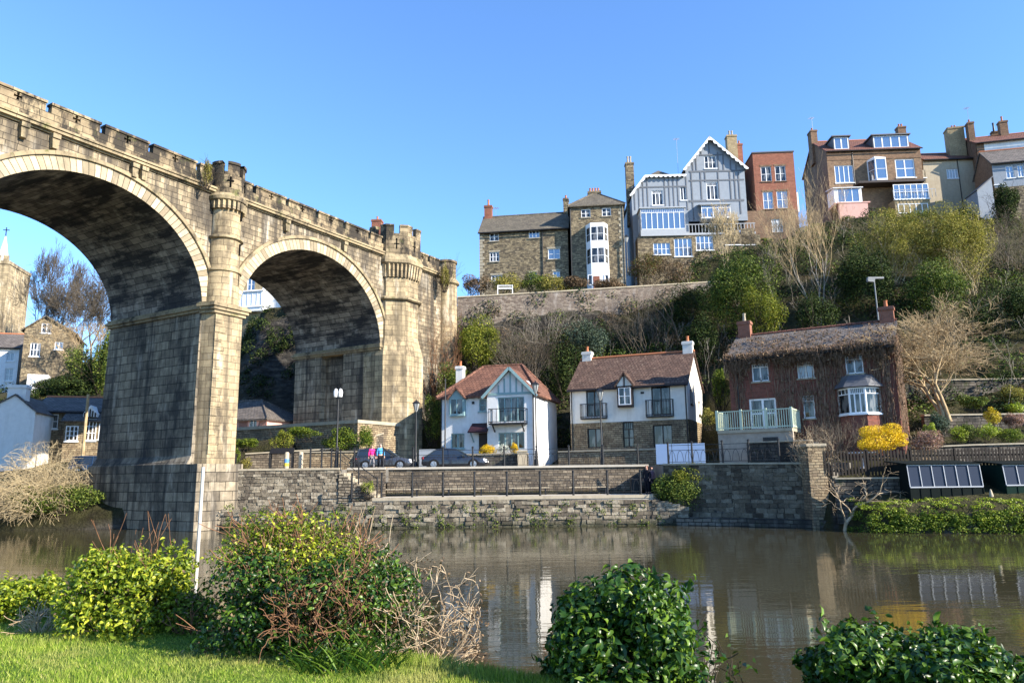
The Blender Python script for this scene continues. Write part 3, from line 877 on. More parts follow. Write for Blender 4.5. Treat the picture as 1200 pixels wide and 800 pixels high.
# parapet: panels with cross loops between narrow gaps
gaps = [vplane(*p)[0] for p in (zz('o', 57, 124), zz('o', 120, 150), zz('o', 176.5, 172), zz('o', 232, 192))]
pitch = (gaps[3] - gaps[0]) / 3
gl = [gaps[0] - pitch * k for k in range(7, 0, -1)] + gaps
gr = [vplane(*p)[0] for p in ((297.5, 223), (336, 237), (371, 251), (403, 264))]
gr.append(gr[-1] + (gr[3] - gr[0]) / 3)
edges = [-18.9] + [x for x in gl if x > -17] + [13.6] + gr + [28.95]
segs = list(zip(edges, edges[1:])) + [(33.3, 35.2), (35.2, 36.9)]
mb = MB()
for a, b in ((-18.9, 12.3), (14.9, 29.0), (33.3, 37.0)): mb.box(a, b, -.05, .32, 21.32, 21.98)
mb.build('parapet_base', M['via_cap'], via)
def cross(cx, cz, r=.34, t=.055):
    def leg(a):
        d, e = Vector((math.cos(a), math.sin(a))), Vector((-math.sin(a), math.cos(a)))
        return [d * t * 1.0 + e * -t, d * r - e * t * 1.7, d * r + e * t * 1.7]
    out = []
    for k in range(4): out += leg(k * PI / 2)
    return [(cx + p.x, cz + p.y) for p in out]
for a, b in segs:
    a1, b1 = a + .15, b - .15
    if abs(b - 13.6) < .1: b1 = 12.4
    if abs(a - 13.6) < .1: a1 = 14.8
    if b1 - a1 < .4: continue
    mb = MB()
    hole = cross((a1 + b1) / 2, 22.02) if b1 - a1 > 1.6 else None
    hs = [hole] if hole else []
    R_ = [(a1, 21.975), (b1, 21.975), (b1, 22.42), (a1, 22.42)]
    if hole: hs = [[(x, z) for x, z in cross((a1 + b1) / 2, 22.19, .2, .045)]]
    mb.sheet(R_, -.055, 0, hs, .3)
    mb.box(a1, b1, -.055, .32, 21.975, 22.42, skip='fb')
    pn = mb.build('parapet_panel', M['via_cap'], via)
    if hole:
        mb = MB(); cx = (a1 + b1) / 2
        mb.face([(cx - .4, .2, 21.98), (cx + .4, .2, 21.98), (cx + .4, .2, 22.4), (cx - .4, .2, 22.4)])
        mb.build('cross_loop', M['black'], pn)
    mb = MB(); mb.box(a1 - .04, b1 + .04, -.14, .4, 22.42, 22.56); mb.build('coping', M['via_cap'], pn)
mb = MB(); mb.box(-18.9, 38, TH - .35, TH, 21.3, 22.5); mb.build('rear_parapet', M['via_cap'], via)
for p in ((26, 150), (62, 168), (166, 205), (268, 0), (334, 262), (402, 288), (155, 203)):
    if p[1] == 0: continue
    s, z = vplane(*p)
    mb = MB()
    mb.prism([(s - .14, 20.05), (s + .14, 20.05), (s + .2, 20.85), (s - .2, 20.85)], -.3, 0)
    mb.box(s - .2, s + .2, -.38, -.003, 20.6, 20.84)
    mb.build('water_spout', M['via_band'], via)
# octagonal abutment tower
def octo(cx, cy, R, z0, R1=None, z1=None, mb=None):
    P = lambda r, k: (cx + r * math.cos(PI / 8 + k * PI / 4), cy + r * math.sin(PI / 8 + k * PI / 4))
    R1 = R if R1 is None else R1
    for k in range(8):
        a, b, c, d = P(R, k), P(R, k + 1), P(R1, k + 1), P(R1, k)
        mb.face([(*a, z0), (*b, z0), (*c, z1), (*d, z1)])
    return [P(R1, k) for k in range(8)]
TX, TY = 31.15, .55
mb = MB()
octo(TX, TY, 2.6, 3.0, 2.6, 12.6, mb); octo(TX, TY, 2.6, 12.6, 2.15, 14.2, mb); octo(TX, TY, 2.15, 14.2, 2.15, 17.3, mb)
octo(TX, TY, 2.1, 17.3, 2.08, 20.1, mb)
mb.build('tower_shaft', M['via_col'], via)
mb = MB(); octo(TX, TY, 2.3, 17.2, 2.46, 17.3, mb); octo(TX, TY, 2.46, 17.3, 2.46, 17.42, mb); octo(TX, TY, 2.46, 17.42, 2.22, 17.55, mb)
mb.build('tower_band', M['via_band'], via)
def TP(r, k): return Vector((TX + r * math.cos(PI / 8 + k * PI / 4), TY + r * math.sin(PI / 8 + k * PI / 4), 0))
mb = MB()
for k in range(8):
    for f in (.1, .3, .5, .7, .9):
        b, t = TP(2.12, k).lerp(TP(2.12, k + 1), f), TP(2.28, k).lerp(TP(2.28, k + 1), f)
        mb.bar(b + Vector((0, 0, 19.2)), t + Vector((0, 0, 20.28)), .2, .34)
mb.build('corbel_table', M['via_col'], via)
mb = MB(); octo(TX, TY, 2.35, 20.2, 2.55, 20.35, mb); octo(TX, TY, 2.55, 20.35, 2.55, 20.6, mb); octo(TX, TY, 2.55, 20.6, 2.3, 21.1, mb)
mb.build('tower_cornice', M['via_band'], via)
mb = MB(); octo(TX, TY, 2.3, 21.0, 2.3, 22.9, mb)
q = octo(TX, TY, 1.9, 22.9, 1.9, 22.1, mb); mb.face([(*p, 22.1) for p in q])
mb.build('tower_battlement', M['via_cap'], via)
for k in range(8):
    mb = MB()
    for e, z0, z1 in ((0, 22.88, 23.52), (.06, 23.52, 23.66)):
        o_ = [TP(2.3 + e, k).lerp(TP(2.3 + e, k + q), .36) for q in (-1, 1)]; i_ = [TP(1.95 - e, k).lerp(TP(1.95 - e, k + q), .36) for q in (-1, 1)]
        mb.prism_z([tuple(v)[:2] for v in (o_[0], TP(2.3 + e, k), o_[1], i_[1], TP(1.95 - e, k), i_[0])], z0, z1)
    mb.build('merlon', M['via_cap'], via)
    if k in (5, 6, 4):
        o = TP(2.3, k).lerp(TP(2.3, k + 1), .5) + Vector((0, 0, 22.0))
        tg = (TP(1, k + 1) - TP(1, k)).normalized()
        mb = MB(); mb.bar(o - Vector((0, 0, .45)), o + Vector((0, 0, .45)), .1, .06); mb.bar(o - tg * .2, o + tg * .2, .1, .06)
        mb.build('cross_loop', M['black'], via)
# end turret
EX = 38.1
mb = MB(); mb.lathe(EX, .1, [(1.0, 12.5), (1.0, 20.4)], 24, cap=False); mb.build('end_turret_shaft', M['via_col'], via, True)
mb = MB(); mb.lathe(EX, .1, [(1.0, 20.3), (1.22, 20.45), (1.22, 20.65), (1.0, 20.9)], 24); mb.build('turret_band', M['via_band'], via, True)
mb = MB(); mb.lathe(EX, .1, [(.9, 20.8), (.9, 22.4), (1.02, 22.45), (1.02, 22.65), (.6, 22.65)], 24); mb.build('turret_drum', M['via_cap'], via, True)
# platform under the far pier
pf = thing('pier_platform', 'massive stone platform carrying the far pier of the viaduct', 'wall', VA, VYAW)
mb = MB()
mb.box(25.0, 30.0, -1.4, TH + 2.5, 2.5, 6.9)
mb.build('platform_block', M['tan_wall'], pf)
mb = MB(); mb.box(24.9, 30.1, -1.5, TH + 2.6, 6.9, 7.15); mb.build('coping', M['coping'], pf)

# ------------------------------------------------------------------ promenade
def wall_run(name, label, pts, zb, zt, th, mat, cap=True, group=None, capmat='coping', capt=.14, over=.08, back=1):
    """wall along ground points (x, y) front face; zb / zt numbers or lists"""
    o = Vector((*pts[0], 0))
    t = thing(name, label, 'wall', o, 0, group)
    mb, mc = MB(), MB()
    n = len(pts)
    zb = zb if hasattr(zb, '__len__') else [zb] * n
    zt = zt if hasattr(zt, '__len__') else [zt] * n
    pr = []
    for i, p in enumerate(pts):
        a = Vector(pts[max(0, i - 1)]); b = Vector(pts[min(n - 1, i + 1)])
        d = (b - a).normalized()
        nn = Vector((-d.y, d.x)) * back
        pr.append((Vector(p) - o.xy, nn))
    for i in range(n - 1):
        (p, n0), (q, n1) = pr[i], pr[i + 1]
        P, Q = p + n0 * th, q + n1 * th
        f = lambda v, z: (v.x, v.y, z)
        mb.face([f(p, zb[i]), f(q, zb[i + 1]), f(q, zt[i + 1]), f(p, zt[i])])
        mb.face([f(Q, zb[i + 1]), f(P, zb[i]), f(P, zt[i]), f(Q, zt[i + 1])])
        mb.face([f(p, zt[i]), f(q, zt[i + 1]), f(Q, zt[i + 1]), f(P, zt[i])])
        if i == 0: mb.face([f(P, zb[i]), f(p, zb[i]), f(p, zt[i]), f(P, zt[i])])
        if i == n - 2: mb.face([f(q, zb[n - 1]), f(Q, zb[n - 1]), f(Q, zt[n - 1]), f(q, zt[n - 1])])
        if cap:
            p2, q2 = p - n0 * over, q - n1 * over
            P2, Q2 = P + n0 * over, Q + n1 * over
            z0a, z0b = zt[i] + .003, zt[i + 1] + .003
            mc.face([f(p2, z0a), f(q2, z0b), f(q2, z0b + capt), f(p2, z0a + capt)])
            mc.face([f(Q2, z0b), f(P2, z0a), f(P2, z0a + capt), f(Q2, z0b + capt)])
            mc.face([f(p2, z0a + capt), f(q2, z0b + capt), f(Q2, z0b + capt), f(P2, z0a + capt)])
            mc.face([f(p2, z0a), f(P2, z0a), f(Q2, z0b), f(q2, z0b)])
            if i == 0: mc.face([f(P2, z0a), f(p2, z0a), f(p2, z0a + capt), f(P2, z0a + capt)])
            if i == n - 2: mc.face([f(q2, z0b), f(Q2, z0b), f(Q2, z0b + capt), f(q2, z0b + capt)])
    mb.build('wall_body', mat, t)
    if cap: mc.build('coping', M[capmat], t)
    return t
# upper road slab, lower path slab
UP = 3.45
mb = MB()
mb.prism_z([(-45, 57), (-26, 53), (-18.4, 46.5), (-10.7, 46.5), (-10.7, 48.4), (-8.2, 48.4), (-8.2, 49.6), (8.8, 49.6), (9.0, 45.6), (12.5, 43.9), (17.0, 40.9), (19.5, 43.5), (19, 47), (15, 55), (4, 58), (-8, 58.5), (-20, 56), (-45, 62)], 2.6, UP)
tag(mb.build('road', M['asphalt']), kind='structure')
mb = MB()
mb.prism_z([(-8.4, 45.0), (8.2, 45.0), (8.9, 46.0), (8.9, 49.5), (-8.4, 49.5)], -.9, 1.72)
tag(mb.build('lower_path', M['lightpath']), kind='structure')
wall_run('retaining_wall', 'dark stone retaining wall behind the lower riverside path', [(-8.3, 49.45), (8.85, 49.45)], 1.5, UP - .02, .3, M['old_wall'], capmat='lightpath', over=.12)
wall_run('river_wall', 'rough rubble river wall below the lower path', [(-19.5, 45.4), (-15, 45.2), (-8.4, 44.85), (0, 44.8), (8.4, 44.8), (10.2, 44.4)], -1, [1.1, 1.2, 1.5, 1.55, 1.45, 1.0], .7, M['river_wall'], cap=False)
mb = MB()
wall_run('plaza_wall', 'weathered grey rubble wall holding up the small plaza beside the viaduct pier', [(-18.3, 46.3), (-10.7, 46.3)], -1, UP - .02, .4, M['river_wall'], capt=.12)
wall_run('quay_wall', 'dark damp quay wall under the black door terrace', [(9.05, 45.5), (12.6, 43.7), (17.1, 40.7)], -1, [UP, UP - .02, UP - .1], .4, M['dark_wall'], capt=.1)
mb = MB()
kp = thing('quay_ledge', 'low stone ledge at the waterline under the damp quay wall', 'ledge', (10, 44.4, 0))
mb.prism_z([(-.6, -.2), (2.2, -1.4), (6.9, -4.5), (7.3, -3.9), (2.6, -.7), (-.2, .5)], -1, .42)
mb.build('ledge_block', M['dark_wall'], kp)
def rough_facing(wall, pts, z0, z1, rh, bw, seed, out=.07, ragged=.0, mt='rough_stone'):
    r = random.Random(seed)
    o = wall.location
    mb = MB()
    for i in range(len(pts) - 1):
        a, b = Vector((*pts[i], 0)), Vector((*pts[i + 1], 0))
        L = (b - a).length; d = (b - a) / L; nn = Vector((d.y, -d.x, 0))
        z, row = z0, 0
        while True:
            h = rh * r.uniform(.8, 1.2)
            s = -r.uniform(0, bw)
            alive = False
            while s < L:
                w = bw * r.uniform(.5, 1.5)
                s0, s1 = max(0, s + .012), min(L, s + w - .012)
                s += w
                if s1 - s0 < .06: continue
                zt = z1[i] + (z1[i + 1] - z1[i]) * (s0 / L)
                if z > zt - .02 + r.uniform(-ragged, ragged * .6): continue
                alive = True
                t = r.uniform(.01, out)
                j = lambda q: r.uniform(-q, q)
                hh = min(h, zt - z + .02 + r.random() * ragged) - .022
                P = []
                for y in (-.04, t):
                    for (u, v) in ((s0, 0), (s1, 0), (s1, hh), (s0, hh)):
                        q = .0 if y < 0 else .025
                        P.append(a + d * (u + j(q)) + nn * (y + j(q * .6)) + Vector((0, 0, z + v + j(q))) - o)
                for q in ((4, 5, 6, 7), (0, 1, 5, 4), (1, 2, 6, 5), (2, 3, 7, 6), (3, 0, 4, 7)): mb.face([P[k] for k in q])
            z += h; row += 1
            if z > max(z1) + .2: break
    mb.build('rough_stone_facing', M[mt], wall)
for o_ in list(COL.objects):
    if o_.name == 'river_wall': rough_facing(o_, [(-19.5, 45.4), (-15, 45.2), (-8.4, 44.85), (0, 44.8), (8.4, 44.8), (10.2, 44.4)], -.15, [1.1, 1.2, 1.45, 1.5, 1.4, 1.0], .23, .46, 3, .12, .12)
    if o_.name == 'plaza_wall': rough_facing(o_, [(-18.3, 46.3), (-10.7, 46.3)], .6, [3.4, 3.4], .19, .34, 4, .06)
    if o_.name == 'quay_wall': rough_facing(o_, [(9.05, 45.5), (12.6, 43.7), (17.1, 40.7)], -.1, [UP, UP - .04, UP - .12], .26, .5, 5, .05, 0, 'damp_shaded_stone')
# lower path kerb
wall_run('path_kerb', 'pale kerb edging the lower riverside path', [(-8.4, 44.95), (8.25, 44.95)], 1.56, 1.75, .28, M['coping'], cap=False)
# steps going down to the lower path
stp = thing('stone_steps', 'worn stone steps descending from the plaza to the lower path', 'steps', (-10.7, 46.3, 0))
for k in range(9):
    mb = MB()
    x0 = k * .27
    mb.box(x0, x0 + .3, 0, 2.0, 1.2, UP - .02 - (k + 1) * .19)
    mb.build('step', M['coping'], stp)
wall_run('step_wall', 'short stone wall between the stone steps and the road', [(-10.68, 48.34), (-8.2, 48.34)], 1.2, UP - .02, .05, M['old_wall'], capmat='lightpath', over=.06)
mb = MB()
q_ = [(-.02, 1.0), (2.45, 1.0)]
for k in range(8, -1, -1): q_ += [(min(2.45, k * .27 + .27), UP - .08 - (k + 1) * .19), (k * .27 - .02, UP - .08 - (k + 1) * .19)]
mb.prism(q_, -.09, -.004)
mb.build('side_wall', M['river_wall'], stp)
def railing(name, label, pts, zbase, posts, h, group='black riverside railings', hoops=True, bend=0):
    o = Vector((*pts[0], zbase))
    t = thing(name, label, 'railing', o, 0, group)
    pp = []
    for (x, y) in posts:
        v = Vector((x, y, zbase)) - o
        pp.append(v)
        mb = MB()
        mb.tube([v + Vector((0, 0, -.05)), v + Vector((0, 0, h + .12))], [.065, .055], 8)
        mb.lathe(v.x, v.y, [(.075, h + .1), (.08, h + .16), (.0, h + .24)], 8)
        mb.build('post', M['metal'], t, True)
    for a, b in zip(pp, pp[1:]):
        mb = MB()
        d = b - a
        up = Vector((0, 0, 1))
        for zr in (h * .98, h * .72, h * .12): mb.bar(a + up * zr, b + up * zr, .03, .03)
        if hoops:
            n = max(2, int(d.length / .42))
            for k in range(n):
                f0, f1 = (k + .08) / n, (k + .92) / n
                q = []
                for i in range(9):
                    f = i / 8
                    q.append(a + d * (f0 + (f1 - f0) * f) + up * (h * (.12 + .58 * math.sin(PI * f) ** .55)))
                for i in range(8): mb.bar(q[i], q[i + 1], .02, .02)
        mb.build('rail_panel', M['metal'], t)
    return t
def line_posts(pxs, py, y, xy=None):
    out = []
    for px in pxs:
        p = atY(px, py, y)
        out.append((p.x, y))
    return out
UPX = [388, 415, 449, 484, 519, 554, 591, 629, 667, 707, 748, 787]
up_p = line_posts(UPX, 548, 49.62)
railing('railing', 'upper black railing along the road edge above the lower path', up_p, UP + .05, up_p, 1.18)
lo_p = line_posts([412, 447, 483, 519, 556, 594, 633, 672, 712, 751], 578, 45.15)
railing('railing', 'lower black railing along the riverside path at the water', lo_p, 1.78, lo_p, 1.22)
rt_p = [(9.4, 45.6), (10.7, 44.95), (12.3, 44.15), (13.6, 43.35), (15.0, 42.4)]
railing('railing', 'black railing on top of the damp quay wall before the black door', rt_p, UP + .05, rt_p, 1.15)
st_p = [(-12.6, 46.6), (-11.9, 46.6), (-10.9, 46.6)]
railing('railing', 'short black railing at the head of the stone steps', st_p, UP + .05, st_p, 1.1, hoops=False)
sr = thing('handrail', 'sloping black handrail beside the stone steps', 'handrail', (-10.7, 46.45, UP))
mb = MB(); mb.bar((0, 0, 1.05), (2.3, 0, -.6), .05); mb.bar((0, 0, .6), (2.3, 0, -1.05), .035); mb.build('rail', M['metal'], sr)
for x, z in ((0, 0), (1.15, -.83), (2.3, -1.65)):
    mb = MB(); mb.tube([(x, 0, z - .1), (x, 0, z + 1.15)], .045, 8); mb.build('post', M['metal'], sr)
# bench-like rail on the lower path wall
for k, px in enumerate((470, 545, 620, 690)):
    p = atY(px, 566, 48.9)
    b = thing('park_bench', ['leftmost low bench against the retaining wall on the lower path', 'second low bench from the steps on the lower path', 'third low bench from the steps on the lower path', 'rightmost low bench on the lower path near the litter bin'][k], 'bench', (p.x, 48.85, 1.72), 0, 'low benches on the lower path')
    mb = MB()
    mb.box(-1.3, 1.3, -.25, .2, .42, .48); mb.build('seat', M['coping'], b)
    for x in (-1.1, 1.0):
        mb = MB(); mb.box(x, x + .1, -.22, .16, 0, .42); mb.build('leg', M['metal'], b)
def bin_(px, py, y, zb, label, w=.6):
    p = atY(px, py, y)
    b = thing('litter_bin', label, 'bin', (p.x, y, zb), 0)
    mb = MB(); mb.box(-w / 2, w / 2, -.25, .25, .05, .95); mb.build('body', M['metal'], b)
    mb = MB(); mb.box(-w / 2 - .04, w / 2 + .04, -.29, .29, .95, 1.02); mb.prism([(-w / 2, 1.02), (w / 2, 1.02), (w / 2 - .15, 1.14), (-w / 2 + .15, 1.14)], -.2, .2); mb.build('lid', M['metal'], b)
bin_(745, 570, 48.6, 1.72, 'black litter bin at the end of the lower path')
bin_(443, 570, 49.0, 1.72, 'black litter bin on the lower path near the steps', .7)
bin_(268, 548, 47.0, UP, 'dark litter bin at the foot of the viaduct pier', .8)
# information lectern board
p = atY(330, 550, 47.4)
nb = thing('information_board', 'black double-sided information board on legs at the plaza edge', 'notice board', (p.x, 47.4, UP))
mb = MB(); mb.slab([(-.75, -.3, 1.05), (.75, -.3, 1.05), (.75, .1, 1.4), (-.75, .1, 1.4)], .08); mb.build('panel', M['metal'], nb)
for x in (-.7, .7):
    for y in (-.25, .05):
        mb = MB(); mb.bar((x, y, 0), (x, y, 1.1), .07); mb.build('leg', M['metal'], nb)
for k, (px, lab) in enumerate(((335.5, 'striped timber post with blue and yellow bands beside the information board'), (352, 'bleached timber bollard at the plaza edge'))):
    p = atY(px, 550, 47.1)
    b = thing('bollard', lab, 'post', (p.x, 47.1, UP))
    mb = MB(); mb.lathe(0, 0, [(.15, 0), (.15, 1.05), (.1, 1.12), (0, 1.13)], 10); mb.build('shaft', M['timber_post'], b, True)
    if k == 0:
        mb = MB(); mb.lathe(0, 0, [(.155, .45), (.155, .7)], 10); mb.build('band', M['bluestripe'], b)
        mb = MB(); mb.lathe(0, 0, [(.155, .25), (.155, .45)], 10); mb.build('band', M['yellow'], b)
# terrace walls behind the plaza
wall_run('terrace_wall', 'brown dry-stone terrace wall left of the stone platform', [(-19.5, 54.6), (-13.2, 55.0), (-9.9, 57.0)], 3.0, [4.7, 5.0, 6.2], .5, M['old_wall'], capt=.1)
wall_run('plant_wall', 'low stone wall in front of the terrace holding plants', [(-15.0, 52.6), (-10.5, 52.6)], 3.0, 4.7, .5, M['tan_wall'], capt=.1)
wall_run('bank_wall', 'low mossy stone wall on the far bank left of the pier', [(-44, 49.5), (-27, 48.2)], -.5, 2.2, .5, M['dark_wall'], capt=.1)

# lamp posts
def lamp(px, py, y, zb, ztop, label, style='lantern', group='street lamps by the river'):
    p = atY(px, py, y)
    h = ztop - zb
    t = thing('street_lamp', label, 'lamp post', (p.x, y, zb), 0, group)
    mb = MB()
    mb.lathe(0, 0, [(.14, 0), (.14, .5), (.1, .6), (.09, 1.1), (.055, 1.2), (.045, h - .7)], 10); mb.build('post', M['metal'], t, True)
    if style == 'lantern':
        mb = MB(); mb.lathe(0, 0, [(.05, h - .75), (.12, h - .62), (.24, h - .15)], 6, cap=False); mb.build('lantern_glass', M['frost'], t)
        mb = MB(); mb.lathe(0, 0, [(.28, h - .16), (.28, h - .12), (.1, h + .02), (.04, h + .05), (.04, h + .12), (0, h + .16)], 6)
        for k in range(6):
            a = 2 * PI * k / 6
            mb.bar((.12 * math.cos(a), .12 * math.sin(a), h - .62), (.24 * math.cos(a), .24 * math.sin(a), h - .15), .025)
        mb.build('lantern_cap', M['metal'], t)
    return t
def ztopx(px, py, y): return atY(px, py, y).z
t = lamp(394, 548, 47.3, UP, ztopx(394, 455, 47.3), 'black street lamp with twin white heads beside the steps', 'twin')
h = ztopx(394, 455, 47.3) - UP
for k, dx in enumerate((-.16, .14)):
    mb = MB(); mb.lathe(dx, -.05, [(.0, h - .62), (.12, h - .55), (.16, h - .25), (.09, h - .05), (0, h)], 10); mb.build('lamp_head', M['whitelamp'], t, True)
mb = MB(); mb.bar((-.2, 0, h - .62), (.2, 0, h - .62), .06); mb.build('bracket', M['metal'], t)
lamp(487, 548, 52.6, UP, ztopx(487, 470, 52.6), 'black lantern lamp in front of the stone tower foot')
lamp(521.5, 548, 53.0, UP, ztopx(521.5, 432, 53.0), 'tall pale-headed lamp beside the gabled white house', 'plain')
lamp(629, 548, 50.2, UP, ztopx(629, 448, 50.2), 'slim black lamp post before the right corner of the gabled house')
lamp(706, 548, 50.2, UP, ztopx(705, 456, 50.2), 'black lantern lamp in front of the stone-footed white house')
# slim weathered pole standing on the near bank
a = atY(228.5, 683, 9.4); zt = atY(230, 547, 9.4).z
pl = thing('mooring_pole', 'slim white weathered pole rising between the lawn hedges', 'pole', (a.x, 9.4, .2))
mb = MB(); mb.tube([(0, 0, -.6), (.015, 0, zt - .2)], [.025, .02], 10); mb.build('pole_shaft', plain('peeling_white_paint', (0.55, 0.52, 0.47), .7, .2, var=.5, dirt=(0.25, 0.16, 0.09)), pl, True)
# ------------------------------------------------------------------ houses
def window(parent, w, h, loc, rz=0, cols=2, rows=2, frame='paint', glass='glass', sill='paint', fw=.075, bar=.04, name='window', inset=.07, toprow=0.0, arch=False, lintel=None):
    mb = MB()
    mb.box(0, fw, 0, .08, 0, h); mb.box(w - fw, w, 0, .08, 0, h)
    mb.box(fw, w - fw, 0.002, .078, 0, fw); mb.box(fw, w - fw, .002, .078, h - fw, h)
    zt = h - fw
    if toprow:
        zt = h * (1 - toprow)
        mb.box(fw, w - fw, .004, .074, zt - .03, zt + .03)
        k = cols * 3
        for i in range(1, k):
            x = w * i / k
            mb.box(x - .015, x + .015, .012, .06, zt + .03, h - fw)
    for i in range(1, cols):
        x = w * i / cols
        mb.box(x - bar, x + bar, .006, .072, fw, zt)
    for j in range(1, rows):
        z = fw + (zt - fw) * j / rows
        mb.box(fw, w - fw, .014, .064, z - bar * .6, z + bar * .6)
    o = mb.build(name, M[frame], parent)
    o.location = Vector(loc) + Matrix.Rotation(rz, 3, 'Z') @ Vector((0, inset, 0))
    o.rotation_euler = (0, 0, rz)
    mb = MB(); mb.face([(fw * .5, .05, fw * .5), (w - fw * .5, .05, fw * .5), (w - fw * .5, .05, h - fw * .5), (fw * .5, .05, h - fw * .5)])
    mb.build('pane', M[glass], o)
    if sill:
        mb = MB(); mb.box(-.08, w + .08, -inset - .09, -inset + .1, -.1, -.002); mb.build('sill', M[sill], o)
    if lintel:
        mb = MB(); mb.box(-.1, w + .1, -inset - .025, -inset + .1, h + .002, h + .2); mb.build('lintel', M[lintel], o)
    return o

class House:
    def __init__(s, name, label, o, yaw, cat='house', group=None):
        s.o, s.yaw = Vector(o), math.radians(yaw)
        s.d = Vector((math.cos(s.yaw), math.sin(s.yaw), 0))
        s.n = Vector((-s.d.y, s.d.x, 0))
        s.e = thing(name, label, cat, o, s.yaw, group)
        s.holes = {}
    def L(s, px, py, y=0.0):
        d = ray(px, py)
        eye = Vector((0, 0, EYE))
        k = (s.o + s.n * y - eye).dot(s.n) / d.dot(s.n)
        p = eye + d * k - s.o
        return p.dot(s.d), p.z
    def R(s, z, x0, y0, x1, y1, y=0.0):
        xm, ym = (x0 + x1) / 2, (y0 + y1) / 2
        f = lambda a, b: s.L(*zz(z, a, b), y)
        return f(x0, ym)[0], f(x1, ym)[0], f(xm, y1)[1], f(xm, y0)[1]
    def win(s, z, x0, y0, x1, y1, cols=2, rows=2, y=0.0, key='f', hole=True, **k):
        u0, u1, z0, z1 = s.R(z, x0, y0, x1, y1, y)
        return s.winr(u0, u1, z0, z1, cols, rows, y, key, hole, **k)
    def winr(s, u0, u1, z0, z1, cols=2, rows=2, y=0.0, key='f', hole=True, **k):
        if hole: s.holes.setdefault(key, []).append([(u0, z0), (u1, z0), (u1, z1), (u0, z1)])
        if not hole: k.setdefault('inset', -.03)
        return window(s.e, u1 - u0, z1 - z0, (u0, y, z0), 0, cols, rows, **k)
    def front(s, poly, mat, y=0.0, key='f', name='front_wall', depth=.2):
        mb = MB(); mb.sheet(poly, y, 0, s.holes.get(key, []), depth)
        return mb.build(name, M[mat], s.e)
    def shell(s, W, D, z0, ze, zr, mat, y0=0.0, ends='gg', x0=0.0, name='side_wall', back=True):
        """side and back walls; ends g = gable, h = flat (hip)"""
        mb = MB()
        ym = (y0 + D) / 2
        for x, e, fl in ((x0, ends[0], False), (W, ends[1], True)):
            q = [(x, D, z0), (x, y0, z0), (x, y0, ze)] + ([(x, ym, zr)] if e == 'g' else []) + [(x, D, ze)]
            mb.face(q[::-1] if fl else q)
        if back: mb.face([(W, D, z0), (x0, D, z0), (x0, D, ze), (W, D, ze)])
        return mb.build(name, M[mat], s.e)
    def gable_roof(s, W, D, ze, zr, mat, y0=0.0, x0=0.0, over=.3, side=.15, t=.14, ridge='pot'):
        mb = MB()
        ym = (y0 + D) / 2
        sl = (zr - ze) / (ym - y0)
        zo = ze - over * sl
        mb.slab([(x0 - side, y0 - over, zo + .12), (W + side, y0 - over, zo + .12), (W + side, ym, zr + .12), (x0 - side, ym, zr + .12)], t)
        mb.slab([(W + side, D + over, zo + .12), (x0 - side, D + over, zo + .12), (x0 - side, ym, zr + .12), (W + side, ym, zr + .12)], t)
        r = mb.build('roof', M[mat], s.e)
        mb = MB(); mb.tube([(x0 - side, ym, zr + .13), (W + side, ym, zr + .13)], .11, 8); mb.build('ridge_tiles', M[ridge], r)
        mb = MB(); mb.tube([(x0 - side, y0 - over - .05, zo + .0), (W + side, y0 - over - .05, zo + .0)], .07, 8); mb.build('gutter', M['metal'], r)
        return r
    def hip_roof(s, x0, x1, y0, y1, ze, rx0, rx1, zr, mat, over=.3, t=.14, ry=None):
        mb = MB()
        ym = (y0 + y1) / 2 if ry is None else ry
        A = [(x0 - over, y0 - over, ze), (x1 + over, y0 - over, ze), (x1 + over, y1 + over, ze), (x0 - over, y1 + over, ze)]
        r0, r1 = (rx0, ym, zr), (rx1, ym, zr)
        mb.face([A[0], A[1], r1, r0]); mb.face([A[1], A[2], r1]); mb.face([A[2], A[3], r0, r1]); mb.face([A[3], A[0], r0])
        B = [(x, y, z - t) for x, y, z in A]
        for i in range(4): mb.face([B[i], B[(i + 1) % 4], A[(i + 1) % 4], A[i]])
        mb.face(B[::-1])
        r = mb.build('roof', M[mat], s.e)
        mb = MB()
        for p, q in ((A[0], r0), (A[1], r1), (r0, r1), (A[3], r0), (A[2], r1)):
            if (Vector(p) - Vector(q)).length > .1: mb.tube([p, q], .1, 6)
        mb.build('hip_tiles', M[mat], r)
        return r
    def chimney(s, u, y, z0, z1, w, d, mat, pots=1, parent=None, potmat='pot', poth=.45):
        mb = MB(); mb.box(u - w / 2, u + w / 2, y - d / 2, y + d / 2, z0, z1)
        c = mb.build('chimney', M[mat], parent or s.e)
        mb = MB(); mb.box(u - w / 2 - .06, u + w / 2 + .06, y - d / 2 - .06, y + d / 2 + .06, z1 - .2, z1 - .02); mb.box(u - w / 2 - .03, u + w / 2 + .03, y - d / 2 - .03, y + d / 2 + .03, z1 - .02, z1 + .04)
        for i in range(pots):
            pu = u + (i - (pots - 1) / 2) * min(.32, w / max(1, pots))
            mb.lathe(pu, y, [(.13, z1 + .04), (.1, z1 + .1 + poth * .6), (.13, z1 + .04 + poth), (.07, z1 + .04 + poth)], 10, m=1)
        mb.build('chimney_pot', [M[mat], M[potmat]], c)
        return c
    def pipe(s, u, y, z0, z1, mat='metal'):
        mb = MB(); mb.tube([(u, y, z0), (u, y, z1)], .045, 8)
        return mb.build('drainpipe', M[mat], s.e)
    def antenna(s, u, y, z0, h=1.6):
        mb = MB(); mb.bar((u, y, z0), (u, y, z0 + h), .035)
        for k in range(5): mb.bar((u - .35, y - .1 + k * .16, z0 + h - .05 + k * .02), (u + .35, y - .1 + k * .16, z0 + h - .05 + k * .02), .02)
        mb.bar((u, y - .2, z0 + h - .05), (u, y + .65, z0 + h + .05), .025)
        return mb.build('aerial', M['greymetal'], s.e)
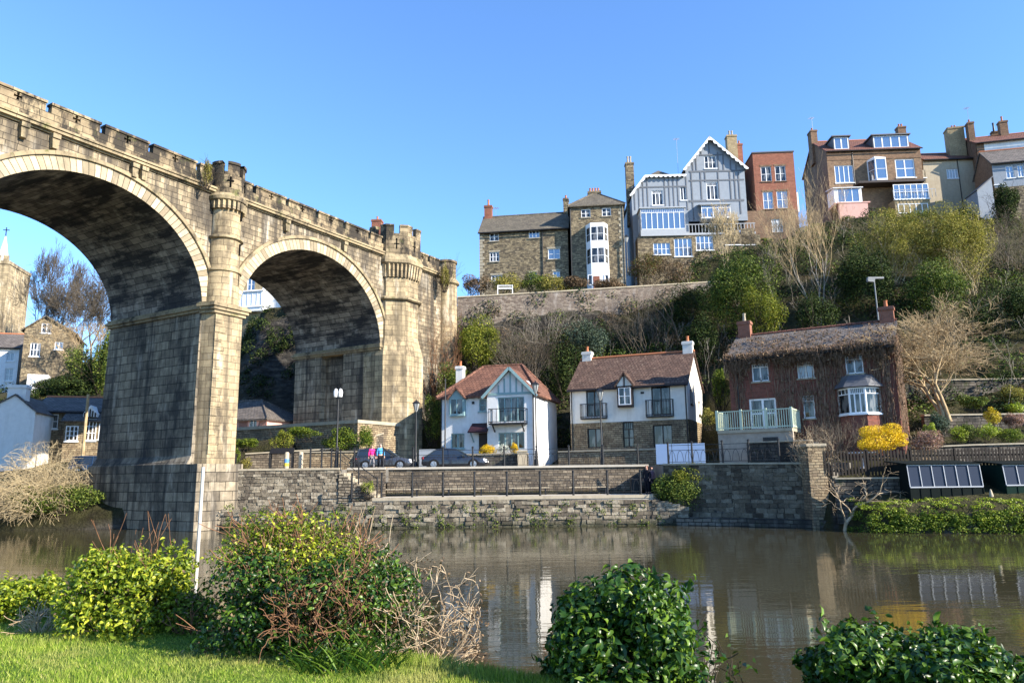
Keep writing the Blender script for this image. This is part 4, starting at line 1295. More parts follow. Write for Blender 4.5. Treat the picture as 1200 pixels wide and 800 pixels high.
def juliet(h, z, x0, y0, x1, y1, y=0.0, dep=.45, mat='metal', n=9):
    u0, u1, z0, z1 = h.R(z, x0, y0, x1, y1, y - dep * .5)
    mb = MB()
    f = y - dep
    mb.box(u0, u1, f, y - .003, z0 - .08, z0 + .02)
    for a, b in (((u0, f), (u1, f)), ((u0, f), (u0, y)), ((u1, f), (u1, y))):
        for zr in (z0 + .12, z1): mb.bar((*a, zr), (*b, zr), .05)
        k = n if a[1] == b[1] else 2
        for i in range(k + 1):
            q = (a[0] + (b[0] - a[0]) * i / k, a[1] + (b[1] - a[1]) * i / k)
            mb.bar((*q, z0), (*q, z1), .03)
    return mb.build('balcony', M[mat], h.e)

# ---- white house with teal windows (nearest the viaduct)
p = atY(517, 466.6, 57.0)
HZ = 4.0
h = House('gabled_house', 'white rendered house with teal windows, clay roof and timbered front gable', (p.x, 57.0, HZ), -15.6)
W, D = h.L(*zz('w', 650, 420), -.6)[0], 7.0
uW = h.L(*zz('w', 404, 450), -.6)[0]
ze = h.L(517, 466.6)[1]
zeg = h.L(*zz('w', 645, 355), -.6)[1]
um = (uW + W) / 2
zap = h.L(*zz('w', 522, 228), -.9)[1]
zr = h.L(*zz('w', 460, 216), D / 2)[1]
yw = -.6
h.win('w', 362, 388, 398, 452, 1, 2, frame='teal', sill='teal')
h.win('w', 215, 568, 285, 645, 2, 1, frame='teal', sill='teal')
h.win('w', 460, 378, 597, 505, 4, 1, y=yw, key='g', frame='teal', sill=None, toprow=.0)
h.win('w', 463, 562, 598, 648, 4, 1, y=yw, key='g', frame='teal', sill=None)
u0, u1, z0, z1 = h.R('w', 360, 565, 408, 645)
h.front([(0, -1), (uW, -1), (uW, ze), (0, ze)], 'white')
h.front([(uW, -1), (W, -1), (W, zeg), (um, zap - .1), (uW, zeg)], 'white', yw, 'g', 'gable_wall')
h.shell(W, D, -1, ze, ze, 'white', 0, 'hh')
mb = MB(); mb.face([(uW, 0, -1), (uW, yw, -1), (uW, yw, zeg), (uW, 0, zeg)]); mb.face([(W, yw, -1), (W, 0, -1), (W, 0, zeg), (W, yw, zeg)]); mb.build('gable_return', M['white'], h.e)
h.hip_roof(0, W, 0, D, ze + .05, 2.3, W - 2.0, zr, 'clay')
mb = MB()
zo = zeg - .3 * (zap - zeg) / (um - uW)
for sg, ux in ((-1, uW - .3), (1, W + .3)):
    mb.slab([(ux, yw - .35, zo + .14), (um, yw - .35, zap + .14), (um, D / 2, zap + .14), (ux, D / 2 - .6, zo + .14)], .13)
g = mb.build('gable_roof', M['clay'], h.e)
mb = MB()
for ux in (uW - .3, W + .3):
    mb.bar((ux, yw - .38, zo + .02), (um, yw - .38, zap + .02), .06, .2)
mb.build('bargeboard', M['teal'], g)
mb = MB()
zt = h.L(*zz('w', 525, 360), yw)[1]
mb.box(uW + .1, W - .1, yw - .05, yw - .003, zt - .09, zt + .09)
for k in range(-3, 4):
    u = um + k * .46
    top = zap - .25 - abs(u - um) * (zap - zeg) / (um - uW)
    if top > zt + .2: mb.box(u - .06, u + .06, yw - .04, yw - .003, zt + .09, top)
mb.build('gable_timber', M['teal'], h.e)
juliet(h, 'w', 420, 440, 605, 515, yw, .9)
mb = MB()
for u in (h.L(*zz('w', 445, 520), yw)[0], h.L(*zz('w', 597, 520), yw)[0]):
    mb.bar((u, yw - .8, h.L(*zz('w', 445, 520), yw)[1]), (u, yw - .02, h.L(*zz('w', 445, 560), yw)[1]), .08)
mb.build('balcony_bracket', M['metal'], h.e)
# oriel window
u0, u1, z0, z1 = h.R('w', 205, 385, 285, 470, -.4)
mb = MB(); mb.box(u0, u1, -.4, -.003, z0 - .1, z0); mb.box(u0, u1, -.4, -.003, z1, z1 + .08); mb.box(u0, u0 + .06, -.38, -.003, z0, z1); mb.box(u1 - .06, u1, -.38, -.003, z0, z1)
zz1 = h.L(*zz('w', 243, 335), -.4)[1]
mb.prism([(u0, z1 + .08), (u1, z1 + .08), ((u0 + u1) / 2, zz1)], -.38, .8)
ori = mb.build('oriel', M['teal'], h.e)
window(h.e, u1 - u0 - .14, z1 - z0, (u0 + .07, -.42, z0), 0, 2, 1, 'teal', 'glass', None, inset=.02)
mb = MB(); c = (u0 + u1) / 2
mb.slab([(u0 - .15, -.6, z1 - .0), (c, -.6, zz1 + .12), (c, 1.2, zz1 + .12), (u0 - .15, 1.2, z1)], .1); mb.slab([(u1 + .15, -.6, z1), (c, -.6, zz1 + .12), (c, 1.2, zz1 + .12), (u1 + .15, 1.2, z1)], .1)
mb.build('oriel_roof', M['clay'], ori)
# door and porch
u0, u1, z0, z1 = h.R('w', 362, 565, 405, 645)
mb = MB(); mb.box(u0, u1, -.04, .05, z0 - .3, z1); mb.box(u0 + .1, u1 - .1, -.06, -.04, z0, z1 - .1)
mb.build('door', M['darkwood'], h.e)
a = h.L(*zz('w', 302, 560), -.9); b = h.L(*zz('w', 406, 558), -.9); c = h.L(*zz('w', 325, 515), -.1)
mb = MB(); mb.slab([(a[0], -.95, a[1]), (b[0] - .02, -.95, a[1]), (b[0] - .02, -.02, c[1]), (c[0], -.02, c[1])], .08); mb.build('porch_roof', M['maroon'], h.e)
mb = MB(); mb.bar((a[0] + .2, -.85, a[1] - .02), (a[0] + .2, -.05, a[1] - .7), .08); mb.build('porch_bracket', M['teal'], h.e)
mb = MB(); o = h.L(*zz('w', 332, 408)); mb.lathe(o[0], 0, [(.12, 0)], 8) if False else mb.bar((o[0], -.04, o[1] - .1), (o[0], -.04, o[1] + .1), .2, .06); mb.build('alarm_box', M['metal'], h.e)
h.chimney(*[h.L(*zz('w', 265, 230), 4.6)[0], 4.6], ze + .6, h.L(*zz('w', 265, 222), 4.6)[1], .6, .6, 'white', 1)
h.pipe(.05, -.06, -.5, ze); h.pipe(W - .08, yw - .06, -.5, zeg - .1)
mb = MB(); u, z_ = h.L(*zz('w', 680, 322), 1.5); mb.lathe(0, 0, [(0, -.02), (.28, .02), (.3, .06)], 14); d = mb.build('satellite_dish', M['greymetal'], h.e, True); d.location = (W - .9, .7, z_ + .1); d.rotation_euler = (1.2, 0, .6)
H1 = h

# ---- white house on stone footing
p = atY(667.8, 454.8, 58)
h = House('cottage', 'cream house with stone ground floor, brown pantile roof and dark Juliet balconies', (p.x, 58, HZ), -23.4)
ze = h.L(667.8, 454.8)[1]
W, D = h.L(804.4, 446.5)[0], 6.8
zs = (h.L(*zz('v', 100, 487))[1] + h.L(*zz('v', 640, 470))[1]) / 2
zr = h.L(*zz('v', 430, 158), D / 2)[1]
kw = dict(frame='darkwood', sill=None)
h.win('v', 156, 325, 236, 455, 2, 1, **kw)
h.win('v', 478, 300, 572, 448, 2, 1, **kw)
h.win('v', 163, 512, 240, 608, 2, 1, key='l', **kw)
h.win('v', 487, 495, 582, 604, 2, 1, key='l', **kw)
h.win('v', 335, 468, 392, 605, 2, 1, key='l', toprow=.28, name='door', **kw) if False else None
u0, u1, z0, z1 = h.R('v', 337, 472, 392, 605)
h.holes.setdefault('l', []).append([(u0, z0), (u1, z0), (u1, zs - .02), (u0, zs - .02)])
window(h.e, u1 - u0, zs - .02 - z0, (u0, 0, z0), 0, 2, 2, 'darkwood', 'glass', None, name='door', toprow=.3)
h.front([(0, zs), (W, zs), (W, ze), (0, ze)], 'cream', 0, 'f')
h.front([(0, -1.2), (W, -1.2), (W, zs), (0, zs)], 'tan_wall', -.06, 'l', 'stone_footing')
h.shell(W, D, zs, ze, zr, 'cream')
mb = MB(); mb.face([(W + .06, -.06, -1.2), (W + .06, D, -1.2), (W + .06, D, zs), (W + .06, -.06, zs)]); mb.face([(-.06, D, -1.2), (-.06, -.06, -1.2), (-.06, -.06, zs), (-.06, D, zs)])
mb.face([(-.06, -.06, zs), (W + .06, -.06, zs), (W + .06, 0, zs), (-.06, 0, zs)]); mb.face([(W, 0, zs), (W + .06, 0, zs), (W + .06, D, zs), (W, D, zs)])
mb.build('stone_footing', M['tan_wall'], h.e)
rf = h.gable_roof(W, D, ze, zr, 'pantile', over=.35)
juliet(h, 'v', 130, 392, 255, 462, 0, .4); juliet(h, 'v', 452, 372, 584, 452, 0, .4)
u0, u1, z0, z1 = h.R('v', 308, 308, 382, 398, -.5)
zg = h.L(*zz('v', 343, 248), -.5)[1]; c = (u0 + u1) / 2
mb = MB(); mb.box(u0, u1, -.5, -.003, z0 - .14, z0); mb.box(u0, u0 + .08, -.48, -.003, z0, z1); mb.box(u1 - .08, u1, -.48, -.003, z0, z1)
ori = mb.build('oriel', M['darkwood'], h.e)
mb = MB(); mb.prism([(u0, z1), (u1, z1), (u1, z1 + .25), (c, zg), (u0, z1 + .25)], -.47, 1.2); mb.build('oriel_gable', M['cream'], ori)
mb = MB(); mb.bar((u0, -.5, z1 + .02), (u1, -.5, z1 + .02), .08, .12); mb.bar((c, -.5, z1), (c, -.5, zg), .08, .1); mb.bar((u0 - .12, -.55, z1 + .1), (c, -.55, zg + .12), .06, .14); mb.bar((u1 + .12, -.55, z1 + .1), (c, -.55, zg + .12), .06, .14)
mb.build('oriel_timber', M['darkwood'], ori)
mb = MB(); mb.slab([(u0 - .2, -.65, z1 + .06), (c, -.65, zg + .22), (c, 1.6, zg + .22), (u0 - .2, 1.6, z1 + .06)], .1); mb.slab([(u1 + .2, -.65, z1 + .06), (c, -.65, zg + .22), (c, 1.6, zg + .22), (u1 + .2, 1.6, z1 + .06)], .1); mb.build('oriel_roof', M['pantile'], ori)
window(h.e, u1 - u0 - .2, z1 - z0 - .04, (u0 + .1, -.53, z0 + .02), 0, 2, 2, 'paint', 'glass', None, inset=.02)
zc = h.L(*zz('v', 692, 85), D / 2)[1]
h.chimney(W - .35, D / 2, ze + 1.5, zc, .75, .55, 'cream', 1)
h.chimney(.45, D / 2, ze + 1.5, h.L(*zz('v', 172, 138), D / 2)[1], .75, .55, 'cream', 1)
h.pipe(.15, -.12, -.6, ze - .1); h.pipe(W - .1, -.12, -.6, ze - .1)
for y0, z0, hh in ((1.2, zs + 1.2, 1.1), (4.6, zs + .6, 1.1)):
    window(h.e, .7, hh, (W, y0, z0), PI / 2, 1, 1, 'darkwood', 'glass', 'darkwood', inset=-.04)
mb = MB(); mb.box(W * .62, W * .62 + .25, -.05, -.003, ze - .75, ze - .6); mb.build('vent', M['metal'], h.e)
H2 = h

# ---- creeper-clad brick house
p = atY(853, 420, 50)
IZ = 4.4
h = House('creeper_house', 'dark red brick house hung with bare creeper under a grey slate roof', (p.x, 50, IZ), -31.7)
ze = h.L(853, 420)[1]
W, D = h.L(1046, 402)[0], 6.2
zr = h.L(*zz('i', 480, 172), D / 2)[1]
kw = dict(sill='coping')
h.win('i', 222, 312, 293, 388, 2, 1, toprow=.2, **kw)
h.win('i', 415, 305, 487, 374, 2, 1, glass='curtain', frame='cream', toprow=.2, **kw)
h.win('i', 620, 270, 696, 355, 2, 1, toprow=.28, **kw)
h.win('i', 213, 460, 328, 588, 2, 2, sill=None, fw=.12, bar=.07)
h.win('i', 440, 447, 490, 545, 1, 1, toprow=.25, **kw)
h.front([(0, -4), (W, -4), (W, ze), (0, ze)], 'brick_dark')
h.shell(W, D, -4, ze, zr, 'brick_dark')
rf = h.gable_roof(W, D, ze, zr, 'slate', over=.4, ridge='redtile')
# bay
u0, u1, z0, z1 = h.R('i', 582, 412, 768, 530, -.7)
bd = .85
B = [(u0, 0), (u0 + .75, -bd), (u1 - .75, -bd), (u1, 0)]
mb = MB(); mb.prism_z(B, -3, z0 - .02); bay = mb.build('bay', M['brick_dark'], h.e)
mb = MB(); mb.prism_z([(x * 1.0 + (.08 if x > (u0 + u1) / 2 else -.08), y - (.08 if y < 0 else 0)) for x, y in B], z0 - .02, z0 + .08); mb.build('sill', M['paint'], bay)
for (a, b), cl in (((B[0], B[1]), 1), ((B[1], B[2]), 3), ((B[2], B[3]), 1)):
    v = Vector((b[0] - a[0], b[1] - a[1]))
    window(h.e, v.length, z1 - z0 - .1, (a[0], a[1], z0 + .08), math.atan2(v.y, v.x), cl, 1, 'paint', 'glass', None, inset=0, toprow=.24, name='bay_window')
zb = h.L(*zz('i', 665, 362), -.1)[1]
mb = MB()
T = [(x + (.25 if x > (u0 + u1) / 2 else -.25), y - (.22 if y < 0 else 0), z1 + .02) for x, y in B]
Q = [(u0 + .35, -.02, zb), (u0 + .75, -.25, zb), (u1 - .75, -.25, zb), (u1 - .35, -.02, zb)]
for i in range(3): mb.face([T[i], T[i + 1], Q[i + 1], Q[i]])
mb.face(Q); mb.face(T[::-1]); mb.build('bay_roof', M['lead'], bay)
zc = h.L(*zz('i', 795, 75), D / 2)[1]
h.chimney(W - .4, D / 2, ze + 1.2, zc, .85, .6, 'brick_red', 1)
h.chimney(.5, D / 2, ze + 1.2, h.L(*zz('i', 160, 140), D / 2)[1], .85, .6, 'brick_red', 1, potmat='coping', poth=.6)
h.pipe(.55, -.06, -1, ze - .1)
mb = MB(); o = h.L(*zz('i', 620, 60), 3)[0]
IVY = h
# deck in front of the french doors
u0, u1, z0, z1 = h.R('i', 78, 512, 395, 592, -2.4)
dk = thing('deck', 'raised deck with sage green balustrade on a stained rendered wall', 'deck', h.o + h.d * u0 + h.n * 0 + Vector((0, 0, z0)), h.yaw)
Wd = u1 - u0
mb = MB(); mb.box(0, Wd, -2.7, -.03, -.2, 0); mb.build('platform', M['coping'], dk)
mb = MB()
ud0, ud1, zd0, zd1 = h.R('i', 274, 625, 338, 748, -2.6)
ud0 -= u0; ud1 -= u0; zd0 -= z0; zd1 -= z0
mb.prism([(0, zd0 - 1.5), (Wd + 1.4, zd0 - 1.5), (Wd + 1.4, -.9), (Wd, -.9), (Wd, -.2), (0, -.2)], -2.6, -2.3)
mb.box(0, .3, -2.296, -.03, zd0 - 1.5, -.2)
mb.build('rendered_wall', M['grey_render'], dk)
mb = MB(); mb.box(ud0, ud1, -2.66, -2.61, zd0 - .2, zd1)
for k in range(4): mb.box(ud0 + .04 + k * (ud1 - ud0 - .06) / 4, ud0 + .02 + (k + 1) * (ud1 - ud0 - .06) / 4, -2.69, -2.66, zd0 - .15, zd1 - .05)
dr = mb.build('door', M['metal'], dk)
mb = MB(); mb.box(ud0 + .35, ud0 + .75, -2.72, -2.69, zd1 - .4, zd1 - .28); mb.build('letter_plate', M['greymetal'], dr)
mb = MB()
zt = z1 - z0
for a, b in (((0, -2.62), (Wd, -2.62)), ((0, -2.62), (0, -.1)), ((Wd, -2.62), (Wd, -.1))):
    mb.bar((*a, zt), (*b, zt), .1, .06); mb.bar((*a, .12), (*b, .12), .07)
    n = int((Vector(b) - Vector(a)).length / .14)
    for i in range(n + 1):
        q = (a[0] + (b[0] - a[0]) * i / n, a[1] + (b[1] - a[1]) * i / n)
        mb.bar((*q, .02), (*q, zt), .045)
mb.build('balustrade', M['sage'], dk)
for x in (0, Wd / 3, 2 * Wd / 3, Wd):
    mb = MB(); mb.box(x - .07, x + .07, -2.70, -2.56, 0, zt + .1); mb.build('post', M['sage'], dk)

# ---- hilltop: three-storey stone cottage and its taller neighbour
p = atY(562, 272, 82)
h = House('stone_house', 'long dark rubble stone house with stone-slate roof and single brick chimney on the cliff top', (p.x, 82, 21.5), -8.0)
ze = h.L(562, 272)[1]; W, D = h.L(665, 266)[0], 6.5
zr = h.L(*zz('s', 410, 283), D / 2)[1]
for q in ((180, 388, 236, 440, 2, 2), (425, 372, 492, 420, 3, 1), (180, 508, 240, 568, 3, 2), (545, 487, 620, 552, 2, 2), (190, 652, 258, 690, 3, 1), (425, 636, 475, 675, 2, 1), (575, 628, 620, 665, 2, 1)):
    h.win('s', *q, glass='skyglass' if q[0] > 400 else 'glass', sill='coping', lintel='coping')
h.front([(0, -3), (W, -3), (W, ze), (0, ze)], 'hill_stone')
h.shell(W, D, -3, ze, zr, 'hill_stone')
h.gable_roof(W, D, ze, zr, 'stone_slate', ridge='stone_slate')
h.chimney(.5, D / 2, ze + .5, h.L(*zz('s', 165, 225), D / 2)[1], .9, .7, 'brick_red', 1, poth=.8)
h.chimney(W - .3, D / 2, ze + .5, h.L(*zz('s', 666, 180), D / 2)[1], .6, .8, 'hill_stone', 1)
h.pipe(h.L(*zz('s', 510, 450))[0], -.06, -1, ze - .1)
h.antenna(1.4, D / 2, zr, 1.3)
mb = MB()
zq = -1.0
k = 0
while zq < ze - .4:
    mb.box(-.02, .35 + .2 * (k % 2), -.03, .2, zq, zq + .32); zq += .36; k += 1
mb.build('quoins', M['coping'], h.e)
SH = h
p = atY(667.5, 243, 80)
h = House('tall_stone_house', 'tall square stone house with pyramid roof and white stacked bay windows', (p.x, 80, 21.5), -5.8)
ze = h.L(667.5, 243)[1]; W, D = h.L(730, 240)[0], 6.5
zr = h.L(*zz('s', 832, 145), D / 2)[1]
h.win('s', 752, 240, 810, 292, 2, 2, sill='coping'); h.win('s', 882, 232, 938, 284, 2, 2, sill='coping')
h.front([(0, -3), (W, -3), (W, ze), (0, ze)], 'hill_stone')
h.shell(W, D, -3, ze, ze, 'hill_stone', ends='hh')
h.hip_roof(0, W, 0, D, ze + .1, W / 2 - .3, W / 2 + .3, zr, 'stone_slate', over=.25)
h.chimney(W / 2 - .1, D / 2 + .4, zr - 1.2, h.L(*zz('s', 825, 128), D / 2)[1], 1.5, .7, 'hill_stone', 4)
u0, u1, zb0, zt1 = h.R('s', 785, 330, 925, 715, -.5)
B = [(u0, 0), (u0 + .5, -.85), (u1 - .45, -.85), (u1, 0)]
zl = [h.L(*zz('s', 855, q), -.8)[1] for q in (715, 600, 580, 478, 455, 440, 345, 325)]
mb = MB(); mb.prism_z(B, zl[0] - 2, zl[1] - .4); bay = mb.build('bay', M['paint'], h.e)
mb = MB(); mb.prism_z(B, zl[1] - .4, zl[2]); mb.prism_z(B, zl[3], zl[5]); mb.prism_z([(x, y) for x, y in B], zl[6], zl[7]); mb.build('bay_panel', M['paint'], bay)
for za, zb_ in ((zl[2], zl[3]), (zl[5], zl[6])):
    for (a, b), cl, rw in (((B[0], B[1]), 1, 2), ((B[1], B[2]), 2, 2), ((B[2], B[3]), 1, 2)):
        v = Vector((b[0] - a[0], b[1] - a[1]))
        window(h.e, v.length, zb_ - za, (a[0], a[1], za), math.atan2(v.y, v.x), cl, rw, 'paint', 'glass', None, inset=0, fw=.1, name='bay_window')
mb = MB(); u_, z_ = h.L(*zz('s', 848, 680), -.9); mb.box(u_ - .35, u_ + .35, -.9, -.86, zl[0] - 1.4, z_ + .4); mb.build('door', M['brick_red'], h.e)
for ua in (795, 895):
    a_ = h.R('s', ua, 650, ua + 30, 715, -.86); window(h.e, a_[1] - a_[0], a_[3] - a_[2], (a_[0], -.86, a_[2]), 0, 1, 1, 'paint', 'glass', None, inset=-.03)
h.pipe(.06, -.06, -2, ze - .1); h.pipe(W - .1, -.06, -2, ze)
mb = MB(); zq = -1.0; k = 0
while zq < ze - .4:
    mb.box(W - .35 - .2 * (k % 2), W + .02, -.03, .2, zq, zq + .32); zq += .36; k += 1
mb.build('quoins', M['coping'], h.e)

# ---- grey half-timbered house
p = atY(803, 197.4, 82)
GO = House('timbered_house', 'pale grey half-timbered house with scalloped white bargeboards and glazed verandahs', (p.x, 82, 25.0), -1.5)
h = GO
ze = h.L(803, 197.4)[1]; W = h.L(872, 196)[0]; D = 8
zap = h.L(*zz('g', 520, 100), -.3)[1]; um = h.L(*zz('g', 522, 100), -.3)[0]
h.win('g', 496, 200, 562, 270, 3, 2, sill='paint'); h.win('g', 508, 345, 572, 442, 3, 1, sill='paint', toprow=.2)
zf = h.L(*zz('g', 560, 560))[1]
h.front([(0, zf), (W, zf), (W, ze), (um, zap), (0, ze)], 'pale_grey')
mb = MB(); sl = (zap - ze) / um
mb.face([(0, D, zf), (0, 0, zf), (0, 0, ze), (0, D, ze)]); mb.face([(W, 0, zf), (W, D, zf), (W, D, ze), (W, 0, ze)]); mb.face([(W, D, zf), (0, D, zf), (0, D, ze), (um, D, zap), (W, D, ze)])
mb.build('side_wall', M['pale_grey'], h.e)
mb = MB()
for ux, s_ in ((-.35, um), (W + .35, W - um)):
    zo = ze - .35 * (zap - ze) / s_
    mb.slab([(ux, -.45, zo + .1), (um, -.45, zap + .15), (um, D + .2, zap + .15), (ux, D + .2, zo + .1)], .14)
rf = mb.build('roof', M['slate'], h.e)
def scallop(mb, a, b, y, n, dep=.32, t=.06):
    a, b = Vector(a), Vector(b)
    d = (b - a)
    nn = Vector((d.y, -d.x)).normalized()
    if nn.y > 0: nn = -nn
    pts = [a, b]
    q = []
    for k in range(n):
        for i in range(7):
            f = (k + i / 6) / n
            q.append(a + d * f + nn * (dep * (.45 + .55 * math.sin(PI * i / 6))))
    poly = [a] + q + [b]
    p3 = [(v.x, v.y) for v in poly]
    mb.prism(p3 if (a.x < b.x) else p3[::-1], y, y + t)
mb = MB()
scallop(mb, (-.38, ze - .35), (um, zap + .1), -.52, 9); scallop(mb, (um, zap + .1), (W + .38, ze - .35), -.52, 9)
mb.build('bargeboard', M['paint'], rf)
mb = MB()
def stud(px, y0, y1, w=.13):
    a = h.L(*zz('g', px, y0)); b = h.L(*zz('g', px, y1)); u = (a[0] + b[0]) / 2
    mb.box(u - w / 2, u + w / 2, -.05, -.003, min(a[1], b[1]), max(a[1], b[1]))
def rail_(x0, x1, y, w=.16):
    a = h.L(*zz('g', x0, y)); b = h.L(*zz('g', x1, y)); z = (a[1] + b[1]) / 2
    mb.box(a[0], b[0], -.045, -.004, z - w / 2, z + w / 2)
for px, y0, y1 in ((432, 230, 280), (478, 170, 200), (450, 200, 280), (522, 130, 198), (572, 180, 280), (600, 190, 280), (640, 225, 280), (670, 250, 280), (430, 290, 560), (478, 290, 440), (500, 290, 345), (575, 290, 440), (640, 290, 440), (665, 290, 440), (690, 290, 520)): stud(px, y0, y1)
rail_(412, 715, 285, .2); rail_(412, 715, 335); rail_(470, 590, 196); rail_(412, 715, 448, .25)
mb.build('timber_studs', M['mid_grey'], h.e)
# lower floors under the gable: verandah glazing and stone basement
zb = -3
u0, u1, z0, z1 = h.R('g', 480, 470, 640, 540, -1.2)
h.front([(-7.5, zb), (W + .2, zb), (W + .2, zf), (-7.5, zf)], 'hill_stone', -.02, 'b', 'basement_wall') if False else None
window(h.e, u1 - u0, z1 - z0, (u0, -1.2, z0), 0, 5, 1, 'paint', 'skyglass', 'paint', inset=0, name='verandah_glazing', toprow=.25)
mb = MB(); mb.slab([(u0 - .2, -1.4, z1 + .02), (u1 + .2, -1.4, z1 + .02), (u1 + .2, 0, z1 + .45), (u0 - .2, 0, z1 + .45)], .08); mb.box(u0, u1, -1.18, -.01, zf - .2, z0 - .1); mb.build('verandah', M['grey_paint'], h.e)
# left wing
a = h.L(*zz('g', 95, 430), -.3); eL = h.L(*zz('g', 165, 330), -.3); eR = h.L(*zz('g', 400, 303), -.3)
yw = -.3
WL = a[0]
zeW = (eL[1] + eR[1]) / 2
h.win('g', 207, 390, 268, 472, 3, 1, y=yw, key='w', sill='paint', toprow=.2); h.win('g', 364, 370, 396, 445, 2, 1, y=yw, key='w', sill='paint')
bend = h.L(*zz('g', 90, 420), -.3)[1]
h.front([(WL, zb), (-.02, zb), (-.02, zeW), (eL[0], zeW), (WL, bend)], 'pale_grey', yw, 'w', 'wing_wall')
mb = MB(); mb.face([(WL, D, zb), (WL, yw, zb), (WL, yw, bend), (WL, D, bend)]); mb.face([(-.02, D, zb), (WL, D, zb), (WL, D, bend), (eL[0], D, zeW), (-.02, D, zeW)]); mb.build('wing_side', M['pale_grey'], h.e)
mb = MB()
apx = h.L(*zz('g', 228, 258), 3.5)
mb.slab([(WL - .25, yw - .3, bend - .1), (eL[0], yw - .3, zeW + .1), (eL[0], D, zeW + .1), (WL - .25, D, bend - .1)], .12)
mb.slab([(eL[0], yw - .3, zeW + .1), (-.05, yw - .3, zeW + .1), (-.05, 3.5, zeW + 1.0), (eL[0], 3.5, zeW + 1.0)], .12)
mb.build('wing_roof', M['slate'], h.e)
mb = MB(); c = apx[0]; za_ = apx[1] - .7; A_ = [(c - 2.2, .2, zeW + .1), (c + 2.2, .2, zeW + .1), (c + 2.2, 6, zeW + .1), (c - 2.2, 6, zeW + .1)]
for i in range(4): mb.face([A_[i], A_[(i + 1) % 4], (c + .2, 3.2, za_)])
mb.build('attic_roof', M['stone_slate'], h.e)
mb = MB(); scallop(mb, (WL - .3, bend - .1), (eL[0], zeW + .14), yw - .38, 3); scallop(mb, (eL[0], zeW + .14), (-.05, zeW + .14), yw - .38, 9); mb.build('bargeboard', M['paint'], h.e)
mb = MB()
for px in range(110, 400, 24):
    u = h.L(*zz('g', px, 400), yw)[0]
    if any(q[0][0] - .05 < u < q[1][0] + .05 for q in h.holes['w']): continue
    top = min(zeW - .05, bend + (u - WL) * (zeW - bend) / max(.1, eL[0] - WL))
    mb.box(u - .06, u + .06, yw - .04, yw - .003, h.L(*zz('g', px, 500), yw)[1], top)
zq = h.L(*zz('g', 250, 372), yw)[1]; mb.box(WL + .05, -.05, yw - .045, yw - .004, zq - .08, zq + .08)
mb.build('timber_studs', M['mid_grey'], h.e)
# projecting conservatory of the wing
cy = -2.2
u0, u1, z0, z1 = h.R('g', 145, 490, 390, 605, cy)
mb = MB(); mb.box(u0 - .05, u1 + .05, cy + .02, yw - .01, z0 - .75, z0); mb.box(u0 - .15, u1 + .15, cy - .15, yw - .01, z1 + .01, z1 + .14)
cv = mb.build('conservatory', M['grey_paint'], h.e)
window(h.e, u1 - u0, z1 - z0, (u0, cy, z0), 0, 8, 1, 'paint', 'skyglass', None, inset=0, name='conservatory_window', toprow=.2)
window(h.e, -cy + yw, z1 - z0, (u1, cy, z0), PI / 2, 2, 1, 'paint', 'skyglass', None, inset=0, name='conservatory_window', toprow=.2)
window(h.e, -cy + yw, z1 - z0, (u0, yw, z0), -PI / 2, 2, 1, 'paint', 'skyglass', None, inset=0, name='conservatory_window', toprow=.2)
# balcony between
zb1 = z0 - .75
mb = MB(); mb.box(u1 + .06, W + .3, -1.6, -.01, zb1 + .2, zb1 + .45)
for i in range(22):
    x = u1 + .15 + (W - u1) * i / 21
    mb.box(x - .03, x + .03, -1.6, -1.55, zb1 + .45, zb1 + 1.4)
mb.box(u1 + .06, W + .3, -1.62, -1.53, zb1 + 1.4, zb1 + 1.48); mb.build('balcony', M['grey_paint'], h.e)
# basement
by = -2.0
for q in ((215, 680, 308, 745), (330, 655, 428, 755), (450, 640, 545, 720), (610, 610, 690, 690), (700, 600, 775, 690)):
    h.win('g', *q, 4, 2, y=by, key='b', glass='skyglass', sill='paint')
uu0 = h.L(*zz('g', 128, 670), by)[0]; uu1 = h.L(*zz('g', 800, 600), by)[0]
zt_ = z0 - .77
h.front([(uu0, zb - 2), (uu1, zb - 2), (uu1, zt_), (uu0, zt_)], 'hill_stone', by, 'b', 'basement_wall')
mb = MB(); mb.face([(uu1, by, zb - 2), (uu1, 6, zb - 2), (uu1, 6, zt_), (uu1, by, zt_)]); mb.face([(uu0, 6, zb - 2), (uu0, by, zb - 2), (uu0, by, zt_), (uu0, 6, zt_)]); mb.face([(uu0, by, zt_), (uu1, by, zt_), (uu1, 1, zt_), (uu0, 1, zt_)]); mb.build('basement_side', M['hill_stone'], h.e)
h.chimney(WL + .2, 2.0, bend - 3, h.L(*zz('g', 105, 245), 2)[1], .95, .8, 'hill_stone', 2, potmat='coping', poth=.9)
h.chimney(h.L(*zz('g', 645, 150), 4)[0], 4.0, ze, h.L(*zz('g', 645, 95), 4)[1], 1.2, .9, 'brick_tan', 2, potmat='coping', poth=.7)
h.chimney(h.L(*zz('g', 688, 150), 4.5)[0], 4.5, ze, h.L(*zz('g', 680, 140), 4.5)[1], .6, .6, 'brick_red', 1)
h.antenna(-.2, 3, ze, 5.2)

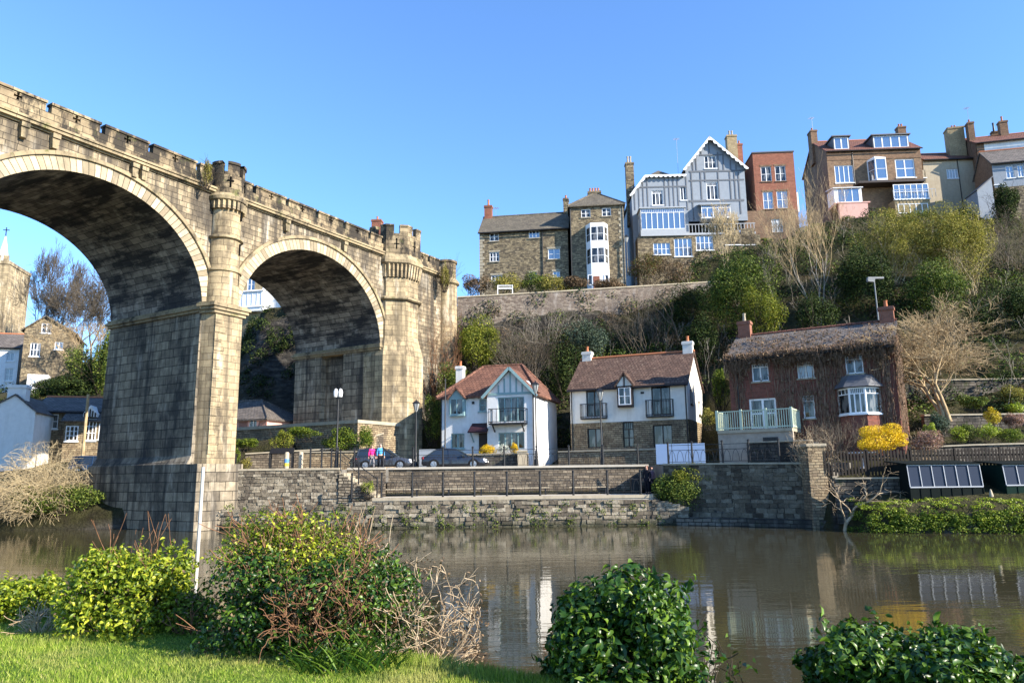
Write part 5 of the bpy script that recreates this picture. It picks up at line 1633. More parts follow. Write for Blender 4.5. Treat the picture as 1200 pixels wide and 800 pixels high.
# ---- plain red brick block
p = atY(881.6, 179.8, 82)
h = House('brick_house', 'plain flat-topped red brick house of four white windows on the hilltop', (p.x, 82, 25.5), -3.5)
W = h.L(929.4, 178)[0]; ze = h.L(905, 179)[1]; D = 7
for q, g in (((808, 260, 866, 342), 'glass'), ((886, 256, 945, 340), 'glass'), ((820, 398, 876, 494), 'skyglass'), ((896, 394, 956, 490), 'skyglass'), ((868, 548, 928, 622), 'curtain')):
    h.win('g', *q, 2, 2, glass=g, sill='brick_brown', lintel='brick_brown')
zm = h.L(*zz('g', 890, 500))[1]
h.holes['x'] = [q for q in h.holes['f'] if q[0][1] < zm]
h.holes['f'] = [q for q in h.holes['f'] if q[0][1] >= zm]
h.front([(0, zm), (W, zm), (W, ze), (0, ze)], 'brick_red')
h.front([(-1.5, -4), (W, -4), (W, zm), (-1.5, zm)], 'brick_brown', .003, 'x', 'lower_wall')
h.shell(W, D, -4, ze, ze, 'brick_red', ends='hh')
mb = MB(); mb.box(-.08, W + .08, -.1, D + .05, ze, ze + .14); mb.build('roof', M['lead'], h.e)
mb = MB(); mb.box(W, W + .5, 1, 2.6, ze - 7, ze - 4.6); mb.build('side_annex', M['paint'], h.e)

# ---- stone and brick house with dormers
p = atY(968, 177, 86)
h = House('dormer_house', 'wide brown house with two white dormers and a blue-glazed balcony under its eaves', (p.x, 86, 29.0), -3.2)
ze = h.L(968, 177)[1]; W, D = h.L(1078, 174)[0], 8.5
zr = h.L(*zz('d', 380, 195), D / 2)[1]
zr = max(zr, ze + 2.2)
h.win('d', 250, 316, 345, 404, 4, 1, glass='skyglass', fw=.1); h.win('d', 555, 284, 652, 378, 2, 2, glass='skyglass', fw=.12, bar=.06)
zl = h.L(*zz('d', 450, 395))[1]
zm_ = h.L(*zz('d', 450, 285))[1]
h.front([(0, -6), (W, -6), (W, zm_), (0, zm_)], 'brick_mid')
h.holes['f2'] = []
mb = MB(); mb.box(0, W, -.04, .1, zm_, ze); mb.build('brick_band', M['brick_brown'], h.e)
h.shell(W, D, -6, ze, zr, 'brick_brown')
h.gable_roof(W, D, ze, zr, 'redtile')
# oriel
u0, u1, z0, z1 = h.R('d', 432, 280, 515, 385, -1.0)
B = [(u0, 0), (u0 + .55, -1.0), (u1 - .1, -1.0), (u1, 0)]
mb = MB(); mb.prism_z(B, z0 - .12, z0); mb.prism_z(B, z1, z1 + .1)
c = Vector(((u0 + u1) / 2, -.02, h.L(*zz('d', 475, 262), -.5)[1]))
for i in range(3): mb.face([(*B[i], z1 + .1), (*B[i + 1], z1 + .1), tuple(c)])
ori = mb.build('oriel', M['paint'], h.e)
for a, b in zip(B, B[1:]):
    v = Vector((b[0] - a[0], b[1] - a[1]))
    window(h.e, v.length, z1 - z0, (a[0], a[1], z0), math.atan2(v.y, v.x), 1, 2, 'paint', 'skyglass', None, inset=0, name='oriel_window', fw=.1)
# dormers
for (x0, y0, x1, y1), n, ov in (((242, 178, 322, 236), 2, 165), ((440, 170, 622, 228), 4, 160)):
    u0, u1, z0, z1 = h.R('d', x0, y0, x1, y1, .3)
    mb = MB(); mb.box(u0, u0 + .12, .3, D / 2, z0 - .2, z1 + .1); mb.box(u1 - .12, u1, .3, D / 2, z0 - .2, z1 + .1); mb.box(u0 + .12, u1 - .12, .3, .5, z0 - .4, z0 - .002)
    dm = mb.build('dormer', M['lead'], h.e)
    mb = MB(); mb.box(u0 - .2, u1 + .2, .05, D / 2 + .3, z1 + .1, z1 + .24); mb.build('dormer_roof', M['lead'], dm)
    window(h.e, u1 - u0 - .2, z1 - z0 + .05, (u0 + .1, .28, z0), 0, n, 1, 'paint', 'skyglass', None, inset=0, name='dormer_window', fw=.1, bar=.07)
h.chimney(.1, D / 2, ze, h.L(*zz('d', 138, 150), D / 2)[1], .8, 1.2, 'brick_brown', 1, poth=.5)
h.chimney(h.L(*zz('d', 580, 140), D / 2)[0], D / 2, zr - .6, h.L(*zz('d', 580, 128), D / 2)[1], 1.0, .8, 'brick_brown', 2)
h.antenna(.1, D / 2 - .3, h.L(*zz('d', 138, 150), D / 2)[1], 1.9)
h.pipe(h.L(*zz('d', 345, 350))[0], -.06, 0, ze)
# balconies and sun rooms
cy = -1.8
a = h.L(*zz('d', 370, 400), cy); b = h.L(*zz('d', 705, 388), cy)
mb = MB(); mb.box(a[0], b[0], cy, -.06, a[1] - .12, a[1] + .12); mb.build('canopy', M['darkwood'], h.e)
u0, u1, z0, z1 = h.R('d', 545, 410, 722, 485, cy + .2)
mb = MB(); mb.box(u0, u1, cy + .22, -.06, z0 - 2.6, z0 - .002); mb.build('sun_room', M['brick_tan'], h.e)
window(h.e, u1 - u0, z1 - z0, (u0, cy + .2, z0), 0, 6, 2, 'paint', 'skyglass', 'paint', inset=0, name='sun_room_window')
u2, u3, z2, z3 = h.R('d', 568, 508, 720, 555, cy + .18)
window(h.e, u3 - u2, z3 - z2, (u2, cy + .18, z2), 0, 5, 1, 'paint', 'curtain', None, inset=0, name='lower_window')
mb = MB()
for i in range(13):
    x = u0 - .3 + (u1 + .8 - u0) * i / 12
    mb.bar((x, cy - .3, z0), (x, cy - .3, z0 + 1.0), .04)
mb.bar((u0 - .3, cy - .3, z0 + 1.0), (u1 + .5, cy - .3, z0 + 1.0), .06); mb.build('balcony_rail', M['grey_paint'], h.e)
u0, u1, z0, z1 = h.R('d', 262, 428, 375, 502, cy - .4)
mb = MB(); mb.box(u0 - .4, u1 + .3, cy - .38, -.06, z0 - .3, z0 - .002); mb.build('side_terrace', M['pink'], h.e)
mb = MB(); mb.box(u0 - .35, u0, cy - .38, -.06, z0, z1); mb.box(u1, u1 + .25, cy - .38, -.06, z0, z1); mb.slab([(u0 - .5, cy - .6, z1), (u1 + .4, cy - .6, z1), (u1 + .4, -.06, z1 + .45), (u0 - .5, -.06, z1 + .45)], .1)
cv = mb.build('conservatory', M['paint'], h.e)
window(h.e, u1 - u0, z1 - z0, (u0, cy - .4, z0), 0, 3, 1, 'paint', 'skyglass', None, inset=0, name='conservatory_window', fw=.1)
mb = MB(); mb.box(u0 - .1, u1 + .6, cy - .9, cy - .42, z0 - 3, z0 - .3); mb.box(u0 - .3, u1 + .9, cy - .95, cy - .3, z0 - .296, z0 - .15); mb.build('terrace_wall', M['pink'], h.e)
DH = h

# ---- low buff house between
p = atY(1081, 188, 87)
h = House('buff_house', 'low buff house with red tile roof squeezed between two taller hilltop houses', (p.x, 87, 29), -3.0)
u0, ze = h.L(*zz('d', 690, 288)); W = h.L(*zz('d', 962, 285))[0]; D = 6
h.win('d', 812, 334, 870, 382, 4, 1, glass='curtain'); h.win('d', 682, 340, 706, 378, 2, 1)
h.front([(u0, -6), (W, -6), (W, ze), (u0, ze)], 'tan_render')
h.shell(W, D, -6, ze, ze + 1.9, 'tan_render', x0=u0)
h.gable_roof(W, D, ze, ze + 1.9, 'redtile', x0=u0, side=.02)
h.pipe(h.L(*zz('d', 868, 330))[0], -.06, 0, ze)
# ---- right end: brick house with white upper wall and cluster of chimneys
p = atY(1143, 165, 85)
h = House('gable_end_house', 'dark brick house with white upper wall and many chimneys ending the ridge', (p.x, 85, 29), -14)
u0, ze = h.L(*zz('d', 960, 205)); W = u0 + 14; D = 7
zw = h.L(*zz('d', 1000, 302))[1]
h.win('d', 1100, 245, 1135, 280, 2, 2, key='w')
h.front([(u0, -8), (W, -8), (W, zw), (u0, zw)], 'brick_brown')
h.front([(u0 + .8, zw), (W, zw), (W, ze), (u0 + .8, ze)], 'white', -.01, 'w', 'white_wall')
mb = MB(); mb.box(u0, u0 + .8, 0, .3, zw, ze); mb.build('corner_pier', M['brick_brown'], h.e)
zr = ze + 2.0
h.shell(W, D, -8, ze, zr, 'brick_brown', x0=u0)
h.gable_roof(W, D, ze, zr, 'redtile', x0=u0)
h.chimney(u0 + .3, 2.2, ze - 2, h.L(*zz('d', 945, 105), 2.2)[1], .7, .9, 'brick_brown', 1)
h.chimney(u0 - 1.1, 3.5, ze - 9, h.L(*zz('d', 900, 130), 3.5)[1], 1.9, 1.4, 'brick_tan', 2)
h.chimney(h.L(*zz('d', 1092, 120), 3.5)[0], 3.5, ze, h.L(*zz('d', 1090, 100), 3.5)[1], .9, .8, 'brick_brown', 1, poth=.7)
h.chimney(h.L(*zz('d', 1048, 140), 4.5)[0], 4.5, ze, h.L(*zz('d', 1048, 150), 4.5)[1], .7, .5, 'brick_brown', 1, potmat='metal', poth=1.2)
h.antenna(u0 + .3, 2.2, h.L(*zz('d', 945, 105), 2.2)[1], 2.2)
p = atY(1172, 200, 80)
h = House('glazed_house', 'pale grey house with glazed porch at the far right of the ridge', (p.x, 80, 28), -12)
u0, ze = h.L(*zz('d', 1075, 300)); W = u0 + 9; D = 5
h.win('d', 1045, 312, 1092, 412, 2, 1, key='n'); h.holes['n'] = []
h.win('d', 1110, 318, 1150, 380, 2, 2, glass='skyglass'); h.win('d', 1168, 314, 1200, 374, 2, 2, glass='skyglass')
zlo = h.L(*zz('d', 1100, 425))[1]
h.front([(u0 - .8, zlo), (W, zlo), (W, ze), (u0 - .8, ze)], 'pale_grey')
h.front([(u0 - .8, -8), (W, -8), (W, zlo), (u0 - .8, zlo)], 'hill_stone', .004, 'n', 'lower_wall')
h.shell(W, D, -8, ze, ze + 2.2, 'brick_brown', x0=u0 - .8)
h.gable_roof(W, D, ze, ze + 2.3, 'slate', x0=u0 - .8)
p = atY(*zz('d', 965, 450), 80)
b = thing('shed', 'small pale grey lean-to shed below the right hilltop houses', 'shed', (p.x, 80, p.z - 3), -.1)
mb = MB(); mb.prism([(0, 0), (1.7, -1), (1.7, 4.6), (0, 3.2)], 0, 2.5); mb.build('wall', M['pale_grey'], b)
mb = MB(); mb.slab([(-.1, -.15, 3.2), (1.8, -.15, 4.78), (1.8, 2.6, 4.78), (-.1, 2.6, 3.2)], .1); mb.build('roof', M['lead'], b)

# ---- through the far arch: low house and cliff-top house
p = atY(262, 515, 63)
h = House('bungalow', 'low buff house with white French windows seen through the far arch', (p.x, 63, 5.6), -20)
a = h.L(*zz('c', 122, 660)); b = h.L(*zz('c', 290, 680)); ze = b[1]
u1 = b[0]; u0 = u1 - 8; D = 6
for x0, x1, n in ((160, 200, 2), (205, 242, 2), (256, 290, 1)): h.win('c', x0, 684, x1, 765, n, 2, sill=None)
h.front([(u0, -3), (u1, -3), (u1, ze), (u0, ze)], 'pink')
h.shell(u1, D, -3, ze, ze, 'pink', ends='hh', x0=u0)
h.hip_roof(u0, u1, 0, D, ze, u0 + 3, u1 - 3, h.L(*zz('c', 130, 602), D / 2)[1], 'slate')
p = atY(282, 360, 88)
h = House('clifftop_house', 'white and blue-windowed house on the cliff edge seen through the far arch', (p.x, 88, 20.5), -12)
def Q(x, y, yy=0): return h.L(240 + x / 3.478, 170 + y / 3.478, yy)
u1, ze = Q(305, 505); u0 = Q(60, 600)[0]
ZW['b'] = (240, 170, 3.478)
h.win('b', 135, 600, 232, 658, 5, 1, y=-.8, key='v', hole=False, glass='skyglass'); h.win('b', 172, 540, 204, 595, 2, 2, glass='skyglass')
W = Q(310, 600)[0]; D = 7
um = Q(235, 600)[0]
h.front([(u0, -2), (um, -2), (um, 8), (u0, 8)], 'brick_tan'); h.front([(um, -2), (W, -2), (W, 8), (um, 8)], 'white', -.01, 'n', 'white_wall')
h.shell(W, D, -2, 8, 11, 'white', x0=u0); h.gable_roof(W, D, 8, 11, 'stone_slate', x0=u0)
mb = MB(); u2, u3, z2, z3 = h.R('b', 130, 600, 236, 660, -.8); mb.box(u2, u3, -.79, -.01, z2 - .5, z3 + .1); mb.slab([(u2 - .1, -.95, z3 + .1), (u3 + .1, -.95, z3 + .1), (u3 + .1, -.01, z3 + .5), (u2 - .1, -.01, z3 + .5)], .08); mb.build('sun_room', M['paint'], h.e)

# ---- left village through the near arch
p = atY(56, 455, 85)
h = House('stone_gable_house', 'stone house with gable end and white windows above the village, left of the pier', (p.x, 85, 12.5), 22)
def corner(x, y): return h.L(*zz('l', x, y))
uL = corner(58, 340)[0]; uR = corner(180, 340)[0]; um, zap = corner(118, 262)
zeL = corner(58, 300)[1]; zeR = corner(178, 292)[1]
ze = (zeL + zeR) / 2
for q in ((105, 278, 130, 303, 2, 2), (76, 328, 102, 362, 3, 2), (138, 325, 160, 345, 2, 1)): h.win('l', *q, glass='skyglass' if q[0] > 110 else 'glass')
h.front([(uL, -3), (uR, -3), (uR, ze), (um, zap), (uL, ze)], 'hill_stone')
mb = MB(); mb.face([(uL, 9, -3), (uL, 0, -3), (uL, 0, ze), (uL, 9, ze)]); mb.face([(uR, 0, -3), (uR, 9, -3), (uR, 9, ze), (uR, 0, ze)]); mb.build('side_wall', M['hill_stone'], h.e)
mb = MB()
for ux in (uL - .4, uR + .4): mb.slab([(ux, -.3, ze - .15), (um, -.3, zap + .15), (um, 9, zap + .15), (ux, 9, ze - .15)], .14)
mb.build('roof', M['stone_slate'], h.e)
u0, u1, z0, z1 = h.R('l', 68, 410, 122, 440, -1.5)
mb = MB(); mb.box(u0, u1, -1.48, -.01, z0 - 1, z1 + .1); mb.build('conservatory', M['paint'], h.e)
window(h.e, u1 - u0, z1 - z0, (u0, -1.5, z0), 0, 4, 1, 'paint', 'glass', None, inset=0, name='conservatory_window')
# white house at the left edge
p = atY(10, 450, 88)
h = House('white_house', 'narrow white house with grey windows at the left edge below the church tower', (p.x, 88, 11.5), 15)
uL = h.L(*zz('l', -60, 380))[0]; uR = h.L(*zz('l', 46, 380))[0]; ze = h.L(*zz('l', 20, 338))[1]
h.win('l', 16, 352, 36, 374, 2, 1, glass='curtain'); h.win('l', 12, 392, 34, 424, 2, 2, glass='curtain')
h.front([(uL, -4), (uR, -4), (uR, ze), (uL, ze)], 'white'); h.shell(uR, 6, -4, ze, ze + 2, 'white', x0=uL); h.gable_roof(uR, 6, ze, ze + 2, 'slate', x0=uL)
# low cottage with white gable by the river
p = atY(40, 530, 62)
h = House('low_cottage', 'low stone cottage with dark slate roof and white-framed porch on the far left bank', (p.x, 62, 4.2), 16)
uR = h.L(*zz('l', 272, 540))[0]; ug = h.L(*zz('l', 84, 540))[0]
ze = h.L(*zz('l', 150, 500))[1]; D = 6.5
zr = h.L(*zz('l', 130, 468), D / 2)[1]
h.win('l', 118, 508, 147, 545, 2, 2)
ub = h.L(*zz('l', 160, 540))[0]
h.front([(ug, -3), (uR, -3), (uR, ze), (ug, ze)], 'tan_wall'); h.shell(uR, D, -3, ze, zr, 'white', x0=ug); h.gable_roof(uR, D, ze, zr, 'slate', x0=ug)
for x0, y0, x1, y1, n in ((166, 538, 198, 576, 3), (216, 520, 244, 575, 3), (250, 532, 268, 572, 2)):
    u0, u1, z0, z1 = h.R('l', x0, y0, x1, y1, -1.2); window(h.e, u1 - u0, z1 - z0, (u0, -1.2, z0), 0, n, 3, 'paint', 'glass', 'paint', inset=-.03)
u0, u1, z0, z1 = h.R('l', 160, 530, 272, 600, -1.2)
mb = MB(); mb.box(u0, u1, -1.18, -.01, -3, z1 + .2); mb.build('front_range', M['tan_wall'], h.e)
mb = MB(); mb.slab([(u0 - .2, -1.5, z1 + .15), (u1 + .2, -1.5, z1 + .15), (u1 + .2, .1, z1 + 1.1), (u0 - .2, .1, z1 + 1.1)], .12); mb.build('porch_roof', M['slate'], h.e)
mb = MB(); c0, c1 = h.R('l', 212, 480, 246, 515, -1.4)[:2]; zc = h.L(*zz('l', 230, 485), -1.4)[1]; zd = h.L(*zz('l', 230, 515), -1.4)[1]
mb.prism([(c0, zd), (c1, zd), (c1, zd + .3), ((c0 + c1) / 2, zc), (c0, zd + .3)], -1.4, 0.5); mb.build('porch_gable', M['white'], h.e)
mb = MB()
for k in range(5): x = c0 + (c1 - c0) * (k + .5) / 5; mb.box(x - .05, x + .05, -1.44, -1.403, zd, zd + .35 + .3 * (1 - abs(k - 2) / 2))
mb.build('porch_timber', M['darkwood'], h.e)
# separate white gable shed in front
p = atY(*zz('l', 0, 590), 58)
h = House('white_gable', 'whitewashed gable-fronted outbuilding with stubby white chimney at the far left', (p.x, 58, 3.6), 14)
uR = h.L(*zz('l', 84, 560))[0]; um, zap = h.L(*zz('l', 40, 460)); zeR = h.L(*zz('l', 84, 500))[1]; uL = 2 * um - uR
h.front([(uL - 2, -3), (uR, -3), (uR, zeR), (um, zap), (uL - 2, zeR - 1)], 'white')
mb = MB(); mb.face([(uR, 0, -3), (uR, 7, -3), (uR, 7, zeR), (uR, 0, zeR)]); mb.build('side_wall', M['white'], h.e)
mb = MB(); mb.slab([(uL - 2.3, -.1, zeR - 1.1), (um, -.1, zap + .1), (um, 7, zap + .1), (uL - 2.3, 7, zeR - 1.1)], .1); mb.slab([(uR + .2, -.1, zeR - .1), (um, -.1, zap + .1), (um, 7, zap + .1), (uR + .2, 7, zeR - .1)], .1); mb.build('roof', M['slate'], h.e)
a, b = h.L(*zz('l', 50, 437), .8); h.chimney(a, .8, zap - 1.5, b, 1.3, .9, 'white', 0)
# church
p = atY(10, 400, 125)
ch = thing('church', 'sandstone church tower with slim white spire behind the bare trees', 'church', (atY(-9, 330, 125).x, 125, 18), .2)
f = lambda py: atY(8, py, 125).z - 18
w2 = (atY(26, 330, 125).x - atY(-30, 330, 125).x) / 2
mb = MB(); mb.box(-w2, w2, -w2, w2, -4, f(312)); mb.build('tower', M['via_col'], ch)
mb = MB()
for k in range(7):
    for s_ in (-1, 1):
        x = -w2 + (k + .15) * 2 * w2 / 7
        if s_ < 0: mb.box(x, x + .2 * w2, -w2 - .1, -w2 + .25, f(312), f(306))
mb.box(-w2 - .12, w2 + .12, -w2 - .12, w2 + .12, f(316), f(312)); mb.build('battlement', M['via_col'], ch)
xs_ = atY(3, 300, 125).x - ch.location.x
mb = MB(); mb.lathe(xs_, 0, [(1.1, f(312)), (.15, f(278)), (.05, f(276))], 8); mb.build('spire', M['paint'], ch)
mb = MB(); mb.bar((xs_, 0, f(277)), (xs_, 0, f(266)), .12); mb.bar((xs_ - .5, 0, f(269)), (xs_ + .5, 0, f(269)), .12); mb.build('weathervane', M['metal'], ch)
mb = MB(); mb.prism([(-1, f(360)), (1, f(360)), (1, f(338)), (0, f(330)), (-1, f(338))], -w2 - .08, -w2 - .003); mb.build('belfry_opening', M['darkwood'], ch)

# ---- upper retaining wall
L0, R0 = atY(536, 349, 70.5), atY(835, 331, 76)
pts = [(L0.x, 70.5), (atY(640, 343, 71.4).x, 71.4), (atY(735, 337, 72.6).x, 72.6), (R0.x + 2, 75.5)]
zt = [L0.z, atY(640, 343, 71.4).z, atY(735, 337, 72.6).z, R0.z]
wall_run('cliff_retaining_wall', 'long patched brick and stone retaining wall below the hilltop stone house', pts, [z - 7 for z in zt], zt, .6, M['brickish'], capt=.12)
# garden front walls by the road
wall_run('garden_wall', 'low brown stone garden wall in front of the gabled white house', [(-6.2, 53.6), (-2.4, 53.2), (1.0, 52.6)], 3.0, 4.4, .35, M['dark_wall'], capt=.1)
wall_run('garden_wall', 'warm stone garden wall in front of the stone-footed cottage', [(3.2, 53.6), (8.4, 51.6), (11.8, 49.9)], 3.0, 4.55, .4, M['tan_wall'], capt=.1)
p = atY(612, 540, 52.4)
gp = thing('gatepost', 'pale square stone gatepost between the two garden walls', 'gatepost', (p.x, 52.4, UP))
mb = MB(); mb.box(-.32, .32, -.32, .32, 0, 1.1); mb.build('shaft', M['tan_render'], gp); mb = MB(); mb.box(-.38, .38, -.38, .38, 1.103, 1.22); mb.build('cap', M['coping'], gp)
# pale blue boards by the rail
p = atY(770, 550, 47.5)
bb = thing('blue_boards', 'pale blue painted boards behind the railing left of the deck', 'board', (p.x, 47.6, UP), -.35)
for k in range(3):
    mb = MB(); mb.box(k * 1.02, k * 1.02 + .98, 0, .06, .1, 1.35); mb.build('panel', M['bluepaint'], bb)
# small white board near the tower
p = atY(490, 540, 55)
wb = thing('white_fence', 'low white panel fence between the stone tower and the gabled house', 'fence', (p.x, 55.5, UP))
for k in range(2):
    mb = MB(); mb.box(k * 1.3, k * 1.3 + 1.26, 0, .08, .1, 1.5); mb.build('panel', M['pale_grey'], wb)

# house hidden behind the viaduct parapet: only its red chimney shows
p = atY(438, 300, 80)
h = House('red_chimney_house', 'house behind the viaduct showing only its red brick chimney over the parapet', (p.x, 80, 20.5), -5)
h.front([(-3, -3), (3, -3), (3, 4), (-3, 4)], 'brick_red'); h.shell(3, 6, -3, 4, 5.2, 'brick_red', x0=-3); h.gable_roof(3, 6, 4, 5.2, 'slate', x0=-3)
h.chimney(.05, 1.0, 3.5, h.L(438, 259, 1.0)[1], 1.1, .9, 'brick_red', 1)
# ------------------------------------------------------------------ vegetation helpers
def unit(a): return a / np.maximum(1e-9, np.linalg.norm(a, axis=1, keepdims=True))
def leaf_arrays(C, Nn, length, width, rng, detail=False, fold=.25, droop=0.0):
    n = len(C)
    R = rng.normal(size=(n, 3)); R[:, 2] -= droop
    T = unit(R - Nn * np.sum(R * Nn, axis=1, keepdims=True))
    B = np.cross(Nn, T)
    l = (length * rng.uniform(.65, 1.25, n))[:, None]; w = (width * rng.uniform(.7, 1.2, n))[:, None]
    if not detail:
        V = np.stack([C - T * l / 2, C + B * w / 2 + Nn * w * fold, C + T * l / 2, C - B * w / 2 + Nn * w * fold], 1).reshape(-1, 3)
        F = np.arange(4 * n).reshape(n, 4)
        return V, F
    cv = Nn * l * .12
    base, tip = C - T * l / 2 - cv, C + T * l / 2 - cv
    m1, m2 = C - T * l * .17, C + T * l * .2
    up = Nn * w * fold
    P = [base, m1 + B * w * .5 + up, m2 + B * w * .42 + up, tip, m2 - B * w * .42 + up, m1 - B * w * .5 + up, m1, m2]
    V = np.stack(P, 1).reshape(-1, 3)
    k = np.array([[0, 1, 6, 5], [6, 1, 2, 7], [5, 6, 7, 4], [7, 2, 3, 4]])
    F = (np.arange(n)[:, None, None] * 8 + k[None]).reshape(-1, 4)
    return V, F
def blob_points(blobs, n, rng, inner=.55, zmin=None):
    b = np.array(blobs, dtype=float)   # cx cy cz rx ry rz
    wgt = (b[:, 3] * b[:, 4] + b[:, 4] * b[:, 5] + b[:, 3] * b[:, 5])
    idx = rng.choice(len(b), n, p=wgt / wgt.sum())
    d = unit(rng.normal(size=(n, 3)))
    s = (inner + (1.06 - inner) * rng.random(n) ** .55)[:, None]
    C = b[idx, :3] + d * b[idx, 3:] * s
    Nn = unit(unit(d / b[idx, 3:]) * .8 + rng.normal(size=(n, 3)) * .55 + np.array([0, 0, .35]))
    if zmin is not None:
        k = C[:, 2] > zmin
        C, Nn = C[k], Nn[k]
    return C, Nn
def lumpy(rx, ry, rz, cz, n, rng, sub=.42, flat=0.0):
    """sub-blobs spread over an ellipsoid -> uneven outline"""
    out = [(0, 0, cz, rx * .72, ry * .72, rz * .72)]
    for i in range(n):
        d = rng.normal(size=3); d /= np.linalg.norm(d)
        if d[2] < -.35: d[2] *= -.5
        s = rng.uniform(.5, .92)
        k = sub * rng.uniform(.4, 1.25) * (1.25 - .5 * s)
        out.append((d[0] * rx * s, d[1] * ry * s, cz + d[2] * rz * s, rx * k, ry * k, rz * k))
    return out
def tube_mesh(name, segs, mat, parent=None, sides=5, loc=None):
    A = np.array(segs, dtype=float).reshape(-1, 8)
    P, Q, r0, r1 = A[:, :3], A[:, 3:6], A[:, 6:7], A[:, 7:8]
    d = unit(Q - P)
    ref = np.where(np.abs(d[:, 2:3]) < .9, np.array([[0, 0, 1.]]), np.array([[1., 0, 0]]))
    a = unit(np.cross(d, ref)); b = np.cross(d, a)
    n = len(A)
    V = np.zeros((n, 2 * sides, 3))
    for k in range(sides):
        t = 2 * PI * k / sides
        o = a * math.cos(t) + b * math.sin(t)
        V[:, k] = P + o * r0; V[:, sides + k] = Q + o * r1
    fk = np.array([[k, (k + 1) % sides, sides + (k + 1) % sides, sides + k] for k in range(sides)])
    F = (np.arange(n)[:, None, None] * (2 * sides) + fk[None]).reshape(-1, 4)
    return np_mesh(name, V.reshape(-1, 3), F, mat, parent, loc, smooth=True)
def grow(rng, p, d, L, r, depth, out, wob=.18, up=.08, nch=(2, 4), ratio=.68, spread=.75, taper=.62, nseg=4, gravity=0.0, rmin=.006):
    p = np.array(p, float); d = np.array(d, float); d /= np.linalg.norm(d)
    seg = L / nseg
    r1 = r
    nodes = []
    for i in range(nseg):
        d = d + rng.normal(size=3) * wob + np.array([0, 0, up - gravity])
        d /= np.linalg.norm(d)
        q = p + d * seg
        rn = max(rmin, r * (1 - (1 - taper) * (i + 1) / nseg))
        out.append((*p, *q, r1, rn))
        r1 = rn; p = q
        nodes.append((p.copy(), d.copy(), r1))
    if depth <= 0: return
    k = rng.integers(nch[0], nch[1] + 1)
    for j in range(k):
        i = len(nodes) - 1 if j < 2 else rng.integers(max(0, nseg // 2 - 1), nseg)
        pp, dd, rr = nodes[i]
        o = rng.normal(size=3); o -= dd * o.dot(dd); o /= np.linalg.norm(o) + 1e-9
        nd = dd + o * spread * rng.uniform(.6, 1.2)
        grow(rng, pp, nd, L * ratio * rng.uniform(.75, 1.15), rr * (.78 if j < 2 else .55), depth - 1, out, wob, up, nch, ratio, spread, taper, nseg, gravity, rmin)
def bare_tree(name, label, base, height, mat, depth=5, cat='tree', group=None, trunks=1, twig_mat=None, seed=1, lean=(0, 0), r=None, leaves=None, cut=.02, width=None, **kw):
    rng = np.random.default_rng(seed)
    t = thing(name, label, cat, base, 0, group)
    out = []
    for k in range(trunks):
        d = np.array([lean[0] + rng.normal() * .12 * (trunks > 1), lean[1] + rng.normal() * .1 * (trunks > 1), 1.0])
        grow(rng, (rng.normal() * .15 * (trunks > 1), rng.normal() * .15 * (trunks > 1), -.4), d, height * .34, r or height * .022, depth, out, **kw)
    A = np.array(out)
    zmax = A[:, 5].max()
    s = height / zmax
    A[:, :6] *= s
    if width:
        q = width / np.percentile(np.abs(A[:, 3]), 98)
        A[:, [0, 1, 3, 4]] *= q
    big = A[:, 6] > cut
    tube_mesh('trunk', A[big], mat, t, 7)
    if (~big).any(): tube_mesh('crown', A[~big], twig_mat or mat, t, 3)
    if leaves:
        n, size, lm = leaves
        tips = A[~big][:, 3:6]
        C = tips[rng.integers(0, len(tips), n)] + rng.normal(size=(n, 3)) * .15
        V, F = leaf_arrays(C, unit(rng.normal(size=(n, 3))), size, size * .55, rng)
        np_mesh('foliage', V, F, lm, t)
    return t
def rect_w(rect, Y):
    a, b = atY(rect[0], rect[3], Y), atY(rect[2], rect[3], Y)
    c, d = atY((rect[0] + rect[2]) / 2, rect[3], Y), atY((rect[0] + rect[2]) / 2, rect[1], Y)
    return c, (b.x - a.x) / 2, d.z - c.z
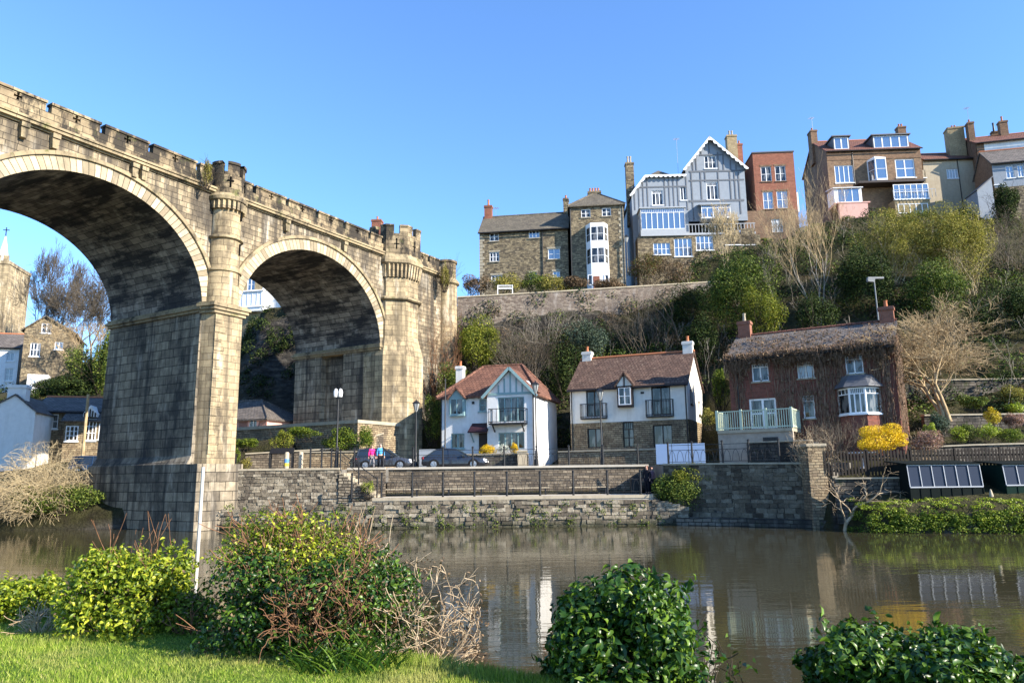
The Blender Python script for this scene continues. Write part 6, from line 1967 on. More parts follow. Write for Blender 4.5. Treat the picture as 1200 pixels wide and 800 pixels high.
def bush(label, rect, Y, mat, n=2500, size=.16, name='shrub', cat='shrub', group=None, seed=1, dry=.8, lumps=14, detail=False, stems=None, depth=None, asp=.5, sub=.42, inner=.5, droop=0.0, sprigs=150, dead=0.0):
    """leafy shrub filling a measured rectangle, at its own distance"""
    if Y > 40: n, size = int(n * 2.6), size * .6
    rng = np.random.default_rng(seed)
    c, rx, h = rect_w(rect, Y)
    t = thing(name, label, cat, c, 0, group)
    ry = depth or rx * dry
    rz = h * .56
    bl = lumpy(rx * .92, ry, rz, h - rz * .98, lumps, rng, sub)
    if detail:
        for i in range(8):
            a = 2 * PI * i / 8 + rng.uniform(-.3, .3)
            bl.append((math.cos(a) * rx * .68, math.sin(a) * ry * .7, h * .2, rx * .3, ry * .35, h * .26))
            if i % 2 == 0: bl.append((math.cos(a + .4) * rx * .52, math.sin(a + .4) * ry * .5, h * rng.uniform(.66, .76), rx * .32, ry * .35, h * .2))
    C, Nn = blob_points(bl, n, rng, inner, -.04 if detail else -.3)
    # keep inside the measured outline
    k = (np.abs(C[:, 0]) < rx * 1.04) & (C[:, 2] < h * 1.03)
    C, Nn = C[k], Nn[k]
    if detail and sprigs:
        C2, N2 = blob_points(bl, sprigs, rng, .98)
        d2 = unit(N2 * .7 + np.array([0, -.1, .8]) + rng.normal(size=N2.shape) * .3)
        for i in range(6):
            C = np.concatenate([C, C2 + d2 * (size * (.2 + .30 * i)) + rng.normal(size=C2.shape) * size * .2])
            Nn = np.concatenate([Nn, unit(rng.normal(size=C2.shape) + d2 * .6)])
        k = (np.abs(C[:, 0]) < rx * 1.08) & (C[:, 2] < h * 1.08)
        C, Nn = C[k], Nn[k]
    if dead:
        nd_ = int(len(C) * dead); ix = rng.choice(len(C), nd_, replace=False)
        V, F = leaf_arrays(C[ix] + rng.normal(size=(nd_, 3)) * size * .5, unit(rng.normal(size=(nd_, 3))), size * .7, size * .3, rng, detail)
        np_mesh('dry_leaves', V, F, M['lf_brown'], t)
        kk = rng.random(len(C)) > dead * .6
        C, Nn = C[kk], Nn[kk]
    V, F = leaf_arrays(C, Nn, size * (rng.uniform(.6, 1.3, (len(C)))), size * asp, rng, detail, droop=droop)
    np_mesh('foliage', V, F, M[mat] if isinstance(mat, str) else mat, t, smooth=detail)
    so = []
    for i in range(stems[0] if stems else (14 if Y > 40 else 5)):
        a = rng.uniform(0, 2 * PI)
        ln = h * rng.uniform(.55, 1.0 if Y > 40 else .85) if not stems else h * rng.uniform(*stems[2])
        bp = (rng.normal() * rx * .25, rng.normal() * ry * .2, -.2); so.append((0, 0, -.25, *bp, .012, .012))
        grow(rng, bp, (math.cos(a) * .5, math.sin(a) * .4, 1), ln * .6, min(.03, .02 * max(.5, h / 2)), 2, so, wob=.15, nseg=3, rmin=.004)
    tube_mesh('stems', so, M[stems[1] if stems else 'bk_dark'], t, 4)
    return t
def twig_bush(label, rect, Y, mat, n=60, name='bare_shrub', cat='shrub', group=None, seed=1, depth=2, r=.018, up=.05, gravity=0.0, spread=.6, wob=.2, leaves=None, base_w=.5, fan=.7):
    rng = np.random.default_rng(seed)
    c, rx, h = rect_w(rect, Y)
    t = thing(name, label, cat, c, 0, group)
    so = []
    for i in range(n):
        x = rng.uniform(-1, 1)
        y = rng.uniform(-1, 1) * .6
        so.append((0, 0, -.22, x * rx * base_w, y * rx * base_w, -.15, r, r))
        grow(rng, (x * rx * base_w, y * rx * base_w, -.15), (x * fan + rng.normal() * .12, y * fan, 1.0), h * rng.uniform(.35, .62), r, depth, so, wob=wob, up=up, nch=(2, 3), ratio=.6, spread=spread, nseg=4, gravity=gravity, rmin=.004)
    A = np.array(so)
    k = (np.abs(A[:, 3]) < rx * 1.08) & (A[:, 5] < h * 1.08) & (A[:, 5] > -.3)
    A = A[k]
    tube_mesh('branches', A, M[mat], t, 3)
    if leaves:
        nl, size, lm = leaves
        C = A[rng.integers(0, len(A), nl), 3:6] + rng.normal(size=(nl, 3)) * .06
        V, F = leaf_arrays(C, unit(rng.normal(size=(nl, 3)) + np.array([0, 0, .4])), size, size * .5, rng)
        np_mesh('foliage', V, F, M[lm], t)
    return t
def ghit(px, py, y0=30, y1=200):
    y = y0
    while y < y1:
        p = atY(px, py, y)
        if p.z <= gz(p.x, p.y): return p
        y += .25
    return atY(px, py, y1)

# ---- hillside undergrowth (uncountable)
def undergrowth(name, mat, ncl, nleaf, size, xr, yfun, seed, rad=(.5, 1.4), flat=.75, test=None):
    nleaf, size = int(nleaf * 2.4), size * .62
    rng = np.random.default_rng(seed)
    bl = []
    while len(bl) < ncl:
        x = rng.uniform(*xr); P = prof(x); y = rng.uniform(*yfun(P))
        if test and not test(x, y): continue
        r = rng.uniform(*rad); z = gz(x, y)
        bl.append((x, y, z + .1 * r, r, r, r * flat))
    C, Nn = blob_points(bl, nleaf, rng, .6)
    V, F = leaf_arrays(C, Nn, size, size * .6, rng)
    tag(np_mesh(name, V, F, M[mat]), kind='stuff')
slope = lambda P: (P[3][0] - 1.5, P[6][0] + .5)
slope_top = lambda P: (P[4][0], P[6][0] + 1)
def no_house(x, y):
    if x < -5 and y < 67.5: return False
    if y < 62 and x < 17: return False
    # keep clear of the creeper house footprint
    v = Vector((x, y, 0)) - Vector((IVY.o.x, IVY.o.y, 0)); a, b = v.dot(IVY.d), v.dot(IVY.n)
    if -1 < a < 12 and -3 < b < 8: return False
    return True
undergrowth('hillside_ivy', 'lf_dark', 420, 42000, .34, (-6, 62), slope, 3, (.6, 1.5), .8, no_house)
undergrowth('hillside_brush', 'lf_ivy', 160, 15000, .3, (-6, 62), slope, 4, (.5, 1.3), .8, no_house)
undergrowth('hillside_bracken', 'lf_brown', 200, 16000, .3, (-6, 62), slope, 5, (.4, 1.1), .7, no_house)
undergrowth('village_bank_scrub', 'lf_dark', 120, 9000, .4, (-75, -33), lambda P: (P[2][0] + 14, P[6][0]), 6, (.7, 1.8), .7)
undergrowth('village_bank_grass', 'lf_olive', 60, 4000, .35, (-75, -33), lambda P: (P[2][0] + 14, P[6][0]), 7, (.5, 1.2), .5)
undergrowth('cliff_top_ivy', 'lf_dark', 40, 5000, .3, (-32, -10), lambda P: (P[5][0] + .2, P[6][0] + 1), 8, (.5, 1.1), .8)
undergrowth('plateau_scrub', 'lf_ivy', 60, 6000, .35, (-4, 62), lambda P: (P[6][0] + .5, P[6][0] + 3), 9, (.5, 1.1), .7, lambda x, y: y > 71)

rng = np.random.default_rng(33)
so = []
for k in range(210):
    x = rng.uniform(-5, 58); P = prof(x); y = rng.uniform(P[3][0], P[6][0])
    if not no_house(x, y) or gz(x, y) > P[6][1] - 1: continue
    grow(rng, (x, y, gz(x, y) - .2), (rng.normal() * .2, rng.normal() * .1 - .1, 1), rng.uniform(1.2, 3.2) * .6, .022, 3, so, wob=.1, nch=(2, 3), ratio=.66, spread=.5, nseg=3, rmin=.008, up=.08)
tag(tube_mesh('hillside_saplings', so, M['bk_grey'], None, 3), kind='stuff')
undergrowth('cliff_face_ivy', 'lf_dark', 90, 9000, .34, (-34, -12), lambda P: (P[4][0] + 1.2, P[6][0] + .5), 35, (.5, 1.1), .8)
# ---- individual hillside shrubs
bush('yellow-green ivy mound climbing the cliff right of the viaduct end', (528, 370, 592, 432), 66.5, 'lf_bright', 3600, .3, 'ivy_mound', seed=11)
twig_bush('reddish bare bush tucked against the viaduct end wall', (487, 362, 540, 470), 65, 'bk_red', 70, seed=12, r=.03, depth=3, fan=.45)
bush('dull green scrub at the foot of the stone tower behind the lamps', (490, 455, 522, 520), 60, 'lf_ivy', 1500, .25, seed=13)
bush('dark ivy bush left of the white house chimney', (505, 425, 550, 485), 64, 'lf_ivy', 1800, .28, seed=14)
twig_bush('bare brown thicket above the clay roof', (576, 380, 650, 445), 66, 'bk_brown', 90, seed=15, r=.025, depth=3, fan=.35)
bush('dark evergreen shrub between the two white houses', (632, 392, 690, 470), 66, 'lf_dark', 2600, .3, seed=16)
bush('grey-green shrub above the left chimney of the cream cottage', (650, 372, 725, 425), 67.5, 'lf_blue', 2200, .3, seed=17)
twig_bush('tall bare saplings behind the pantile roof', (715, 350, 800, 425), 68, 'bk_brown', 70, seed=18, r=.025, depth=3, fan=.2)
bush('dark ivy mass right of the cream cottage chimney', (795, 365, 850, 440), 65, 'lf_dark', 2400, .32, seed=19)
twig_bush('bare grey saplings leaning against the retaining wall', (590, 350, 690, 400), 69, 'bk_grey', 26, seed=20, r=.02, depth=3, fan=.3)
bush('bushy green shrub beside the cream gable end', (832, 425, 858, 480), 56, 'lf_mix', 1500, .22, seed=21)
bush('big ivy-covered evergreen tree left of the white-stemmed bare tree', (818, 285, 925, 405), 66, 'lf_ivy', 9500, .3, 'ivy_tree', 'tree', seed=22, lumps=26, sub=.34)
bush('sunlit green flank of ivy hanging over the slate roof', (868, 330, 925, 400), 63.5, 'lf_bright', 2600, .26, 'ivy_mound', seed=23)
bush('dark spreading yew tree behind the creeper house chimney', (975, 280, 1065, 385), 63, 'lf_dark', 6000, .3, 'evergreen_tree', 'tree', seed=24, lumps=22, sub=.36)
bush('wide olive-yellow willow bush below the dormer house', (1000, 245, 1110, 330), 67, 'lf_olive', 9500, .24, 'willow_bush', seed=25, lumps=26, sub=.34, stems=(26, 'bk_straw', (.4, .62)))
bush('pale olive willow bush nearer the right end of the ridge', (1080, 235, 1180, 345), 65, 'lf_olive', 10000, .24, 'willow_bush', seed=26, lumps=26, sub=.34, stems=(26, 'bk_straw', (.4, .62)))
bush('mid-green bramble bank under the willow bushes', (1060, 305, 1150, 375), 61, 'lf_ivy', 4200, .28, seed=27)
bush('dark ivy bank at the right edge above the bare tan tree', (1130, 325, 1230, 400), 58, 'lf_dark', 4800, .28, seed=28)
bush('dark shrub behind the slate roof chimney', (925, 345, 990, 395), 60, 'lf_dark', 2600, .28, seed=29)
bush('dark conifer beside the glazed house', (1166, 213, 1200, 262), 76, 'lf_dark', 2200, .32, 'conifer', 'tree', seed=30)
twig_bush('brown leafless bush at the right edge below the glazed house', (1150, 255, 1235, 330), 70, 'bk_brown', 90, seed=31, r=.03, depth=3)
bush('shaded ivy bank left of the bare tan tree', (1048, 375, 1095, 470), 53, 'lf_dark', 2600, .26, seed=32)
# pale-stemmed bare tree and saplings on the slope
b = ghit(962, 385)
bare_tree('birch_tree', 'tall pale-stemmed bare tree on the slope below the dormer house', (b.x, b.y, b.z), atY(960, 195, b.y).z - b.z, M['bk_grey'], 5, trunks=3, twig_mat=M['bk_tan'], seed=41, spread=.38, up=.12, wob=.08, ratio=.74, r=.085, cut=.025, nch=(3, 4))
b = ghit(915, 388)
bare_tree('bare_tree', 'slender forked bare tree between the ivy tree and the pale-stemmed tree', (b.x, b.y, b.z), atY(905, 290, b.y).z - b.z, M['bk_grey'], 4, seed=42, spread=.45, up=.12, wob=.1, r=.07, cut=.02, nch=(3, 4))
p = atY(850, 305, 74)
bare_tree('bare_tree', 'fine straw-coloured leafless tree in front of the timbered house', (p.x, 74, p.z - 1), atY(850, 236, 74).z - p.z + 1, M['bk_straw'], 5, trunks=6, seed=43, spread=.38, up=.14, wob=.08, r=.032, cut=.014, nch=(3, 4), rmin=.009)
p = atY(905, 300, 75)
bare_tree('bare_tree', 'fine brown leafless sapling before the red brick house', (p.x, 75, p.z - 1), atY(905, 250, 75).z - p.z + 1, M['bk_brown'], 4, trunks=4, seed=44, spread=.5, up=.1, r=.03, nch=(3, 4), rmin=.009)
p = atY(800, 390, 68)
bare_tree('bare_tree', 'leaning bare tree at the right end of the retaining wall', (p.x, 68, p.z - 1), atY(805, 320, 68).z - p.z + 1, M['bk_brown'], 5, seed=45, spread=.9, up=.02, lean=(-.5, 0), r=.14)
p = atY(790, 372, 70)
bush('dark ivy hanging over the right end of the retaining wall', (780, 330, 835, 385), 70.5, 'lf_dark', 2600, .3, seed=46)
# hedges at the top
for k, (r_, Y_, m_, lb) in enumerate((((538, 322, 578, 347), 75, 'lf_brown', 'brown winter hedge at the left end of the retaining wall top'), ((572, 322, 618, 345), 75.5, 'lf_olive', 'olive hedge left of centre above the retaining wall'),
        ((606, 318, 645, 343), 76, 'lf_ivy', 'green hedge clump before the middle of the stone house'), ((628, 322, 668, 346), 75, 'lf_olive', 'straw-coloured clump beside the tall stone house'), ((655, 322, 690, 342), 75.5, 'lf_brown', 'brown straggly shrub at the foot of the tall stone house'),
        ((733, 292, 782, 336), 75, 'lf_russet', 'russet and green bush right of the tall stone house'), ((755, 300, 815, 340), 75.2, 'lf_brown', 'brown scrub below the timbered house basement windows'), ((690, 328, 740, 342), 74, 'lf_brown', 'low russet plants on the wall top before the bay door'))):
    bush(lb, r_, Y_, m_, 1500, .26, 'hedge' if k < 3 else 'shrub', 'hedge' if k < 3 else 'shrub', seed=50 + k)
p = atY(592, 344, 73.5)
bn = thing('garden_bench', 'small white garden bench on the cliff top before the hedge', 'bench', (p.x, 73.5, p.z))
mb = MB(); mb.box(-.8, .8, -.25, .25, .42, .48); mb.build('seat', M['paint'], bn)
mb = MB(); mb.box(-.8, .8, .22, .26, .88, .95); mb.box(-.8, .8, .22, .26, .66, .72); mb.build('backrest', M['paint'], bn)
for x in (-.75, .75):
    mb = MB(); mb.box(x - .04, x + .04, -.25, -.18, -.3, .42); mb.box(x - .04, x + .04, .18, .28, -.3, .95); mb.build('leg', M['paint'], bn)
# ---- garden right of the creeper house
p = atY(1105, 482, 47)
bare_tree('bare_tree', 'broad tan bare tree with a low forked trunk right of the creeper house', (p.x, 47, p.z - .3), atY(1125, 345, 47).z - p.z + .3, M['bk_tan'], 6, trunks=3, twig_mat=M['bk_tan'], seed=61, spread=.75, up=.03, wob=.12, ratio=.76, r=.15, nch=(3, 4), cut=.035, nseg=3, width=5.6, rmin=.01, lean=(.1, 0))
bush('bright yellow forsythia in bloom by the picket fence', (998, 497, 1064, 532), 41.6, 'lf_yellow', 4200, .14, 'forsythia', seed=62, stems=(16, 'bk_tan', (.7, 1.05)))
bush('clipped round golden bush on the garden terrace', (1152, 477, 1178, 498), 45, 'lf_gold', 1600, .12, seed=63, lumps=8)
bush('dusky pink rounded shrub beside the golden bush', (1176, 483, 1204, 502), 45, 'lf_pink', 1500, .13, seed=64)
bush('blue-green clipped conifer below the tan tree', (1088, 482, 1118, 512), 44.5, 'lf_blue', 1800, .14, seed=65)
for k, (r_, m_, lb) in enumerate((((1080, 495, 1102, 516), 'lf_lime', 'lime green perennial clump at the left end of the terrace bed'), ((1112, 496, 1140, 520), 'lf_lime', 'lime green clump right of the blue-green conifer'), ((1126, 494, 1150, 518), 'lf_ivy', 'dark green clump in the middle of the terrace bed'),
        ((1140, 494, 1172, 516), 'lf_lime', 'wide yellow-green clump below the golden bush'), ((1165, 503, 1200, 520), 'lf_mix', 'green mound right of the golden bush'))):
    bush(lb, r_, 43.6, m_, 1100, .13, 'perennial', 'plant', seed=70 + k)
bush('pale straw grass tuft behind the picket fence right of the forsythia', (1062, 505, 1110, 533), 41.4, 'lf_pink', 1500, .15, 'grass_tuft', 'plant', seed=77, stems=(20, 'bk_pinkdry', (.7, 1.2)))
twig_bush('bare brown twiggy shrub under the white bay window', (950, 488, 1010, 528), 43.2, 'bk_brown', 70, seed=78, r=.015)
twig_bush('tangle of pale dry stems spilling over the garden corner pillar', (934, 500, 975, 560), 41.2, 'bk_pinkdry', 80, seed=79, r=.014, gravity=.06)
wall_run('terrace_bed_wall', 'low dark stone wall edging the garden terrace bed', [(22.6, 42.6), (26, 42.4), (34, 42.0)], 2.0, [4.2, 4.3, 4.4], .4, M['dark_wall'], capt=.08)
for k, (ya, z0, z1, lb) in enumerate(((48, 4.5, 6.4, 'mossy upper terrace wall behind the golden bush'), (52.5, 6.5, 9.2, 'shaded topmost terrace wall at the right edge'))):
    wall_run('terrace_wall', lb, [(26.5 + k, ya), (45, ya - .8)], z0 - 2, z1, .4, M['dark_wall'], capt=.1)
for k, (r_, Y_) in enumerate((((1120, 462, 1160, 480), 49), ((1165, 450, 1205, 475), 50), ((1150, 430, 1200, 455), 53), ((1178, 470, 1204, 486), 48.5))):
    bush(['green shrub on the upper terrace beside the tan tree', 'yellowish shrub on the upper terrace at the right edge', 'dark shrub above the topmost terrace wall', 'small lime shrub above the pink rounded shrub'][k], r_, Y_, ['lf_ivy', 'lf_olive', 'lf_dark', 'lf_lime'][k], 1300, .18, seed=80 + k)
# picket fence
a0, a1, a2 = atY(966, 556, 40.4), atY(1080, 557, 40.0), atY(1230, 558, 39.4)
def picket(name, label, A, B, z0, z1, mat='fence'):
    A, B = Vector((A[0], A[1], z0)), Vector((B[0], B[1], z0))
    t = thing(name, label, 'fence', A)
    d = B - A; L = d.length; h = z1 - z0
    n = int(L / .17); u = d / L
    k = max(1, round(L / 2.2))
    for j in range(k):
        mb = MB()
        i0, i1 = int(n * j / k), int(n * (j + 1) / k)
        for i in range(i0, i1):
            p = u * ((i + .5) * L / n)
            w = .05
            s = u * w
            hh = h + random.uniform(-.03, .03)
            q = Vector((0, -.02, 0))
            P = [p - s + q, p + s + q, p + s + q + Vector((0, 0, hh - .08)), p + q + Vector((0, 0, hh)), p - s + q + Vector((0, 0, hh - .08))]
            mb.face(P); mb.face([v + Vector((0, .03, 0)) for v in P[::-1]])
            for m_ in range(5):
                a, b = P[m_], P[(m_ + 1) % 5]
                mb.face([b, a, a + Vector((0, .03, 0)), b + Vector((0, .03, 0))])
        for zr in (.25, h - .35):
            mb.bar(u * (L * j / k) + Vector((0, .05, zr)), u * (L * (j + 1) / k) + Vector((0, .05, zr)), .05, .09)
        mb.build('picket_panel', M[mat], t)
        mb = MB(); p = u * (L * j / k); mb.box(p.x - .05, p.x + .05, p.y + .03, p.y + .13, -.4, h + .05); mb.build('post', M[mat], t)
    return t
picket('picket_fence', 'long dark timber picket fence between the garden and the sheds', a0, a2, atY(1000, 557, 40.2).z, atY(1000, 527, 40.2).z)
wall_run('garden_wall', 'short pale-capped stone wall left of the dark glazed shed', [(atY(984, 590, 39).x, 39.3), (atY(1052, 590, 39).x, 38.6)], .3, 2.55, .35, M['dark_wall'], capt=.08)
# corner pillar and stub walls
p = atY(956, 560, 41.0)
cpil = thing('wall_pillar', 'weathered square pillar ending the damp quay wall beside the garden', 'pillar', (p.x, 41.0, 0))
mb = MB(); mb.box(-.55, .4, -.6, .8, -1, 4.3); mb.build('shaft', M['tan_wall'], cpil)
mb = MB(); mb.box(-.62, .46, -.66, .86, 4.303, 4.45); mb.build('cap', M['coping'], cpil)
wall_run('corner_wall', 'dark broken corner wall sloping down to the green bank', [(p.x + .4, 40.7), (p.x + 1.6, 39.4), (p.x + 2.2, 38.4)], -1, [2.6, 1.7, .9], .5, M['dark_wall'], cap=False)
wall_run('door_wall', 'dark stone wall right of the black door terrace', [(14.2, 45.6), (17.0, 42.9)], 2.5, [4.7, 4.7], .4, M['dark_wall'], capt=.08)
# white garden table
p = atY(1018, 512, 42.4)
tb = thing('garden_table', 'low white garden table behind the picket fence near the forsythia', 'table', (p.x - .6, 42.0, 3.3))
mb = MB(); mb.lathe(0, 0, [(.75, .62), (.78, .66), (.75, .7)], 20); mb.build('tabletop', M['paint'], tb, True)
mb = MB(); mb.lathe(0, 0, [(.25, -.2), (.06, .05), (.06, .62)], 10); mb.build('pedestal', M['paint'], tb, True)
# glazed sheds
def gshed(label, rect, Y, lower, npane):
    x0 = atY(rect[0], rect[3], Y); x1 = atY(rect[2], rect[3], Y)
    zb, zt = x0.z, atY((rect[0] + rect[2]) / 2, rect[1], Y).z
    t = thing('glazed_shed', label, 'shed', (x0.x, Y, zb), 0, 'dark riverside sheds')
    W, H = x1.x - x0.x, zt - zb
    D = 2.2
    zm = H * .40
    mb = MB()
    mb.box(0, W, 0, D, -.6, zm)
    for x in (0, W - .1): mb.prism([(x, zm), (x + .1, zm), (x + .1, H - .1), (x, H - .1)], .16, D)
    mb.box(.1, W - .1, D - .1, D - .002, zm, H - .1)
    mb.box(.1, W - .1, .16, .2, zm, H - .1)
    mb.build('boarding', M[lower], t)
    mb = MB()
    n = max(4, int(W / .5))
    for i in range(n + 1): mb.box(W * i / n - .025, W * i / n + .025, -.03, -.002, -.5, zm - .03)
    mb.build('batten', M[lower], t)
    mb = MB(); mb.slab([(-.06, .04, H - .06), (W + .06, .04, H - .06), (W + .06, D + .1, H + .12), (-.06, D + .1, H + .12)], .06); mb.build('roof', M['shed'], t)
    g = MB()
    a, b = Vector((0, .0, zm + .04)), Vector((0, .12, H - .14))
    for i in range(npane + 1):
        x = W * i / npane
        g.bar(a + Vector((x, 0, 0)), b + Vector((x, 0, 0)), .035, .035)
    g.bar(a, a + Vector((W, 0, 0)), .06); g.bar(b, b + Vector((W, 0, 0)), .06)
    fr = g.build('glazing_frame', M['grey_paint'], t)
    mb = MB(); mb.face([(0, .03, zm + .03), (W, .03, zm + .03), (W, .15, H - .12), (0, .15, H - .12)]); mb.build('pane', M['shedglass'], fr)
    return t
M['shedgreen'] = plain('dark_green_boards', (0.006, 0.022, 0.016), .85, .1, var=.3)
gshed('wide dark boarded shed with a strip of six blue-grey panes on the far bank', (1069, 541, 1155, 592), 37.6, 'shed', 6)
gshed('dark green boarded shed with blue-grey panes at the right edge', (1182, 541, 1262, 588), 37.4, 'shedgreen', 5)
p = atY(1163, 592, 37.3)
st = thing('garden_statue', 'small pale stone obelisk between the two dark sheds', 'statue', (p.x, 37.3, p.z - .1))
mb = MB(); mb.lathe(0, 0, [(.2, 0), (.2, .15), (.13, .2), (.1, .6), (.04, .85), (0, .9)], 12); mb.build('obelisk', M['coping'], st, True)
# waterside planting of the green bank
rng = np.random.default_rng(91)
bl = []
for k in range(620):
    x = rng.uniform(17.0, 36); P = prof(x); f = rng.random(); r = rng.uniform(.12, .26)
    y = P[0][0] + .33 + .3 * f - .1; bl.append((x, y, .02 + .98 * f, r * 1.2, r, r * .8))
C, Nn = blob_points(bl, 34000, rng, .5)
V, F = leaf_arrays(C, Nn, .11, .055, rng)
tag(np_mesh('bank_plants', V, F, M['lf_mix']), kind='stuff')
bl = []
for k in range(240):
    x = rng.uniform(17.2, 36); P = prof(x); y = P[0][0] + rng.uniform(.35, 1.6)
    r = rng.uniform(.1, .22); bl.append((x, y, max(.7, gz(x, y)) - .02, r * 1.5, r * 1.5, r * .6))
C, Nn = blob_points(bl, 18000, rng, .5)
V, F = leaf_arrays(C, Nn, .10, .045, rng)
tag(np_mesh('bank_grass', V, F, M['lf_lime']), kind='stuff')
p = atY(990, 612, 38.6)
bare_tree('bare_tree', 'small twisted bare tree leaning over the corner wall by the water', (p.x, 38.8, .3), 3.0, M['bk_pinkdry'], 4, seed=93, spread=.9, up=.0, lean=(-.25, -.1), r=.1, wob=.3, cut=.02)
bush('dark evergreen bush growing down the wall to the water beside the quay', (758, 544, 852, 606), 45.2, 'lf_ivy', 5200, .2, seed=94, lumps=22, sub=.36, depth=1.3)
bush('sunny yellow-green crest on the dark bush beside the quay', (782, 541, 848, 572), 45.0, 'lf_bright', 1800, .18, seed=95, depth=.9)
# plants around the plaza
bush('bright ivy cascading over the stone platform beside the lamp', (375, 497, 440, 532), 55.5, 'lf_mix', 3000, .2, 'ivy_mound', seed=96, depth=1.0)
bush('low green plants along the platform wall top', (328, 500, 380, 514), 55.8, 'lf_mix', 1300, .18, seed=97, depth=.6)
bush('leafy green plant in the terrace bed right of the bungalow', (316, 502, 346, 530), 55.2, 'lf_bright', 1200, .18, 'plant', 'plant', seed=98)
bush('clipped hedge in front of the bungalow', (270, 512, 304, 526), 58.0, 'lf_mix', 1400, .16, 'hedge', 'hedge', seed=99, depth=.6)
bush('upright green shrub beside the pier foot', (268, 522, 282, 548), 50.0, 'lf_mix', 700, .14, seed=100)
bush('orange-green small shrub right of the pier foot', (280, 536, 296, 552), 49.0, 'lf_olive', 600, .12, seed=101)
bush('green tuft on the stone steps beside the sloping handrail', (421, 562, 440, 580), 46.2, 'lf_lime', 500, .12, 'grass_tuft', 'plant', seed=102)
bush('yellow blooming shrub behind the garden wall of the gabled house', (559, 519, 582, 534), 54.4, 'lf_yellow', 900, .13, seed=103)
bush('small yellow flowering shrub right of the white-flowered plant', (596, 518, 608, 532), 54.2, 'lf_yellow', 500, .12, seed=104)
bush('bush of pale blossom below the French windows of the gabled house', (582, 518, 597, 532), 54.2, leafmat('pale_blossom', (.4, .42, .36), (.6, .62, .56), (.75, .76, .7), .7, .2), 500, .1, seed=105)
bush('creeping green shrub on the garden pillar left of the deck', (820, 478, 842, 500), 48.5, 'lf_olive', 900, .14, seed=106, depth=.5)
# climbers on the abutment wall
bush('green creeper patch low on the viaduct abutment', (476, 432, 492, 472), 63.0, 'lf_mix', 1000, .18, 'creeper', 'climber', seed=107, depth=.25)
bush('pale green weeds growing on the parapet beside the round turret', (234, 186, 250, 218), 43.6, 'lf_olive', 900, .12, 'wall_weeds', 'plant', seed=108, depth=.25)
bush('green weeds on the small end turret of the viaduct', (515, 304, 527, 340), 64.8, 'lf_olive', 900, .15, 'wall_weeds', 'plant', seed=109, depth=.3)
# river wall moss and weeds (uncountable)
bl = []
for k in range(140):
    x = rng.uniform(-17, 10); r = rng.uniform(.12, .3)
    bl.append((x, 44.75 + rng.normal() * .05, rng.uniform(.05, 1.2) ** 1.4, r, .12, r))
C, Nn = blob_points(bl, 5000, rng, .4)
V, F = leaf_arrays(C, Nn, .11, .06, rng)
tag(np_mesh('river_wall_moss', V, F, M['lf_ivy']), kind='stuff')
# ---- left bank
p = atY(45, 608, 48.2)
rg = np.random.default_rng(110)
wt = thing('weeping_shrub', 'dense straw-coloured bare weeping shrub on the far left bank', 'shrub', (p.x, 48.4, .6))
so = []
_, rx_, hh_ = rect_w((-12, 520, 100, 610), 48.4)
for k in range(330):
    a = rg.uniform(0, 2 * PI); f = rg.random() ** .5
    grow(rg, (rg.normal() * .2, rg.normal() * .2, -.2), (math.cos(a) * f * .9, math.sin(a) * f * .9, 1.0), hh_ * rg.uniform(.5, .8), .017, 2, so, wob=.16, nch=(3, 4), ratio=.7, spread=.7, nseg=5, gravity=.16, up=0.0, rmin=.007)
A = np.array(so); A = A[(A[:, 5] > -.4) & ((A[:, 3] / rx_) ** 2 + (A[:, 4] / rx_) ** 2 * .8 + ((A[:, 5] - .4 * hh_) / (.66 * hh_)) ** 2 < 1.0)]
tube_mesh('branches', A, M['bk_straw'], wt, 3)
bush('dark green brambles under the straw-coloured weeping shrub', (-10, 560, 134, 612), 48.2, 'lf_ivy', 4200, .22, seed=111, depth=1.6)
bush('ivy-smothered evergreen left of the viaduct pier', (60, 400, 132, 470), 76, 'lf_ivy', 4500, .34, 'ivy_tree', 'tree', seed=112, lumps=20, sub=.36)
bush('dark ivy column close against the left of the pier', (108, 380, 140, 480), 74, 'lf_ivy', 3400, .32, 'ivy_tree', 'tree', seed=113, depth=1.8)
bush('dark hedge bank behind the low cottage roof', (30, 435, 130, 475), 74, 'lf_dark', 4000, .34, seed=114, depth=2)
for k, (px, py, Y, top, lb) in enumerate(((42, 395, 112, 284, 'left one of the large bare trees behind the stone gable house'), (85, 392, 108, 278, 'tallest bare tree behind the stone gable house'), (112, 395, 104, 300, 'bare tree nearest the near arch behind the village'), (62, 392, 116, 292, 'farther bare tree showing between the larger bare trees'))):
    p = atY(px, py, Y); zg = gz(p.x, Y)
    bare_tree('bare_tree', lb, (p.x, Y, zg), atY(px, top, Y).z - zg, M['bk_brown'], 6, seed=120 + k, spread=.55, up=.05, wob=.1, ratio=.74, r=.22, nch=(4, 4), group='bare trees behind the village', cut=.06, nseg=3, rmin=.016, twig_mat=M['bk_brown'], width=6.0)
p = atY(100, 425, 82)
bare_tree('bare_tree', 'tan leafless small tree right of the stone gable house', (p.x, 82, p.z - 1), atY(100, 370, 82).z - p.z + 1, M['bk_tan'], 5, trunks=4, seed=124, spread=.6, r=.09, twig_mat=M['bk_tan'], rmin=.012)
p = atY(98, 520, 57); 
wp = thing('utility_pole', 'thin mossy timber utility pole before the low cottage', 'pole', (p.x, 57, 3.4))
mb = MB(); mb.tube([(0, 0, -.5), (.02, 0, atY(98, 462, 57).z - 3.4)], [.13, .1], 8); mb.build('pole_shaft', M['bk_tan'], wp)
